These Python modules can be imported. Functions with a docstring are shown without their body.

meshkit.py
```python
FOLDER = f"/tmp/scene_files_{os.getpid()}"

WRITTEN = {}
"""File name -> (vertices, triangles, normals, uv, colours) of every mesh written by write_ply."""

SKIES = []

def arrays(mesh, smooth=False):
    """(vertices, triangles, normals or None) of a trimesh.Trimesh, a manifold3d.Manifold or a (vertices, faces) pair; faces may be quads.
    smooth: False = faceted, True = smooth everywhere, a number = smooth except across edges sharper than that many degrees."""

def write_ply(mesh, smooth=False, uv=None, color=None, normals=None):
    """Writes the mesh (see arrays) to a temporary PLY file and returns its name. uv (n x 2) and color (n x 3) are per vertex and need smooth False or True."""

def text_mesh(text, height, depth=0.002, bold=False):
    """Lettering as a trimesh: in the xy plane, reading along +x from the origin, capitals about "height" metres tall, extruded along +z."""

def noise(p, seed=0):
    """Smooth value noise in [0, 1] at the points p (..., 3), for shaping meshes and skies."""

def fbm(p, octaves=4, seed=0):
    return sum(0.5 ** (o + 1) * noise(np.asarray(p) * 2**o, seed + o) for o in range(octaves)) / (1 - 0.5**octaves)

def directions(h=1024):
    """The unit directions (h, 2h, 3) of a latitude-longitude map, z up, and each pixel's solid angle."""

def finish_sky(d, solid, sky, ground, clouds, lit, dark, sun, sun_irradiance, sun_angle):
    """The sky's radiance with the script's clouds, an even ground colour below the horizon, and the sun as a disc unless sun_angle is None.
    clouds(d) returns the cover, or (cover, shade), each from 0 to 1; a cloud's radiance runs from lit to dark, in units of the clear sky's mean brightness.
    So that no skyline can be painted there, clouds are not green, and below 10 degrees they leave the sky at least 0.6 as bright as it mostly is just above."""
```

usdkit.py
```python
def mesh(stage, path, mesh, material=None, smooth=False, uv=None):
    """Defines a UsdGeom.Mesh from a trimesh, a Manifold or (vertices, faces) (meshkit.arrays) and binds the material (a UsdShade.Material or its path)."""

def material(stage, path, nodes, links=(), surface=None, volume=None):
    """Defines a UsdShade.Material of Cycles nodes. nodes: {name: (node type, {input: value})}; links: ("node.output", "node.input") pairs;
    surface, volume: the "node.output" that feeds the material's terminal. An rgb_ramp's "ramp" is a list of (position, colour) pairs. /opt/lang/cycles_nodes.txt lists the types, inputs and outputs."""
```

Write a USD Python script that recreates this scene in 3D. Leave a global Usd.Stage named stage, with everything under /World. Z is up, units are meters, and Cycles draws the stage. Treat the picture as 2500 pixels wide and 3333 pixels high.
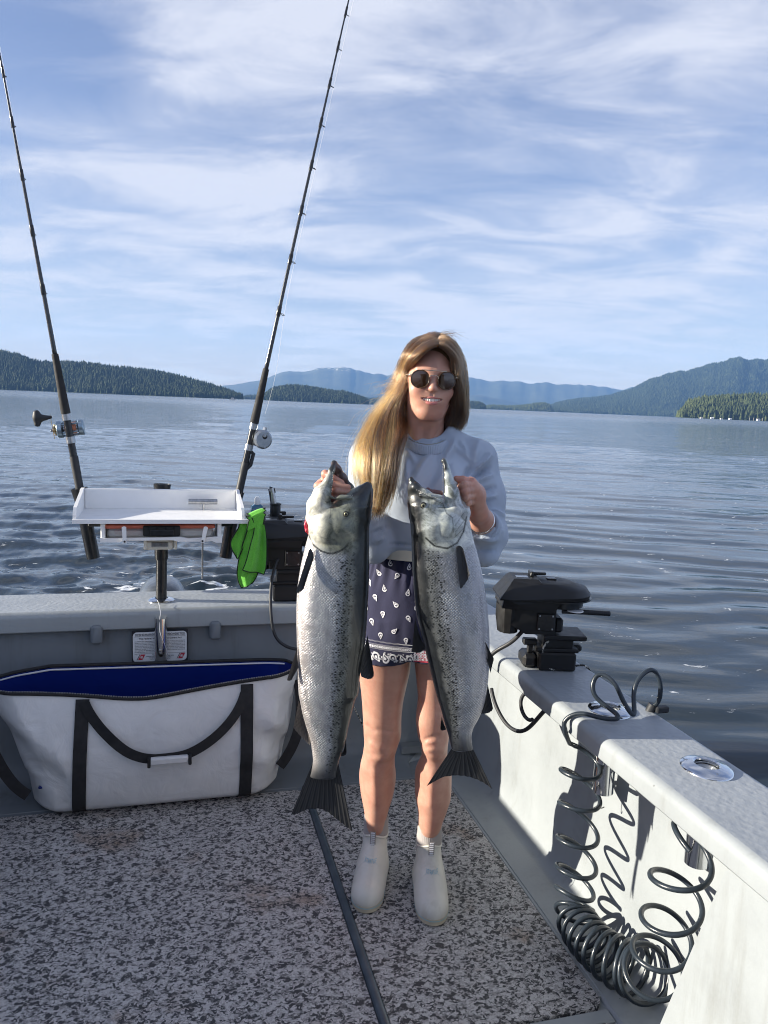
import math, random
import numpy as np
import trimesh
import usdkit, meshkit
from shapely.geometry import Polygon, LineString, Point
from pxr import Usd, UsdGeom, UsdLux, UsdShade, Gf, Sdf, Vt

# ---------------------------------------------------------------- camera, sky, sun, exposure
stage = Usd.Stage.CreateInMemory()
UsdGeom.SetStageUpAxis(stage, UsdGeom.Tokens.z)
UsdGeom.SetStageMetersPerUnit(stage, 1.0)
UsdGeom.Xform.Define(stage, '/World')
UsdGeom.Scope.Define(stage, '/World/Looks')

CAM_H, PITCH, ROLL, FPX = 1.52, math.radians(-7.93), math.radians(2.35), 2503.0
_f = np.array([0, math.cos(PITCH), math.sin(PITCH)])
_r0 = np.array([1.0, 0, 0]); _u0 = np.cross(_r0, _f)
CR = math.cos(ROLL) * _r0 + math.sin(ROLL) * _u0
CU = -math.sin(ROLL) * _r0 + math.cos(ROLL) * _u0
EYE = np.array([0, 0, CAM_H])
cam = UsdGeom.Camera.Define(stage, '/World/camera')
cam.AddTransformOp().Set(Gf.Matrix4d(*CR, 0, *CU, 0, *(-_f), 0, *EYE, 1))
cam.CreateHorizontalApertureAttr(36.0)
cam.CreateVerticalApertureAttr(48.0)
cam.CreateFocalLengthAttr(36.0 * FPX / 2500)
cam.CreateClippingRangeAttr(Gf.Vec2f(0.05, 60000))
cam.CreateExposureAttr(1.55)

SUN_EL, SUN_DIR2 = math.radians(15.3), np.array([-1.0, -0.10])
SUN_DIR2 = SUN_DIR2 / np.linalg.norm(SUN_DIR2)
TO_SUN = np.array([SUN_DIR2[0] * math.cos(SUN_EL), SUN_DIR2[1] * math.cos(SUN_EL), math.sin(SUN_EL)])
sun = UsdLux.DistantLight.Define(stage, '/World/sun')
_x = np.cross([0, 0, 1.0], TO_SUN); _x /= np.linalg.norm(_x); _y = np.cross(TO_SUN, _x)
sun.AddTransformOp().Set(Gf.Matrix4d(*_x, 0, *_y, 0, *TO_SUN, 0, 0, 0, 0, 1))
sun.CreateIntensityAttr(1.08)
sun.CreateNormalizeAttr(True)
sun.CreateAngleAttr(0.5)
sun.CreateColorAttr(Gf.Vec3f(1.0, 0.965, 0.915))

SKY_STRENGTH = 0.055
CLOUD = (4.85, 5.05, 5.75)
cov = [(0.0, (0, 0, 0)), (0.40, (0.08, 0.08, 0.08)), (0.49, (0.26, 0.26, 0.26)), (0.555, (0.42, 0.42, 0.42)), (0.61, (0.70, 0.70, 0.70)), (0.68, (0.97, 0.97, 0.97)), (1.0, (1, 1, 1))]
sky_nodes = {
    'sky': ('sky_texture', {'sky_type': 'single_scattering', 'sun_disc': False, 'sun_elevation': SUN_EL,
                            'sun_rotation': math.atan2(TO_SUN[0], TO_SUN[1]), 'altitude': 0.0, 'air_density': 1.0, 'aerosol_density': 0.6, 'ozone_density': 2.0}),
    'tc': ('texture_coordinate', {}),
    'sep': ('separate_xyz', {}),
    'zc': ('math', {'math_type': 'maximum', 'value2': 0.0}),
    'den': ('math', {'math_type': 'add', 'value2': 0.14}),
    'px': ('math', {'math_type': 'divide'}), 'py': ('math', {'math_type': 'divide'}),
    'p': ('combine_xyz', {'z': 0.0}),
    'm1': ('mapping', {'rotation': (0, 0, 0.5), 'scale': (0.75, 1.25, 1.0), 'location': (3.1, 1.7, 0)}),
    'n1': ('noise_texture', {'scale': 2.6, 'detail': 9, 'roughness': 0.58, 'distortion': 0.5}),
    'm2': ('mapping', {'rotation': (0, 0, 0.15), 'scale': (0.28, 1.0, 1.0), 'location': (0.4, 9.3, 0)}),
    'n2': ('noise_texture', {'scale': 0.9, 'detail': 3, 'roughness': 0.5, 'distortion': 0.3}),
    'mixn': ('mix_float', {'fac': 0.30}),
}
sky_links = [('tc.generated', 'sep.vector'), ('sep.z', 'zc.value1'), ('zc.value', 'den.value1'), ('sep.x', 'px.value1'), ('den.value', 'px.value2'),
             ('sep.y', 'py.value1'), ('den.value', 'py.value2'), ('px.value', 'p.x'), ('py.value', 'p.y'),
             ('p.vector', 'm1.vector'), ('m1.vector', 'n1.vector'), ('p.vector', 'm2.vector'), ('m2.vector', 'n2.vector'),
             ('n1.fac', 'mixn.a'), ('n2.fac', 'mixn.b')]
# a few denser banks of cirrus: (bearing degrees, elevation degrees, spread, weight)
last = 'mixn.result'
BANKS = [(-13.0, 23.5, 0.22, 0.20), (-8, 21, 0.20, 0.12), (-2.0, 25.0, 0.20, 0.12), (-18.5, 15.0, 0.24, 0.14), (-11.0, 13.5, 0.25, 0.12), (-24, 19.5, 0.2, -0.08), (6.0, 17.0, 0.30, -0.05), (-23, 27.0, 0.3, -0.12), (14, 23, .5, 0.05), (-20, 8.5, 0.8, 0.08), (5, 9.0, 1.2, 0.08), (20, 13.0, 0.5, 0.05), (8, 6.8, .6, .10), (1, 11.5, 0.35, -0.05)]
for i, (az, el, rad, w) in enumerate(BANKS):
    a, e = math.radians(az), math.radians(el)
    d = (math.sin(a) * math.cos(e), math.cos(a) * math.cos(e), math.sin(e)); q = d[2] + 0.14
    sky_nodes.update({f'd{i}': ('vector_math', {'math_type': 'distance', 'vector2': (d[0] / q, d[1] / q, 0)}),
                      f'r{i}': ('map_range', {'range_type': 'smoothstep', 'from_min': 0.0, 'from_max': rad * 1.7, 'to_min': w, 'to_max': 0.0, 'clamp': True}),
                      f'a{i}': ('math', {'math_type': 'add'})})
    sky_links += [('p.vector', f'd{i}.vector1'), (f'd{i}.value', f'r{i}.value'), (last, f'a{i}.value1'), (f'r{i}.result', f'a{i}.value2')]
    last = f'a{i}.value'
sky_nodes.update({'lowb': ('map_range', {'range_type': 'smoothstep', 'from_min': 0.02, 'from_max': 0.22, 'to_min': 0.07, 'to_max': 0.0, 'clamp': True}), 'lowa': ('math', {'math_type': 'add'})})
sky_links += [('sep.z', 'lowb.value'), (last, 'lowa.value1'), ('lowb.result', 'lowa.value2')]
last = 'lowa.value'
sky_nodes.update({'cr': ('rgb_ramp', {'ramp': cov}),
                  'hz': ('map_range', {'range_type': 'smoothstep', 'from_min': 0.0, 'from_max': 0.18, 'to_min': 0.5, 'to_max': 0.0, 'clamp': True}),
                  'mx': ('math', {'math_type': 'maximum'}),
                  'tint': ('mix', {'mix_type': 'multiply', 'fac': 1.0, 'color2': (1.03, 0.89, 1.03)}),
                  'mix': ('mix', {'mix_type': 'mix', 'color2': CLOUD}),
                  'bg': ('background_shader', {'strength': SKY_STRENGTH})})
sky_links += [(last, 'cr.fac'), ('sep.z', 'hz.value'), ('cr.color', 'mx.value1'), ('hz.result', 'mx.value2'), ('mx.value', 'mix.fac'),
              ('sky.color', 'tint.color1'), ('tint.color', 'mix.color1'), ('mix.color', 'bg.color')]
sky_mat = usdkit.material(stage, '/World/Looks/sky', sky_nodes, sky_links, surface='bg.background')
dome = UsdLux.DomeLight.Define(stage, '/World/sky')
UsdShade.MaterialBindingAPI.Apply(dome.GetPrim()).Bind(sky_mat)
dome.GetPrim().SetCustomDataByKey('kind', 'structure')

# ---------------------------------------------------------------- helpers
BOAT = math.radians(15.5)                       # the boat's long axis against the view
CB, SB = math.cos(BOAT), math.sin(BOAT)
def to_w(b):
    return np.array([b[0] * CB - b[1] * SB, b[0] * SB + b[1] * CB, b[2]])
def ray(px, py):
    return CR * (px - 1250) / FPX - CU * (py - 1666.5) / FPX + _f
def P(px, py, y):                               # the point at depth y seen at a place of the photograph
    d = ray(px, py)
    return EYE + d * y / d[1]
def az_of(px, py):
    d = ray(px, py)
    return d[0] / d[1], d[2] / d[1]

used = {}
def numbered(parent, name):
    key = parent + '/' + name
    n = used.get(key, 0); used[key] = n + 1
    return name if n == 0 else f'{name}_{n:03d}'
def keys(p, label=None, cat=None, group=None, kind=None):
    for k, v in (('label', label), ('category', cat), ('group', group), ('kind', kind)):
        if v: p.SetCustomDataByKey(k, v)
def thing(name, label, cat, loc=(0, 0, 0), rz=0.0, group=None, kind=None, m4=None):
    path = '/World/' + numbered('/World', name)
    x = UsdGeom.Xform.Define(stage, path)
    if m4 is not None:
        x.AddTransformOp().Set(m4)
    else:
        x.AddTranslateOp().Set(Gf.Vec3d(*map(float, loc)))
        if rz: x.AddRotateZOp().Set(math.degrees(rz))
    keys(x.GetPrim(), label, cat, group, kind)
    return path
def bthing(name, label, cat, base, **k):        # a thing standing in the boat: boat axes, origin at its base
    return thing(name, label, cat, to_w(base), BOAT, **k)
def part(parent, name, mesh, mat, smooth=30, label=None, uv=None, kind=None):
    path = parent + '/' + numbered(parent, name)
    m = usdkit.mesh(stage, path, mesh, L[mat], smooth=smooth, uv=uv)
    m.CreateDoubleSidedAttr(True)
    keys(m.GetPrim(), label=label, kind=kind)
    return path
def top(name, mesh, mat, smooth=30, label=None, cat=None, group=None, kind=None, uv=None):
    path = '/World/' + numbered('/World', name)
    m = usdkit.mesh(stage, path, mesh, L[mat], smooth=smooth, uv=uv)
    m.CreateDoubleSidedAttr(True)
    keys(m.GetPrim(), label, cat, group, kind)
    return path

cat_ = trimesh.util.concatenate
def TM(v, f):
    f = np.asarray(f)
    if f.shape[1] == 4: f = np.vstack([f[:, [0, 1, 2]], f[:, [0, 2, 3]]])
    return trimesh.Trimesh(np.asarray(v, float), f, process=False)
def rot(axis, deg):
    return trimesh.transformations.rotation_matrix(math.radians(deg), axis)
def moved(m, t=(0, 0, 0), r=None):
    m = m.copy()
    if r is not None: m.apply_transform(r)
    m.apply_translation(t)
    return m
def rbox(x0, x1, y0, y1, z0, z1, b=0.004):
    """a box with chamfered edges"""
    c = np.array([(x0 + x1) / 2, (y0 + y1) / 2, (z0 + z1) / 2]); s = np.array([abs(x1 - x0), abs(y1 - y0), abs(z1 - z0)]) / 2
    b = min(b, s.min() * 0.49)
    pts = []
    for sx in (-1, 1):
        for sy in (-1, 1):
            for sz in (-1, 1):
                for k in range(3):
                    q = s - b; q[k] = s[k]
                    pts.append(c + q * (sx, sy, sz))
    return trimesh.convex.convex_hull(np.array(pts))
def hull(pts):
    return trimesh.convex.convex_hull(np.asarray(pts, float))
def frames(P_):
    P_ = np.asarray(P_, float)
    T = np.gradient(P_, axis=0); T /= np.linalg.norm(T, axis=1)[:, None] + 1e-12
    n = np.cross(T[0], [0.31, 0.2, 0.93]); n /= np.linalg.norm(n)
    N = []
    for t in T:
        n = n - t * (n @ t); n /= np.linalg.norm(n) + 1e-12; N.append(n)
    N = np.array(N)
    return T, N, np.cross(T, N)
def tube(path, r, n=10, cap=True):
    path = np.asarray(path, float); r = np.broadcast_to(np.asarray(r, float), (len(path),))
    T, N, B = frames(path)
    a = np.linspace(0, 2 * np.pi, n, endpoint=False)
    v = (path[:, None] + r[:, None, None] * (np.cos(a)[None, :, None] * N[:, None] + np.sin(a)[None, :, None] * B[:, None])).reshape(-1, 3)
    f = []
    m = len(path)
    i = np.arange(m - 1)[:, None] * n; j = np.arange(n)[None]; k = (j + 1) % n
    f = np.stack([i + j, i + k, i + n + k, i + n + j], -1).reshape(-1, 4)
    t = TM(v, f)
    if cap:
        c0, c1 = len(v), len(v) + 1
        v = np.vstack([v, path[0], path[-1]])
        e = [(c0, (q + 1) % n, q) for q in range(n)] + [(c1, (m - 1) * n + q, (m - 1) * n + (q + 1) % n) for q in range(n)]
        t = TM(v, np.vstack([t.faces, e]))
    return t
def spline(pts, n=40):
    from scipy.interpolate import CubicSpline
    pts = np.asarray(pts, float)
    s = np.r_[0, np.cumsum(np.linalg.norm(np.diff(pts[:, :3], axis=0), axis=1))]
    return CubicSpline(s, pts)(np.linspace(0, s[-1], n))
def lathe(prof, n=24, m=None):
    """profile of (r, z)"""
    prof = np.asarray(prof, float); a = np.linspace(0, 2 * np.pi, n, endpoint=False)
    v = np.stack([prof[:, 0, None] * np.cos(a), prof[:, 0, None] * np.sin(a), np.repeat(prof[:, 1, None], n, 1)], -1).reshape(-1, 3)
    k = len(prof); i = np.arange(k - 1)[:, None] * n; j = np.arange(n)[None]; q = (j + 1) % n
    t = TM(v, np.stack([i + j, i + q, i + n + q, i + n + j], -1).reshape(-1, 4))
    if m is not None: t.apply_transform(m)
    return t
def extr(poly, h, t=(0, 0, 0), r=None):
    if not isinstance(poly, Polygon) and not hasattr(poly, 'geoms'): poly = Polygon(poly)
    ms = [trimesh.creation.extrude_polygon(g, h, engine='earcut') for g in getattr(poly, 'geoms', [poly])]
    return moved(cat_(ms), t, r)
def grid_mesh(V):
    """V: (a, b, 3) array of points"""
    a, b = V.shape[:2]
    i = np.arange(a - 1)[:, None] * b; j = np.arange(b - 1)[None]
    return TM(V.reshape(-1, 3), np.stack([i + j, i + j + 1, i + b + j + 1, i + b + j], -1).reshape(-1, 4))
def sm(a, b, x):
    t = np.clip((x - a) / (b - a), 0, 1); return t * t * (3 - 2 * t)

# signed distance fields on a grid, meshed with surface nets
class Field:
    def __init__(s, lo, hi, h):
        s.h = h; s.lo = np.asarray(lo, float)
        s.n = np.ceil((np.asarray(hi, float) - s.lo) / h).astype(int) + 1
        s.F = np.full(s.n, 1.0, np.float32)
    def sub(s, lo, hi):
        a = np.maximum(0, np.floor((np.asarray(lo) - s.lo) / s.h).astype(int)); b = np.minimum(s.n, np.ceil((np.asarray(hi) - s.lo) / s.h).astype(int) + 1)
        if (b <= a).any(): return None
        g = np.meshgrid(*[s.lo[k] + s.h * np.arange(a[k], b[k]) for k in range(3)], indexing='ij')
        return tuple(slice(a[k], b[k]) for k in range(3)), np.stack(g, -1)
    def put(s, fn, lo, hi, k=0.0, cut=False, pad=0.03):
        pad = max(pad, 1.1 * k); r = s.sub(np.asarray(lo) - pad, np.asarray(hi) + pad)
        if r is None: return
        sl, p = r; d = fn(p); F = s.F[sl]
        if cut: d = -d
        if k > 0:
            h = np.maximum(k - np.abs(F - d), 0) / k
            q = h * h * k * 0.25
            s.F[sl] = np.maximum(F, d) + q if cut else np.minimum(F, d) - q
        else:
            s.F[sl] = np.maximum(F, d) if cut else np.minimum(F, d)
    def cap(s, a, b, ra, rb=None, k=0.01, cut=False):
        a = np.asarray(a, float); b = np.asarray(b, float); rb = ra if rb is None else rb
        ab = b - a; L2 = ab @ ab + 1e-12
        def fn(p):
            t = np.clip(((p - a) @ ab) / L2, 0, 1)
            return np.linalg.norm(p - a - t[..., None] * ab, axis=-1) - (ra + (rb - ra) * t)
        r = max(ra, rb)
        s.put(fn, np.minimum(a, b) - r, np.maximum(a, b) + r, k, cut)
    def chain(s, pts, k=0.01):
        for (a, ra), (b, rb) in zip(pts[:-1], pts[1:]): s.cap(a, b, ra, rb, k)
    def ell(s, c, r, k=0.01, R=None, cut=False):
        c = np.asarray(c, float); r = np.asarray(r, float)
        M = np.eye(3) if R is None else R[:3, :3]
        def fn(p):
            q = (p - c) @ M
            k0 = np.linalg.norm(q / r, axis=-1); k1 = np.linalg.norm(q / (r * r), axis=-1) + 1e-9
            return k0 * (k0 - 1) / k1
        e = np.full(3, r.max()) if R is not None else r
        s.put(fn, c - e, c + e, k, cut)
    def loft(s, rows, k=0.01, p=2.0, axis=2, pad=0.03):
        """rows of (z, cx, cy, rx, ry): an upright tube of elliptical sections"""
        rows = np.asarray(sorted(rows), float)
        from scipy.interpolate import PchipInterpolator
        fi = PchipInterpolator(rows[:, 0], rows[:, 1:])
        z0, z1 = rows[0, 0], rows[-1, 0]
        lo = (rows[:, 1] - rows[:, 3]).min(), (rows[:, 2] - rows[:, 4]).min(), z0
        hi = (rows[:, 1] + rows[:, 3]).max(), (rows[:, 2] + rows[:, 4]).max(), z1
        def fn(q):
            z = q[..., 2]; zz = np.clip(z[0, 0], z0, z1); v = fi(zz)
            a, b = v[:, 2], v[:, 3]; x = np.abs(q[..., 0] - v[:, 0]) / a; y = np.abs(q[..., 1] - v[:, 1]) / b
            d = ((x ** p + y ** p) ** (1 / p) - 1) * np.minimum(a, b)
            return np.maximum(d, np.abs(z - (z0 + z1) / 2) - (z1 - z0) / 2)
        s.put(fn, lo, hi, k, pad=pad)
    def mesh(s, smooth=0):
        F = s.F; n = F.shape; ins = F < 0
        c = ins[:-1, :-1, :-1].astype(np.int8)
        cnt = sum(ins[i:n[0] - 1 + i, j:n[1] - 1 + j, k:n[2] - 1 + k].astype(np.int8) for i in (0, 1) for j in (0, 1) for k in (0, 1))
        act = np.argwhere((cnt > 0) & (cnt < 8)); idx = np.full(cnt.shape, -1, np.int64); idx[tuple(act.T)] = np.arange(len(act))
        acc = np.zeros((len(act), 3)); num = np.zeros(len(act))
        for ax in range(3):
            o = [q for q in range(3) if q != ax]
            for i in (0, 1):
                for j in (0, 1):
                    a = act.copy(); a[:, o[0]] += i; a[:, o[1]] += j; b = a.copy(); b[:, ax] += 1
                    fa, fb = F[tuple(a.T)], F[tuple(b.T)]; x = (fa < 0) != (fb < 0)
                    t = np.where(x, fa / np.where(x, fa - fb, 1), 0)
                    q = a.astype(float); q[:, ax] += t
                    acc += np.where(x[:, None], q, 0); num += x
        v = s.lo + s.h * acc / num[:, None]
        quads = []
        for ax in range(3):
            o = [(1, 2), (2, 0), (0, 1)][ax]
            a = np.take(ins, range(n[ax] - 1), ax); b = np.take(ins, range(1, n[ax]), ax)
            e = np.argwhere(a != b); e = e[(e[:, o[0]] > 0) & (e[:, o[1]] > 0) & (e[:, o[0]] < n[o[0]] - 1) & (e[:, o[1]] < n[o[1]] - 1)]
            fl = ins[tuple(e.T)]
            def g(di, dj):
                w = e.copy(); w[:, o[0]] -= di; w[:, o[1]] -= dj; return idx[tuple(w.T)]
            q = np.stack([g(1, 1), g(0, 1), g(0, 0), g(1, 0)], 1)
            q = np.where(fl[:, None], q, q[:, ::-1]); quads.append(q)
        q = np.vstack(quads); q = q[(q >= 0).all(1)]
        m = TM(v, q)
        if smooth:
            from scipy.sparse import coo_matrix
            e = np.vstack([q[:, [0, 1]], q[:, [1, 2]], q[:, [2, 3]], q[:, [3, 0]]]); e = np.unique(np.sort(e, 1), axis=0); nv = len(v)
            W = coo_matrix((np.ones(2 * len(e)), (np.r_[e[:, 0], e[:, 1]], np.r_[e[:, 1], e[:, 0]])), (nv, nv)).tocsr()
            dg = np.maximum(np.asarray(W.sum(1)), 1); x = v.copy()
            for it in range(smooth):
                x = x + 0.5 * (W @ x / dg - x); x = x - 0.52 * (W @ x / dg - x)
            m = TM(x, q)
        return m

# ---------------------------------------------------------------- materials
L = {}
def mat(name, nodes, links, surface='p.BSDF', volume=None):
    L[name] = usdkit.material(stage, '/World/Looks/' + name, nodes, links, surface=surface, volume=volume)
def plain(name, col, rough=0.5, metal=0.0, var=0.12, scale=30.0, bump=0.0, bscale=200.0, coat=0.0, spec=None, sss=0.0, coord='object', detail=4):
    """a principled surface whose tone and gloss wander a little, with optional fine relief"""
    c = np.asarray(col, float)
    n = {'tc': ('texture_coordinate', {}), 'n': ('noise_texture', {'scale': scale, 'detail': detail, 'roughness': 0.6}),
         'r': ('rgb_ramp', {'ramp': [(0.3, tuple(c * (1 - var))), (0.7, tuple(np.minimum(c * (1 + var), 1)))]}),
         'rr': ('map_range', {'from_min': 0.3, 'from_max': 0.7, 'to_min': max(rough * 0.85, 0.02), 'to_max': min(rough * 1.2, 1)}),
         'p': ('principled_bsdf', {'metallic': metal, 'coat_weight': coat})}
    l = [(f'tc.{coord}', 'n.vector'), ('n.fac', 'r.fac'), ('r.color', 'p.base_color'), ('n.fac', 'rr.value'), ('rr.result', 'p.roughness')]
    if sss: n['p'][1].update({'subsurface_weight': sss, 'subsurface_scale': 0.006})
    if bump:
        n.update({'bn': ('noise_texture', {'scale': bscale, 'detail': 3}), 'b': ('bump', {'strength': bump, 'distance': 0.002})})
        l += [(f'tc.{coord}', 'bn.vector'), ('bn.fac', 'b.height'), ('b.normal', 'p.normal')]
    mat(name, n, l)
def worn_paint(name, c, rough):
    c = np.array(c)
    mat(name, {'tc': ('texture_coordinate', {}), 'n': ('noise_texture', {'scale': 5, 'detail': 6, 'roughness': 0.65}), 'r': ('rgb_ramp', {'ramp': [(0.3, tuple(c * 0.92)), (0.7, tuple(c * 1.05))]}),
        'mp': ('mapping', {'scale': (14.0, 14.0, 1.6)}), 's': ('noise_texture', {'scale': 1.0, 'detail': 5, 'roughness': 0.7}), 'sr': ('rgb_ramp', {'ramp': [(0.55, (1, 1, 1)), (0.78, (0.80, 0.78, 0.74))]}), 'm1': ('mix', {'mix_type': 'multiply', 'fac': 1.0}),
        'v': ('voronoi_texture', {'scale': 26, 'feature': 'f1'}), 'vn': ('noise_texture', {'scale': 90, 'detail': 3}), 'va': ('mix_float', {'fac': 0.35}), 'cr': ('rgb_ramp', {'interpolate': False, 'ramp': [(0.0, (0.45, 0.44, 0.42)), (0.165, (1, 1, 1))]}), 'm2': ('mix', {'mix_type': 'multiply', 'fac': 0.8}),
        'rr': ('map_range', {'from_min': 0.3, 'from_max': 0.7, 'to_min': rough * 0.75, 'to_max': rough * 1.35}), 'bn': ('noise_texture', {'scale': 150, 'detail': 3}), 'b': ('bump', {'strength': 0.14, 'distance': 0.002}), 'p': ('principled_bsdf', {})},
        [('tc.object', 'n.vector'), ('n.fac', 'r.fac'), ('tc.object', 'mp.vector'), ('mp.vector', 's.vector'), ('s.fac', 'sr.fac'), ('r.color', 'm1.color1'), ('sr.color', 'm1.color2'), ('tc.object', 'v.vector'), ('tc.object', 'vn.vector'), ('v.distance', 'va.a'), ('vn.fac', 'va.b'), ('va.result', 'cr.fac'),
         ('m1.color', 'm2.color1'), ('cr.color', 'm2.color2'), ('m2.color', 'p.base_color'), ('n.fac', 'rr.value'), ('rr.result', 'p.roughness'), ('tc.object', 'bn.vector'), ('bn.fac', 'b.height'), ('b.normal', 'p.normal')])
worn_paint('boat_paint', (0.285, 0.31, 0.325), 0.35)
mat('nonskid_paint', {'tc': ('texture_coordinate', {}), 'n': ('noise_texture', {'scale': 70, 'detail': 2, 'roughness': 0.5}),
    'v': ('voronoi_texture', {'scale': 55, 'feature': 'smooth_f1', 'smoothness': 0.6}), 'n2': ('noise_texture', {'scale': 7, 'detail': 4}),
    'r': ('rgb_ramp', {'ramp': [(0.3, (0.27, 0.295, 0.32)), (0.7, (0.325, 0.35, 0.37))]}),
    'a': ('mix_float', {'fac': 0.5}), 'b': ('bump', {'strength': 0.55, 'distance': 0.004}),
    'p': ('principled_bsdf', {'roughness': 0.42})},
    [('tc.object', 'n.vector'), ('tc.object', 'v.vector'), ('tc.object', 'n2.vector'), ('n2.fac', 'r.fac'), ('n.fac', 'a.a'), ('v.distance', 'a.b'), ('a.result', 'b.height'), ('r.color', 'p.base_color'), ('b.normal', 'p.normal')])
worn_paint('boat_paint_shaded', (0.155, 0.175, 0.195), 0.4)  # hull paint darkened: the transom's shade is put into its colour
plain('shadow_gap', (0.06, 0.065, 0.07), 0.7)
plain('hull_outside', (0.45, 0.47, 0.49), 0.4)
# flecked vinyl deck covering: irregular flakes in four tones, with a fine weave and a few rusty stains
mat('deck_vinyl', {'tc': ('texture_coordinate', {}),
    'w': ('noise_texture', {'scale': 60, 'detail': 2}), 'wm': ('mix', {'mix_type': 'linear_light', 'fac': 0.016}),
    'mp': ('mapping', {'scale': (0.75, 1.25, 1.0)}),
    'v': ('voronoi_texture', {'scale': 128, 'feature': 'f1', 'randomness': 1.0}), 'sc': ('separate_color', {}),
    'n': ('noise_texture', {'scale': 62, 'detail': 3, 'roughness': 0.6}), 'ad': ('mix_float', {'fac': 0.55}),
    'r': ('rgb_ramp', {'interpolate': False, 'ramp': [(0.0, (0.035, 0.035, 0.038)), (0.39, (0.15, 0.148, 0.147)), (0.445, (0.33, 0.32, 0.314)), (0.52, (0.52, 0.506, 0.495)), (0.58, (0.28, 0.266, 0.26)), (0.64, (0.45, 0.438, 0.428))]}),
    'big': ('noise_texture', {'scale': 2.6, 'detail': 5, 'roughness': 0.65}), 'br': ('rgb_ramp', {'ramp': [(0.30, (0.82, 0.82, 0.83)), (0.45, (1, 1, 1)), (0.57, (1, 1, 1)), (0.70, (0.62, 0.47, 0.36))]}),
    'mul': ('mix', {'mix_type': 'multiply', 'fac': 1.0}),
    'wv': ('noise_texture', {'scale': 900, 'detail': 1}), 'b': ('bump', {'strength': 0.35, 'distance': 0.001}),
    'p': ('principled_bsdf', {'roughness': 0.55})},
    [('tc.object', 'w.vector'), ('tc.object', 'wm.color1'), ('w.color', 'wm.color2'), ('wm.color', 'mp.vector'), ('mp.vector', 'v.vector'), ('v.color', 'sc.color'), ('tc.object', 'n.vector'),
     ('sc.r', 'ad.a'), ('n.fac', 'ad.b'), ('ad.result', 'r.fac'), ('tc.object', 'big.vector'), ('big.fac', 'br.fac'), ('r.color', 'mul.color1'), ('br.color', 'mul.color2'), ('mul.color', 'p.base_color'),
     ('tc.object', 'wv.vector'), ('wv.fac', 'b.height'), ('b.normal', 'p.normal')])
plain('chrome', (0.72, 0.73, 0.74), 0.12, metal=1.0, var=0.03, scale=20)
plain('steel', (0.40, 0.41, 0.42), 0.28, metal=1.0, var=0.05, scale=40)
plain('black_plastic', (0.006, 0.0063, 0.007), 0.48, var=0.25, bump=0.15, bscale=500)
plain('black_rubber', (0.018, 0.02, 0.024), 0.55, var=0.2, bump=0.1, bscale=300)
plain('black_gloss', (0.013, 0.014, 0.016), 0.22, var=0.1)
plain('white_plastic', (0.80, 0.80, 0.79), 0.38, var=0.03, scale=14)
plain('cream_plastic', (0.72, 0.69, 0.60), 0.4, var=0.05)

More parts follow.
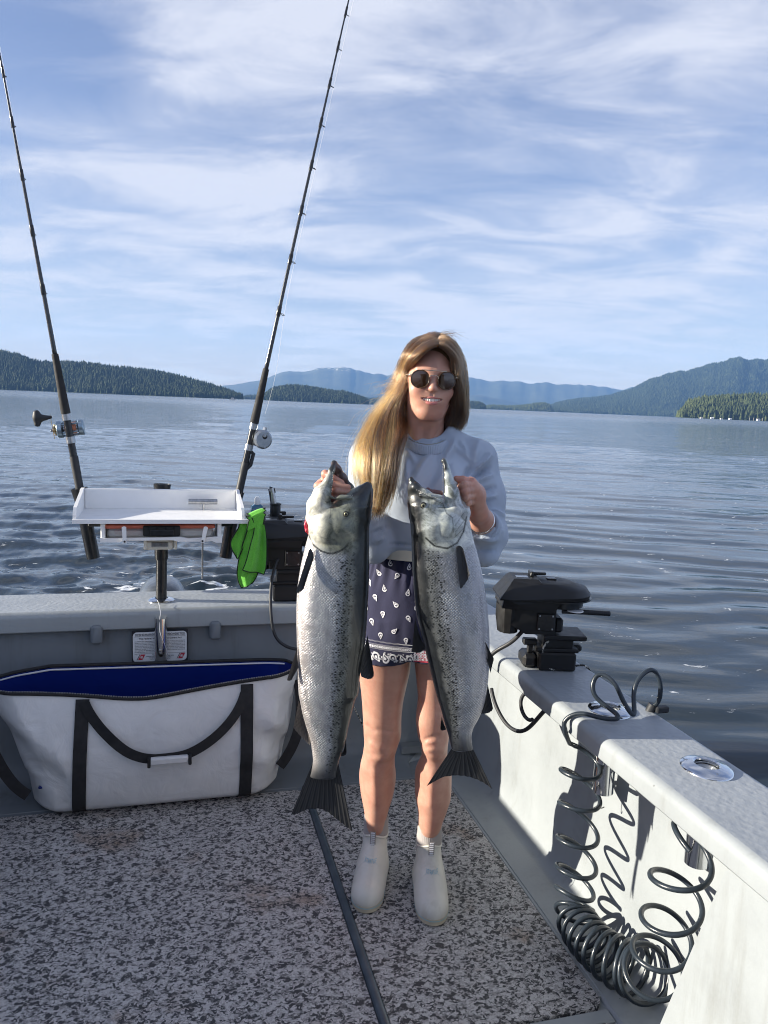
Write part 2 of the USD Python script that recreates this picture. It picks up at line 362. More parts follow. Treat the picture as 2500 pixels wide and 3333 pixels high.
# ---------------------------------------------------------------- water
WATER_Z = -0.32
def foam_field(bu, bv):
    """churned water astern of the outboard: 0..1 in boat axes"""
    w = np.exp(-((bu - 0.25) / (0.95 + 0.10 * np.maximum(bv - 3.4, 0))) ** 2) * sm(3.0, 3.9, bv) * (1 - sm(6.5, 16.0, bv))
    return w
def wave_h(x, y):
    bu = x * CB + y * SB; bv = -x * SB + y * CB
    r = np.hypot(x, y)
    n = lambda sx, sy, a, seed, o=3: meshkit.fbm(np.stack([(x * math.cos(a) + y * math.sin(a)) * sx, (-x * math.sin(a) + y * math.cos(a)) * sy, np.full_like(x, seed * 7.3)], -1), o, seed) - 0.5
    wx = n(0.25, 0.25, 0.3, 5, 2) * 1.4
    q = lambda sx, sy, a, seed: np.sin(6.2832 * ((-(x) * math.sin(a) + (y) * math.cos(a)) * sy + 1.6 * n(sx * 0.7, sy * 0.35, a, seed, 2)))
    near = 1 - sm(14, 60, r)
    h = 0.085 * n(0.45, 1.25, -0.22, 1, 2) + 0.030 * n(0.9, 2.6, -0.16, 2, 2) * near + 0.010 * n(2.6, 6.5, -0.05, 6, 2) * near
    h += 0.011 * q(0.6, 1.25, -0.20, 3) * (1 - sm(8, 25, r))
    far = sm(4, 30, r)
    h += far * 0.11 * n(0.22, 0.8, -0.1, 4, 3)
    wk = foam_field(bu, bv)
    wk = np.maximum(wk, 0.55 * sm(0.9, -0.6, bu) * sm(2.5, 4.5, bv) * (1 - sm(9, 28, bv)))
    h += wk * (0.30 * n(1.9, 3.2, 0.2, 8, 4))
    return h * (1 - sm(600, 3000, r) * 0.8)
rr = np.r_[0.0, np.geomspace(1.0, 45, 400), np.geomspace(46.5, 20000, 90)]
th = np.concatenate([np.radians(90) + np.radians(np.linspace(-42, 42, 760)), np.radians(np.linspace(132.5, 407.5, 240))])
th = np.r_[th, th[0] + 2 * np.pi]
RX, TH = np.meshgrid(rr, th, indexing='ij')
WX, WY = RX * np.cos(TH), RX * np.sin(TH)
WV = np.stack([WX, WY, WATER_Z + wave_h(WX, WY)], -1)
water = grid_mesh(WV[:, ::-1])
mat('water', {'g': ('geometry', {}), 'mp': ('mapping', {'rotation': (0, 0, 0.2), 'scale': (0.35, 1.0, 1.0)}),
    'n1': ('noise_texture', {'scale': 2.6, 'detail': 4, 'roughness': 0.55}), 'mp2': ('mapping', {'rotation': (0, 0, 0.1), 'scale': (0.3, 1.0, 1.0)}),
    'n2': ('noise_texture', {'scale': 0.5, 'detail': 5, 'roughness': 0.6}),
    'len': ('vector_math', {'math_type': 'length'}), 'fr': ('map_range', {'range_type': 'smoothstep', 'from_min': 4, 'from_max': 40, 'to_min': 0.16, 'to_max': 1.0, 'clamp': True}),
    'mix': ('mix_float', {'fac': 0.6}), 'hh': ('math', {'math_type': 'multiply'}),
    'n3': ('noise_texture', {'scale': 0.07, 'detail': 5, 'roughness': 0.62}), 'fr3': ('map_range', {'range_type': 'smoothstep', 'from_min': 40, 'from_max': 300, 'to_min': 0.0, 'to_max': 4.0, 'clamp': True}), 'h3': ('math', {'math_type': 'multiply'}), 'hs': ('math', {'math_type': 'add'}),
    'b': ('bump', {'strength': 0.8, 'distance': 0.10}),
    # foam on the churned water astern
    'mb': ('mapping', {'mapping_type': 'point', 'rotation': (0, 0, -BOAT)}), 'sx': ('separate_xyz', {}),
    'du': ('math', {'math_type': 'add', 'value2': -0.15}), 'du2': ('math', {'math_type': 'multiply'}), 'ee': ('math', {'math_type': 'multiply', 'value2': -0.55}), 'ex': ('math', {'math_type': 'exponent'}),
    'v0': ('map_range', {'range_type': 'smoothstep', 'from_min': 3.2, 'from_max': 4.4, 'to_min': 0, 'to_max': 1, 'clamp': True}),
    'v1': ('map_range', {'range_type': 'smoothstep', 'from_min': 5.0, 'from_max': 10.5, 'to_min': 1, 'to_max': 0, 'clamp': True}),
    'fm': ('math', {'math_type': 'multiply'}), 'fm2': ('math', {'math_type': 'multiply'}),
    'mf': ('mapping', {'scale': (0.8, 1.6, 1.0)}), 'nf': ('noise_texture', {'scale': 4.2, 'detail': 7, 'roughness': 0.68, 'distortion': 0.6}),
    'f3': ('math', {'math_type': 'multiply', 'value2': 0.16}), 'fs': ('math', {'math_type': 'add'}),
    'ff': ('map_range', {'range_type': 'smoothstep', 'from_min': 0.64, 'from_max': 0.71, 'to_min': 0, 'to_max': 0.95, 'clamp': True}),
    'rg': ('map_range', {'range_type': 'smoothstep', 'from_min': 12, 'from_max': 500, 'to_min': 0.03, 'to_max': 0.2, 'clamp': True}),
    'p': ('principled_bsdf', {'base_color': (0.016, 0.026, 0.034), 'ior': 1.333}),
    'fo': ('principled_bsdf', {'base_color': (0.75, 0.78, 0.8), 'roughness': 0.7}), 'm': ('mix_closure', {})},
    [('g.position', 'mp.vector'), ('mp.vector', 'n1.vector'), ('g.position', 'mp2.vector'), ('mp2.vector', 'n2.vector'), ('n1.fac', 'mix.a'), ('n2.fac', 'mix.b'),
     ('g.position', 'len.vector1'), ('len.value', 'fr.value'), ('len.value', 'rg.value'), ('rg.result', 'p.roughness'), ('mix.result', 'hh.value1'), ('fr.result', 'hh.value2'), ('len.value', 'fr3.value'), ('mp2.vector', 'n3.vector'), ('n3.fac', 'h3.value1'), ('fr3.result', 'h3.value2'), ('hh.value', 'hs.value1'), ('h3.value', 'hs.value2'), ('hs.value', 'b.height'), ('b.normal', 'p.normal'),
     ('g.position', 'mb.vector'), ('mb.vector', 'sx.vector'), ('sx.x', 'du.value1'), ('du.value', 'du2.value1'), ('du.value', 'du2.value2'), ('du2.value', 'ee.value1'), ('ee.value', 'ex.value1'),
     ('sx.y', 'v0.value'), ('sx.y', 'v1.value'), ('v0.result', 'fm.value1'), ('v1.result', 'fm.value2'), ('fm.value', 'fm2.value1'), ('ex.value', 'fm2.value2'),
     ('mb.vector', 'mf.vector'), ('mf.vector', 'nf.vector'), ('fm2.value', 'f3.value1'), ('f3.value', 'fs.value1'), ('nf.fac', 'fs.value2'), ('fs.value', 'ff.value'),
     ('p.BSDF', 'm.closure1'), ('fo.BSDF', 'm.closure2'), ('ff.result', 'm.fac')], surface='m.closure')
top('water', water, 'water', smooth=True, kind='structure')

# ---------------------------------------------------------------- hills, forests, haze
mat('forest_floor', {'g': ('geometry', {}), 'n': ('noise_texture', {'scale': 0.02, 'detail': 8, 'roughness': 0.65}),
    'r': ('rgb_ramp', {'ramp': [(0.3, (0.018, 0.030, 0.014)), (0.55, (0.035, 0.055, 0.022)), (0.75, (0.06, 0.075, 0.035))]}), 'p': ('principled_bsdf', {'roughness': 0.95})},
    [('g.position', 'n.vector'), ('n.fac', 'r.fac'), ('r.color', 'p.base_color')])
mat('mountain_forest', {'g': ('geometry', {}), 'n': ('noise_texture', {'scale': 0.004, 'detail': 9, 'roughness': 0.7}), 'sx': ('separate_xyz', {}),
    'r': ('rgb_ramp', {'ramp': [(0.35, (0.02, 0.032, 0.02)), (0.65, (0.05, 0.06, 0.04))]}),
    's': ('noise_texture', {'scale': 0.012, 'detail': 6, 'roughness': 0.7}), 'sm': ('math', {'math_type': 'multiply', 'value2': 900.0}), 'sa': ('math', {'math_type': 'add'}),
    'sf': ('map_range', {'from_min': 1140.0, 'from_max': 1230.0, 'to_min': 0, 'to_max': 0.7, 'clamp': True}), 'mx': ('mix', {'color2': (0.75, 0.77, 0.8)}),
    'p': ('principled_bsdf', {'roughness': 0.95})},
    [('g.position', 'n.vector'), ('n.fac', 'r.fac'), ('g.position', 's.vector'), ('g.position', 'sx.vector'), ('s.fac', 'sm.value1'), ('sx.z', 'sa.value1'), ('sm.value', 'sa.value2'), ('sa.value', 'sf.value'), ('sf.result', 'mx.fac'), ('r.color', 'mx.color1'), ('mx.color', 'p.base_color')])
def land(name, D, W, crest, seed, rough=0.08, mat_='forest_floor', nx=160, ny=60, bulge=0.35, pk=0.55, cell=0):
    """a hill whose skyline runs through the given places; W deep, its near shore at distance D"""
    c = np.array([(*az_of(px, py),) for px, py in crest])
    xs = np.linspace(c[0, 0], c[-1, 0], nx); t = np.linspace(0, 1, ny)
    hz = np.interp(xs, c[:, 0], c[:, 1])
    k = np.hanning(7 if mat_ == 'forest_floor' else 5); k /= k.sum(); hz = np.convolve(np.pad(hz, len(k) // 2, 'edge'), k, 'valid')
    hz = hz * (1 + rough * 0.9 * (meshkit.fbm(np.stack([xs * 45, xs * 0, xs * 0 + seed], -1), 3, seed) - 0.5))
    X, T = np.meshgrid(xs, t, indexing='ij')
    endt = np.minimum(sm(0, 0.06, (X - xs[0]) / (xs[-1] - xs[0]) + (0.06 if crest[0][0] < 0 else 0)), sm(0, 0.06, (xs[-1] - X) / (xs[-1] - xs[0]) + (0.06 if crest[-1][0] > 2500 else 0)))
    shore = (meshkit.fbm(np.stack([X * 14, X * 0, X * 0], -1), 3, seed) - 0.5) * 0.10
    Y = D + W * (T + shore * (1 - T))
    prof = np.where(T < pk, (T / pk) ** (1 - bulge) * 1.0, 1 - ((T - pk) / (1 - pk)) ** 2)
    prof = np.where(T < pk, np.sin(np.clip(T / pk, 0, 1) * np.pi / 2) ** (1 + bulge), prof)
    Hp = np.maximum(hz, 0.0)[:, None] * (D + W * pk) + CAM_H
    wx, wy = X * Y, Y
    nz = meshkit.fbm(np.stack([wx / W * 2.2, wy / W * 2.2, np.full_like(wx, seed)], -1), 5, seed) - 0.5
    gul = np.abs(meshkit.fbm(np.stack([wx / W * 3.0, wy / W * 0.9, np.full_like(wx, seed + 3)], -1), 3, seed + 9) - 0.5)
    Z = Hp * prof * endt * (1 + rough * 2.0 * nz * (1 - sm(0.7 * pk, pk, T)) - rough * 3.0 * gul * (1 - sm(0.55 * pk, pk, T))) - 1.5
    Z[:, -1] = -2; Z[:, 0] = np.minimum(Z[:, 0], -1.5)
    V = np.stack([wx, wy, Z], -1)
    top(name, grid_mesh(V), mat_, smooth=True, kind='structure')
    return V
def conifer(seed, n=7, w=0.2):
    rng = np.random.default_rng(seed); ms = []
    for i in range(n):
        z0 = 0.10 + 0.80 * i / n; r = w * (1 - i / n) ** 0.8 * rng.uniform(0.8, 1.15) + 0.012
        k = 7; a = np.linspace(0, 2 * np.pi, k, endpoint=False) + rng.uniform(0, 6)
        rad = r * rng.uniform(0.65, 1.15, k); v = np.c_[rad * np.cos(a), rad * np.sin(a), z0 - rng.uniform(0.0, 0.06, k)]
        v = np.vstack([v, [0, 0, z0 + 1.6 * 0.9 / n + 0.02]])
        ms.append(TM(v, [(j, (j + 1) % k, k) for j in range(k)]))
    ms.append(TM(lathe([(0.012, 0), (0.008, 0.2)], 5).vertices, lathe([(0.012, 0), (0.008, 0.2)], 5).faces))
    return cat_(ms)
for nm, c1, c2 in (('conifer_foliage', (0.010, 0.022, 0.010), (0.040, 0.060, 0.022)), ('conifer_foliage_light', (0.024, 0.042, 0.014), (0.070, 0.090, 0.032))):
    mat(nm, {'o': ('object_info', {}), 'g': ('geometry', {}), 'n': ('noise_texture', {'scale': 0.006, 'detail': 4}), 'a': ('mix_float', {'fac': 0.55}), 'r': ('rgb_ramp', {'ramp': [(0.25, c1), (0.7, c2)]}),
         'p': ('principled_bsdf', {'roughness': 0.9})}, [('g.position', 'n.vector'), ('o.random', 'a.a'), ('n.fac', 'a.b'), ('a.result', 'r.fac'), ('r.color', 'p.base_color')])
def forest(name, V, n, hrange, seed, label, mat_='conifer_foliage', tmax=0.75, keep=None):
    rng = np.random.default_rng(seed)
    nx, ny = V.shape[:2]
    i = rng.uniform(0, nx - 1.001, n * 2); j = rng.uniform(0.0, tmax * (ny - 1), n * 2)
    a, b = i.astype(int), j.astype(int); u, w = (i - a)[:, None], (j - b)[:, None]
    p = (V[a, b] * (1 - u) * (1 - w) + V[a + 1, b] * u * (1 - w) + V[a, b + 1] * (1 - u) * w + V[a + 1, b + 1] * u * w)
    ok = p[:, 2] > WATER_Z + 0.5
    if keep is not None: ok &= keep(p)
    p = p[ok][:n]
    path = '/World/' + numbered('/World', name)
    pi = UsdGeom.PointInstancer.Define(stage, path)
    keys(pi.GetPrim(), label, 'forest', kind='stuff')
    protos = []
    for k in range(4):
        usdkit.mesh(stage, f'{path}/conifer_{k + 1:03d}', conifer(seed * 10 + k, 6 + k % 3, 0.17 + 0.03 * k), L[mat_], smooth=False)
        protos.append(f'{path}/conifer_{k + 1:03d}')
    pi.CreatePrototypesRel().SetTargets([Sdf.Path(q) for q in protos])
    m = len(p); s = rng.uniform(*hrange, m) * rng.choice([1, 1, 1, 1.18], m)
    pi.CreateProtoIndicesAttr(Vt.IntArray.FromNumpy(rng.integers(0, 4, m).astype(np.int32)))
    pi.CreatePositionsAttr(Vt.Vec3fArray.FromNumpy((p - [0, 0, 0.8]).astype(np.float32)))
    pi.CreateScalesAttr(Vt.Vec3fArray.FromNumpy((s[:, None] * np.c_[rng.uniform(0.8, 1.3, (m, 1)), rng.uniform(0.8, 1.3, (m, 1)), np.ones((m, 1))]).astype(np.float32)))
    pi.CreateOrientationsAttr(Vt.QuathArray([Gf.Quath(float(math.cos(q / 2)), 0, 0, float(math.sin(q / 2))) for q in rng.uniform(0, 6.28, m)]))
HL = lambda x: 1268 + 0.0404 * x
V1 = land('headland', 2600, 900, [(-500, 1120), (-200, 1128), (0, 1156), (60, 1165), (105, 1186), (200, 1190), (313, 1198), (420, 1208), (509, 1218), (570, 1230), (630, 1247), (690, 1265), (740, 1280), (800, 1297), (815, 1303)], 11, 0.10, ny=50)
forest('headland_forest', V1, 15000, (12, 24), 3, 'dark conifer forest covering the headland on the left shore')
V2 = land('wooded_island', 3400, 420, [(838, 1305), (860, 1290), (890, 1270), (940, 1262), (985, 1264), (1040, 1272), (1085, 1281), (1110, 1281), (1160, 1294), (1190, 1305), (1208, 1317)], 12, 0.05, nx=80, ny=40, bulge=-0.1)
forest('wooded_island_forest', V2, 4000, (12, 22), 4, 'conifers on the low wooded island behind the right-hand fishing rod')
V3 = land('low_shore', 5200, 500, [(770, 1302), (800, 1293), (850, 1293), (900, 1296), (1180, 1303), (1240, 1300), (1330, 1308)], 13, 0.05, nx=80, ny=24)
forest('low_shore_forest', V3, 2500, (14, 24), 5, 'thin belt of far conifers low on the water between the islands')
V4 = land('wooded_islet', 4200, 260, [(1500, 1330), (1515, 1315), (1540, 1311), (1562, 1314), (1578, 1322), (1585, 1332)], 14, 0.05, nx=40, ny=24, bulge=-0.2)
forest('wooded_islet_forest', V4, 500, (12, 18), 6, "conifers on the small round islet beside the person's hair", )
V5 = land('low_shore', 5600, 500, [(1560, 1330), (1600, 1323), (1660, 1326), (1700, 1324), (1740, 1317), (1768, 1315), (1790, 1320), (1803, 1338)], 15, 0.03, nx=60, ny=24, bulge=-0.1)
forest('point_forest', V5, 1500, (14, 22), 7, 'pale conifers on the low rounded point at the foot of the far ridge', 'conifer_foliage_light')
V6 = land('ridge', 6200, 3200, [(1740, 1335), (1790, 1322), (1830, 1313), (1900, 1302), (1990, 1291), (2040, 1272), (2100, 1250), (2160, 1226), (2200, 1216), (2235, 1216), (2275, 1202), (2320, 1188), (2370, 1176), (2400, 1174), (2440, 1178), (2500, 1178), (2620, 1172), (2900, 1150)], 16, 0.16, nx=200, ny=90)
forest('ridge_forest', V6, 34000, (14, 28), 8, 'hazy conifer forest on the long high ridge on the right', tmax=0.62)
V7 = land('wooded_point', 2300, 420, [(2195, 1356), (2215, 1335), (2240, 1318), (2290, 1306), (2350, 1303), (2420, 1300), (2500, 1298), (2620, 1290), (2900, 1280)], 17, 0.05, nx=110, ny=40, bulge=-0.1)
clear = P(2405, 1338, 2420)
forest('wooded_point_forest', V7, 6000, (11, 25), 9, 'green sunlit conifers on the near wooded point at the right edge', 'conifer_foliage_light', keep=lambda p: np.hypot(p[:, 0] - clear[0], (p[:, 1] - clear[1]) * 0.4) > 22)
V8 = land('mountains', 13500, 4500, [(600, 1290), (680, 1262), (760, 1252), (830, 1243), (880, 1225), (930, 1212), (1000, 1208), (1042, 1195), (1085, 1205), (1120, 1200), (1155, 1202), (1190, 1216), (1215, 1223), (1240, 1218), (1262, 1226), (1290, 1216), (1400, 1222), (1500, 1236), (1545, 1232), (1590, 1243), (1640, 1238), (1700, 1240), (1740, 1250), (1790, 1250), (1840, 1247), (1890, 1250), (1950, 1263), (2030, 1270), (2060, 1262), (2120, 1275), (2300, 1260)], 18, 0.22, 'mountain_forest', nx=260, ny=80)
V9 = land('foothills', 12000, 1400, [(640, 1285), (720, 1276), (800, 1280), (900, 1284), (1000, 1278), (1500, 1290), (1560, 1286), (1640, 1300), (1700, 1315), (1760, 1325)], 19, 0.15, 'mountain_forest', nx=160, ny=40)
mat('haze_air', {'v': ('principled_volume', {'color': (0.17, 0.37, 0.84), 'absorption_color': (0.35, 0.35, 0.35), 'density': 5.5e-5, 'anisotropy': 0.0})}, [], surface=None, volume='v.volume')
hb = trimesh.creation.box(extents=(46000, 46000, 1800)); hb.apply_translation((0, 0, 900 - 6.0))
top('haze', hb, 'haze_air', smooth=False, kind='stuff', label='thin blue haze over the water and the far shores', cat='haze')
# ---------------------------------------------------------------- the boat
boat = bthing('fishing_boat', 'light grey open fishing boat with speckled vinyl deck and wide gunwales', 'boat', (0, 0, 0))
UG, VT, RC = 1.075, 3.06, 0.10                 # inner gunwale edge, front edge of the transom top, inner corner radius
def plan(o, n=10):
    """the boat's plan: stations along port side, transom and starboard side, each with an outward normal and a side/transom weight"""
    st = []
    for v in np.linspace(-2.6, VT - RC - 0.02, 30): st.append((UG, v, 1, 0, 0.0))
    for a in np.linspace(0, 90, n)[1:-1]:
        c, s = math.cos(math.radians(a)), math.sin(math.radians(a)); st.append((UG - RC + RC * c, VT - RC + RC * s, c, s, sm(0, 90, a)))
    for u in np.linspace(UG - RC - 0.02, -UG + RC + 0.02, 40): st.append((u, VT + 0.012 * (1 - (u / UG) ** 2), 0, 1, 1.0))
    for a in np.linspace(90, 180, n)[1:-1]:
        c, s = math.cos(math.radians(a)), math.sin(math.radians(a)); st.append((-UG + RC + RC * c, VT - RC + RC * s, c, s, 1 - sm(90, 180, a)))
    for v in np.linspace(VT - RC - 0.02, -2.6, 30): st.append((-UG, v, -1, 0, 0.0))
    return np.array(st)
ST = plan(0)
def sweep(side, trans):
    side, trans = np.asarray(side, float), np.asarray(trans, float)
    w = ST[:, 4][:, None]
    e = side[None, :, 0] * (1 - w) + trans[None, :, 0] * w; z = side[None, :, 1] * (1 - w) + trans[None, :, 1] * w
    return grid_mesh(np.stack([ST[:, 0, None] + e * ST[:, 2, None], ST[:, 1, None] + e * ST[:, 3, None], z], -1))
GZ = 0.685
# the liner: ledge, fillet and wall
lin_s = [(-0.02, -0.012), (0.012, -0.006), (0.02, 0.006), (0.10, 0.016), (0.125, 0.026), (0.145, 0.048), (0.157, 0.085), (0.165, 0.14), (0.178, 0.36), (0.19, GZ - 0.055), (0.12, GZ - 0.045), (0.012, GZ - 0.05)]
lin_t = [(-0.27, -0.012), (-0.236, -0.006), (-0.226, 0.006), (-0.10, 0.016), (-0.05, 0.028), (-0.018, 0.048), (0.004, 0.085), (0.012, 0.14), (0.022, 0.36), (0.03, GZ - 0.055), (0.02, GZ - 0.05), (0.012, GZ - 0.055)]
def sub(side, trans, a, b):
    global ST
    keep = ST; ST = ST[a:b]; m = sweep(side, trans); ST = keep; return m
part(boat, 'side_liner', sub(lin_s, lin_t, 0, 35), 'boat_paint', smooth=35)
part(boat, 'transom_liner', sub(lin_s, lin_t, 34, 82), 'boat_paint_shaded', smooth=35)
part(boat, 'side_liner', sub(lin_s, lin_t, 81, 116), 'boat_paint', smooth=35)
# the rounded lip and the non-skid top of the gunwale
def arc(cx, cz, r, a0, a1, n=6): return [(cx + r * math.cos(math.radians(a)), cz + r * math.sin(math.radians(a))) for a in np.linspace(a0, a1, n)]
lip = [(0.012, GZ - 0.05)] + arc(0.006, GZ - 0.054, 0.006, 0, -180, 4)[::1] + arc(0.024, GZ - 0.024, 0.024, 180, 96, 7)
part(boat, 'gunwale_lip', sweep(lip, [(e - 0.0, z - (0.018 if z < GZ - 0.03 else 0)) for e, z in lip]), 'boat_paint', smooth=60)
topp = arc(0.024, GZ - 0.024, 0.024, 96, 90, 2) + [(0.06, GZ), (0.13, GZ + 0.001), (0.20, GZ)] + arc(0.238, GZ - 0.022, 0.022, 90, 0, 6) + [(0.26, GZ - 0.10)]
topt = arc(0.024, GZ - 0.024, 0.024, 96, 90, 2) + [(0.08, GZ), (0.17, GZ + 0.001), (0.27, GZ)] + arc(0.293, GZ - 0.022, 0.022, 90, 0, 6) + [(0.315, GZ - 0.10)]
part(boat, 'gunwale_top', sweep(topp, topt), 'nonskid_paint', smooth=50)
part(boat, 'outer_hull', sweep([(0.26, GZ - 0.10), (0.255, 0.2), (0.22, -0.3), (0.05, -0.7)], [(0.315, GZ - 0.10), (0.31, 0.2), (0.28, -0.3), (0.20, -0.7)]), 'hull_outside', smooth=50)
part(boat, 'deck_floor', rbox(-1.1, 1.1, -2.6, 2.85, -0.03, -0.012, 0.002), 'shadow_gap', smooth=False)
# deck vinyl: two panels, the seam strip between them, the hatch edge forward
def panel(u0, u1, v0, v1, r=0.035):
    p = Polygon([(u0, v0), (u1, v0), (u1, v1), (u0, v1)]).buffer(-r).buffer(r, quad_segs=5)
    return extr(p, 0.014, (0, 0, -0.010))
part(boat, 'deck_panel', panel(-1.08, 0.494, 1.565, 2.825), 'deck_vinyl')
part(boat, 'deck_panel', panel(0.524, 1.082, 1.565, 2.825), 'deck_vinyl')
part(boat, 'deck_panel', panel(-1.08, 0.494, -2.4, 1.545), 'deck_vinyl')
part(boat, 'deck_panel', panel(0.524, 1.082, -2.4, 1.515), 'deck_vinyl')
mat('seam_paint', {'tc': ('texture_coordinate', {}), 'n': ('noise_texture', {'scale': 20, 'detail': 4}), 'r': ('rgb_ramp', {'ramp': [(0.3, (0.035, 0.05, 0.065)), (0.7, (0.06, 0.08, 0.1))]}), 'p': ('principled_bsdf', {'roughness': 0.3})},
    [('tc.object', 'n.vector'), ('n.fac', 'r.fac'), ('r.color', 'p.base_color')])
part(boat, 'seam_strip', tube([(0.509, v, 0.002) for v in np.linspace(-2.4, 2.84, 40)], 0.0135, 10), 'seam_paint', smooth=True)
part(boat, 'hatch_edge', rbox(0.53, 1.085, 1.519, 1.561, -0.011, 0.001, 0.004), 'boat_paint')
# the closed locker that ends the open gunwale forward, with its rounded corner
lk = Polygon([(-2.5, 0.004), (1.395, 0.004), (1.20, 0.628), (-2.5, 0.628)]).buffer(-0.03).buffer(0.03, quad_segs=6)
part(boat, 'side_locker', extr(lk, 0.024, r=np.array([[0, 0, 1, UG + 0.010], [1, 0, 0, 0], [0, 1, 0, 0], [0, 0, 0, 1.0]])), 'boat_paint')
lw = [(UG + 0.03, 1.375, 0.006), (UG + 0.2, 1.375, 0.006), (UG + 0.2, 1.375, 0.1), (UG + 0.03, 1.355, 0.1)]
part(boat, 'locker_end', hull([(UG + 0.034, 1.372, 0.02), (UG + 0.034, 1.352, 0.02), (UG + 0.15, 1.372, 0.035), (UG + 0.15, 1.352, 0.035), (UG + 0.034, 1.192, 0.625), (UG + 0.034, 1.172, 0.625), (UG + 0.185, 1.192, 0.625), (UG + 0.185, 1.172, 0.625)]), 'boat_paint')
# moulded knees under the transom top
for u in (-0.285, 0.165):
    part(boat, 'knee', rbox(u - 0.022, u + 0.022, VT - 0.004, VT + 0.035, 0.555, 0.63, 0.016), 'boat_paint_shaded', smooth=60)
def flush_holder(u, v, z=GZ, r0=0.0265, tilt=0):
    f = 'rod_holder'
    ring = lathe([(r0, -0.006), (r0, 0.010), (r0 + 0.004, 0.013), (0.047, 0.009), (0.057, 0.004), (0.059, 0.0005), (0.059, -0.002)], 40)
    ring.apply_transform(np.diag([1, 1.12, 1, 1]))
    p = part(boat, f, moved(ring, (u, v, z + 0.001)), 'chrome', smooth=40)
    part(p, 'tube', moved(lathe([(r0 + 0.003, 0.006), (r0 + 0.003, -0.245), (r0, -0.245), (r0, 0.006)], 28), (u, v, z)), 'chrome', smooth=40)
    for a in (20, 140, 260):
        x, y = 0.042 * math.cos(math.radians(a)), 0.047 * math.sin(math.radians(a))
        part(p, 'screw', moved(lathe([(0, 0.0015), (0.004, 0.0012), (0.0055, 0), (0.0055, -0.003)], 12), (u + x, v + y, z + 0.010)), 'steel', smooth=60)
    part(p, 'well', moved(lathe([(r0 - 0.001, 0.002), (r0 - 0.001, -0.2), (0, -0.2)], 20), (u, v, z)), 'black_plastic', smooth=40)
flush_holder(1.200, 1.84); flush_holder(1.240, 1.475)
# fill under the stern corners, and an unseen cabin added forward to cut sky light
part(boat, 'stern_ledge', rbox(-1.12, 1.12, 2.822, 3.07, -0.03, 0.004, 0.002), 'boat_paint_shaded', smooth=False)
for s in (-1, 1): part(boat, 'side_ledge', rbox(s * 1.084, s * 1.22, 1.6, 3.0, -0.03, 0.003, 0.002), 'boat_paint', smooth=False)
cbk = part(boat, 'cabin_bulkhead', rbox(-1.0, 1.0, -0.78, -0.72, 0, 2.12, 0.02), 'boat_paint')
part(cbk, 'door', rbox(-0.35, 0.35, -0.72, -0.70, 0.1, 1.95, 0.015), 'black_gloss')  # door of the added cabin
for s in (-1, 1): part(boat, 'cabin_side', rbox(s * 1.0, s * 0.95, -2.6, -0.78, 0.6, 2.12, 0.02), 'boat_paint')
part(boat, 'hardtop', rbox(-1.12, 1.12, -2.6, -0.60, 2.125, 2.20, 0.03), 'boat_paint')  # added roof, out of view, blocking sky from behind
# a chrome drain cleat low on the transom wall
cl = part(boat, 'towing_eye', hull([(p[0], p[1], p[2]) for q in ((0.955, 0), (1.045, 0)) for p in [(q[0], VT - 0.028, 0.028), (q[0], VT - 0.062, 0.03), (q[0], VT - 0.065, 0.062), (q[0], VT - 0.022, 0.066)]]), 'chrome', smooth=False)

# ---------------------------------------------------------------- coiled washdown hose
plain('hose_rubber', (0.020, 0.028, 0.038), 0.30, var=0.25, scale=25, bump=0.15, bscale=250)
hz_ = thing('coiled_hose', 'dark blue black coiled washdown hose hanging inside the starboard gunwale', 'hose', to_w((1.18, 1.6, 0)), BOAT)
def hose_path():
    # axis of the coil in boat axes: down from the gunwale, along the ledge, up again to the locker
    ax = [((1.112, 1.835, 0.585), 0.040, 0), ((1.120, 1.836, 0.535), 0.054, 0.5), ((1.124, 1.836, 0.455), 0.057, 1.4), ((1.127, 1.836, 0.345), 0.057, 2.4), ((1.130, 1.836, 0.245), 0.057, 3.4), ((1.13, 1.833, 0.165), 0.056, 4.4), ((1.125, 1.822, 0.115), 0.056, 5.4), ((1.118, 1.795, 0.088), 0.058, 6.5),
          ((1.112, 1.755, 0.082), 0.062, 7.8), ((1.114, 1.700, 0.080), 0.066, 9.8), ((1.126, 1.650, 0.080), 0.068, 11.8), ((1.150, 1.600, 0.082), 0.070, 13.6), ((1.168, 1.560, 0.090), 0.071, 14.9), ((1.170, 1.515, 0.120), 0.070, 15.9), ((1.163, 1.480, 0.200), 0.066, 16.9), ((1.155, 1.447, 0.310), 0.065, 17.9), ((1.152, 1.425, 0.43), 0.064, 18.9), ((1.155, 1.400, 0.53), 0.062, 19.7), ((1.165, 1.36, 0.575), 0.060, 20.05)]
    c = spline([(*a, r, t) for a, r, t in ax], 1500)
    T = np.gradient(c[:, :3], axis=0); T /= np.linalg.norm(T, axis=1)[:, None]
    ex = np.array([CB, -SB, 0.0]); N = ex - T * (T @ ex)[:, None]; N /= np.linalg.norm(N, axis=1)[:, None]; B = np.cross(T, N)
    ph = c[:, 4] * 2 * np.pi + 3.3
    tilt = 0.36 * np.clip(-T[:, 2], 0, 1)
    return c[:, :3] + c[:, 3:4] * (np.cos(ph)[:, None] * N + np.sin(ph)[:, None] * B + (tilt * np.cos(ph))[:, None] * T)
hp = hose_path()
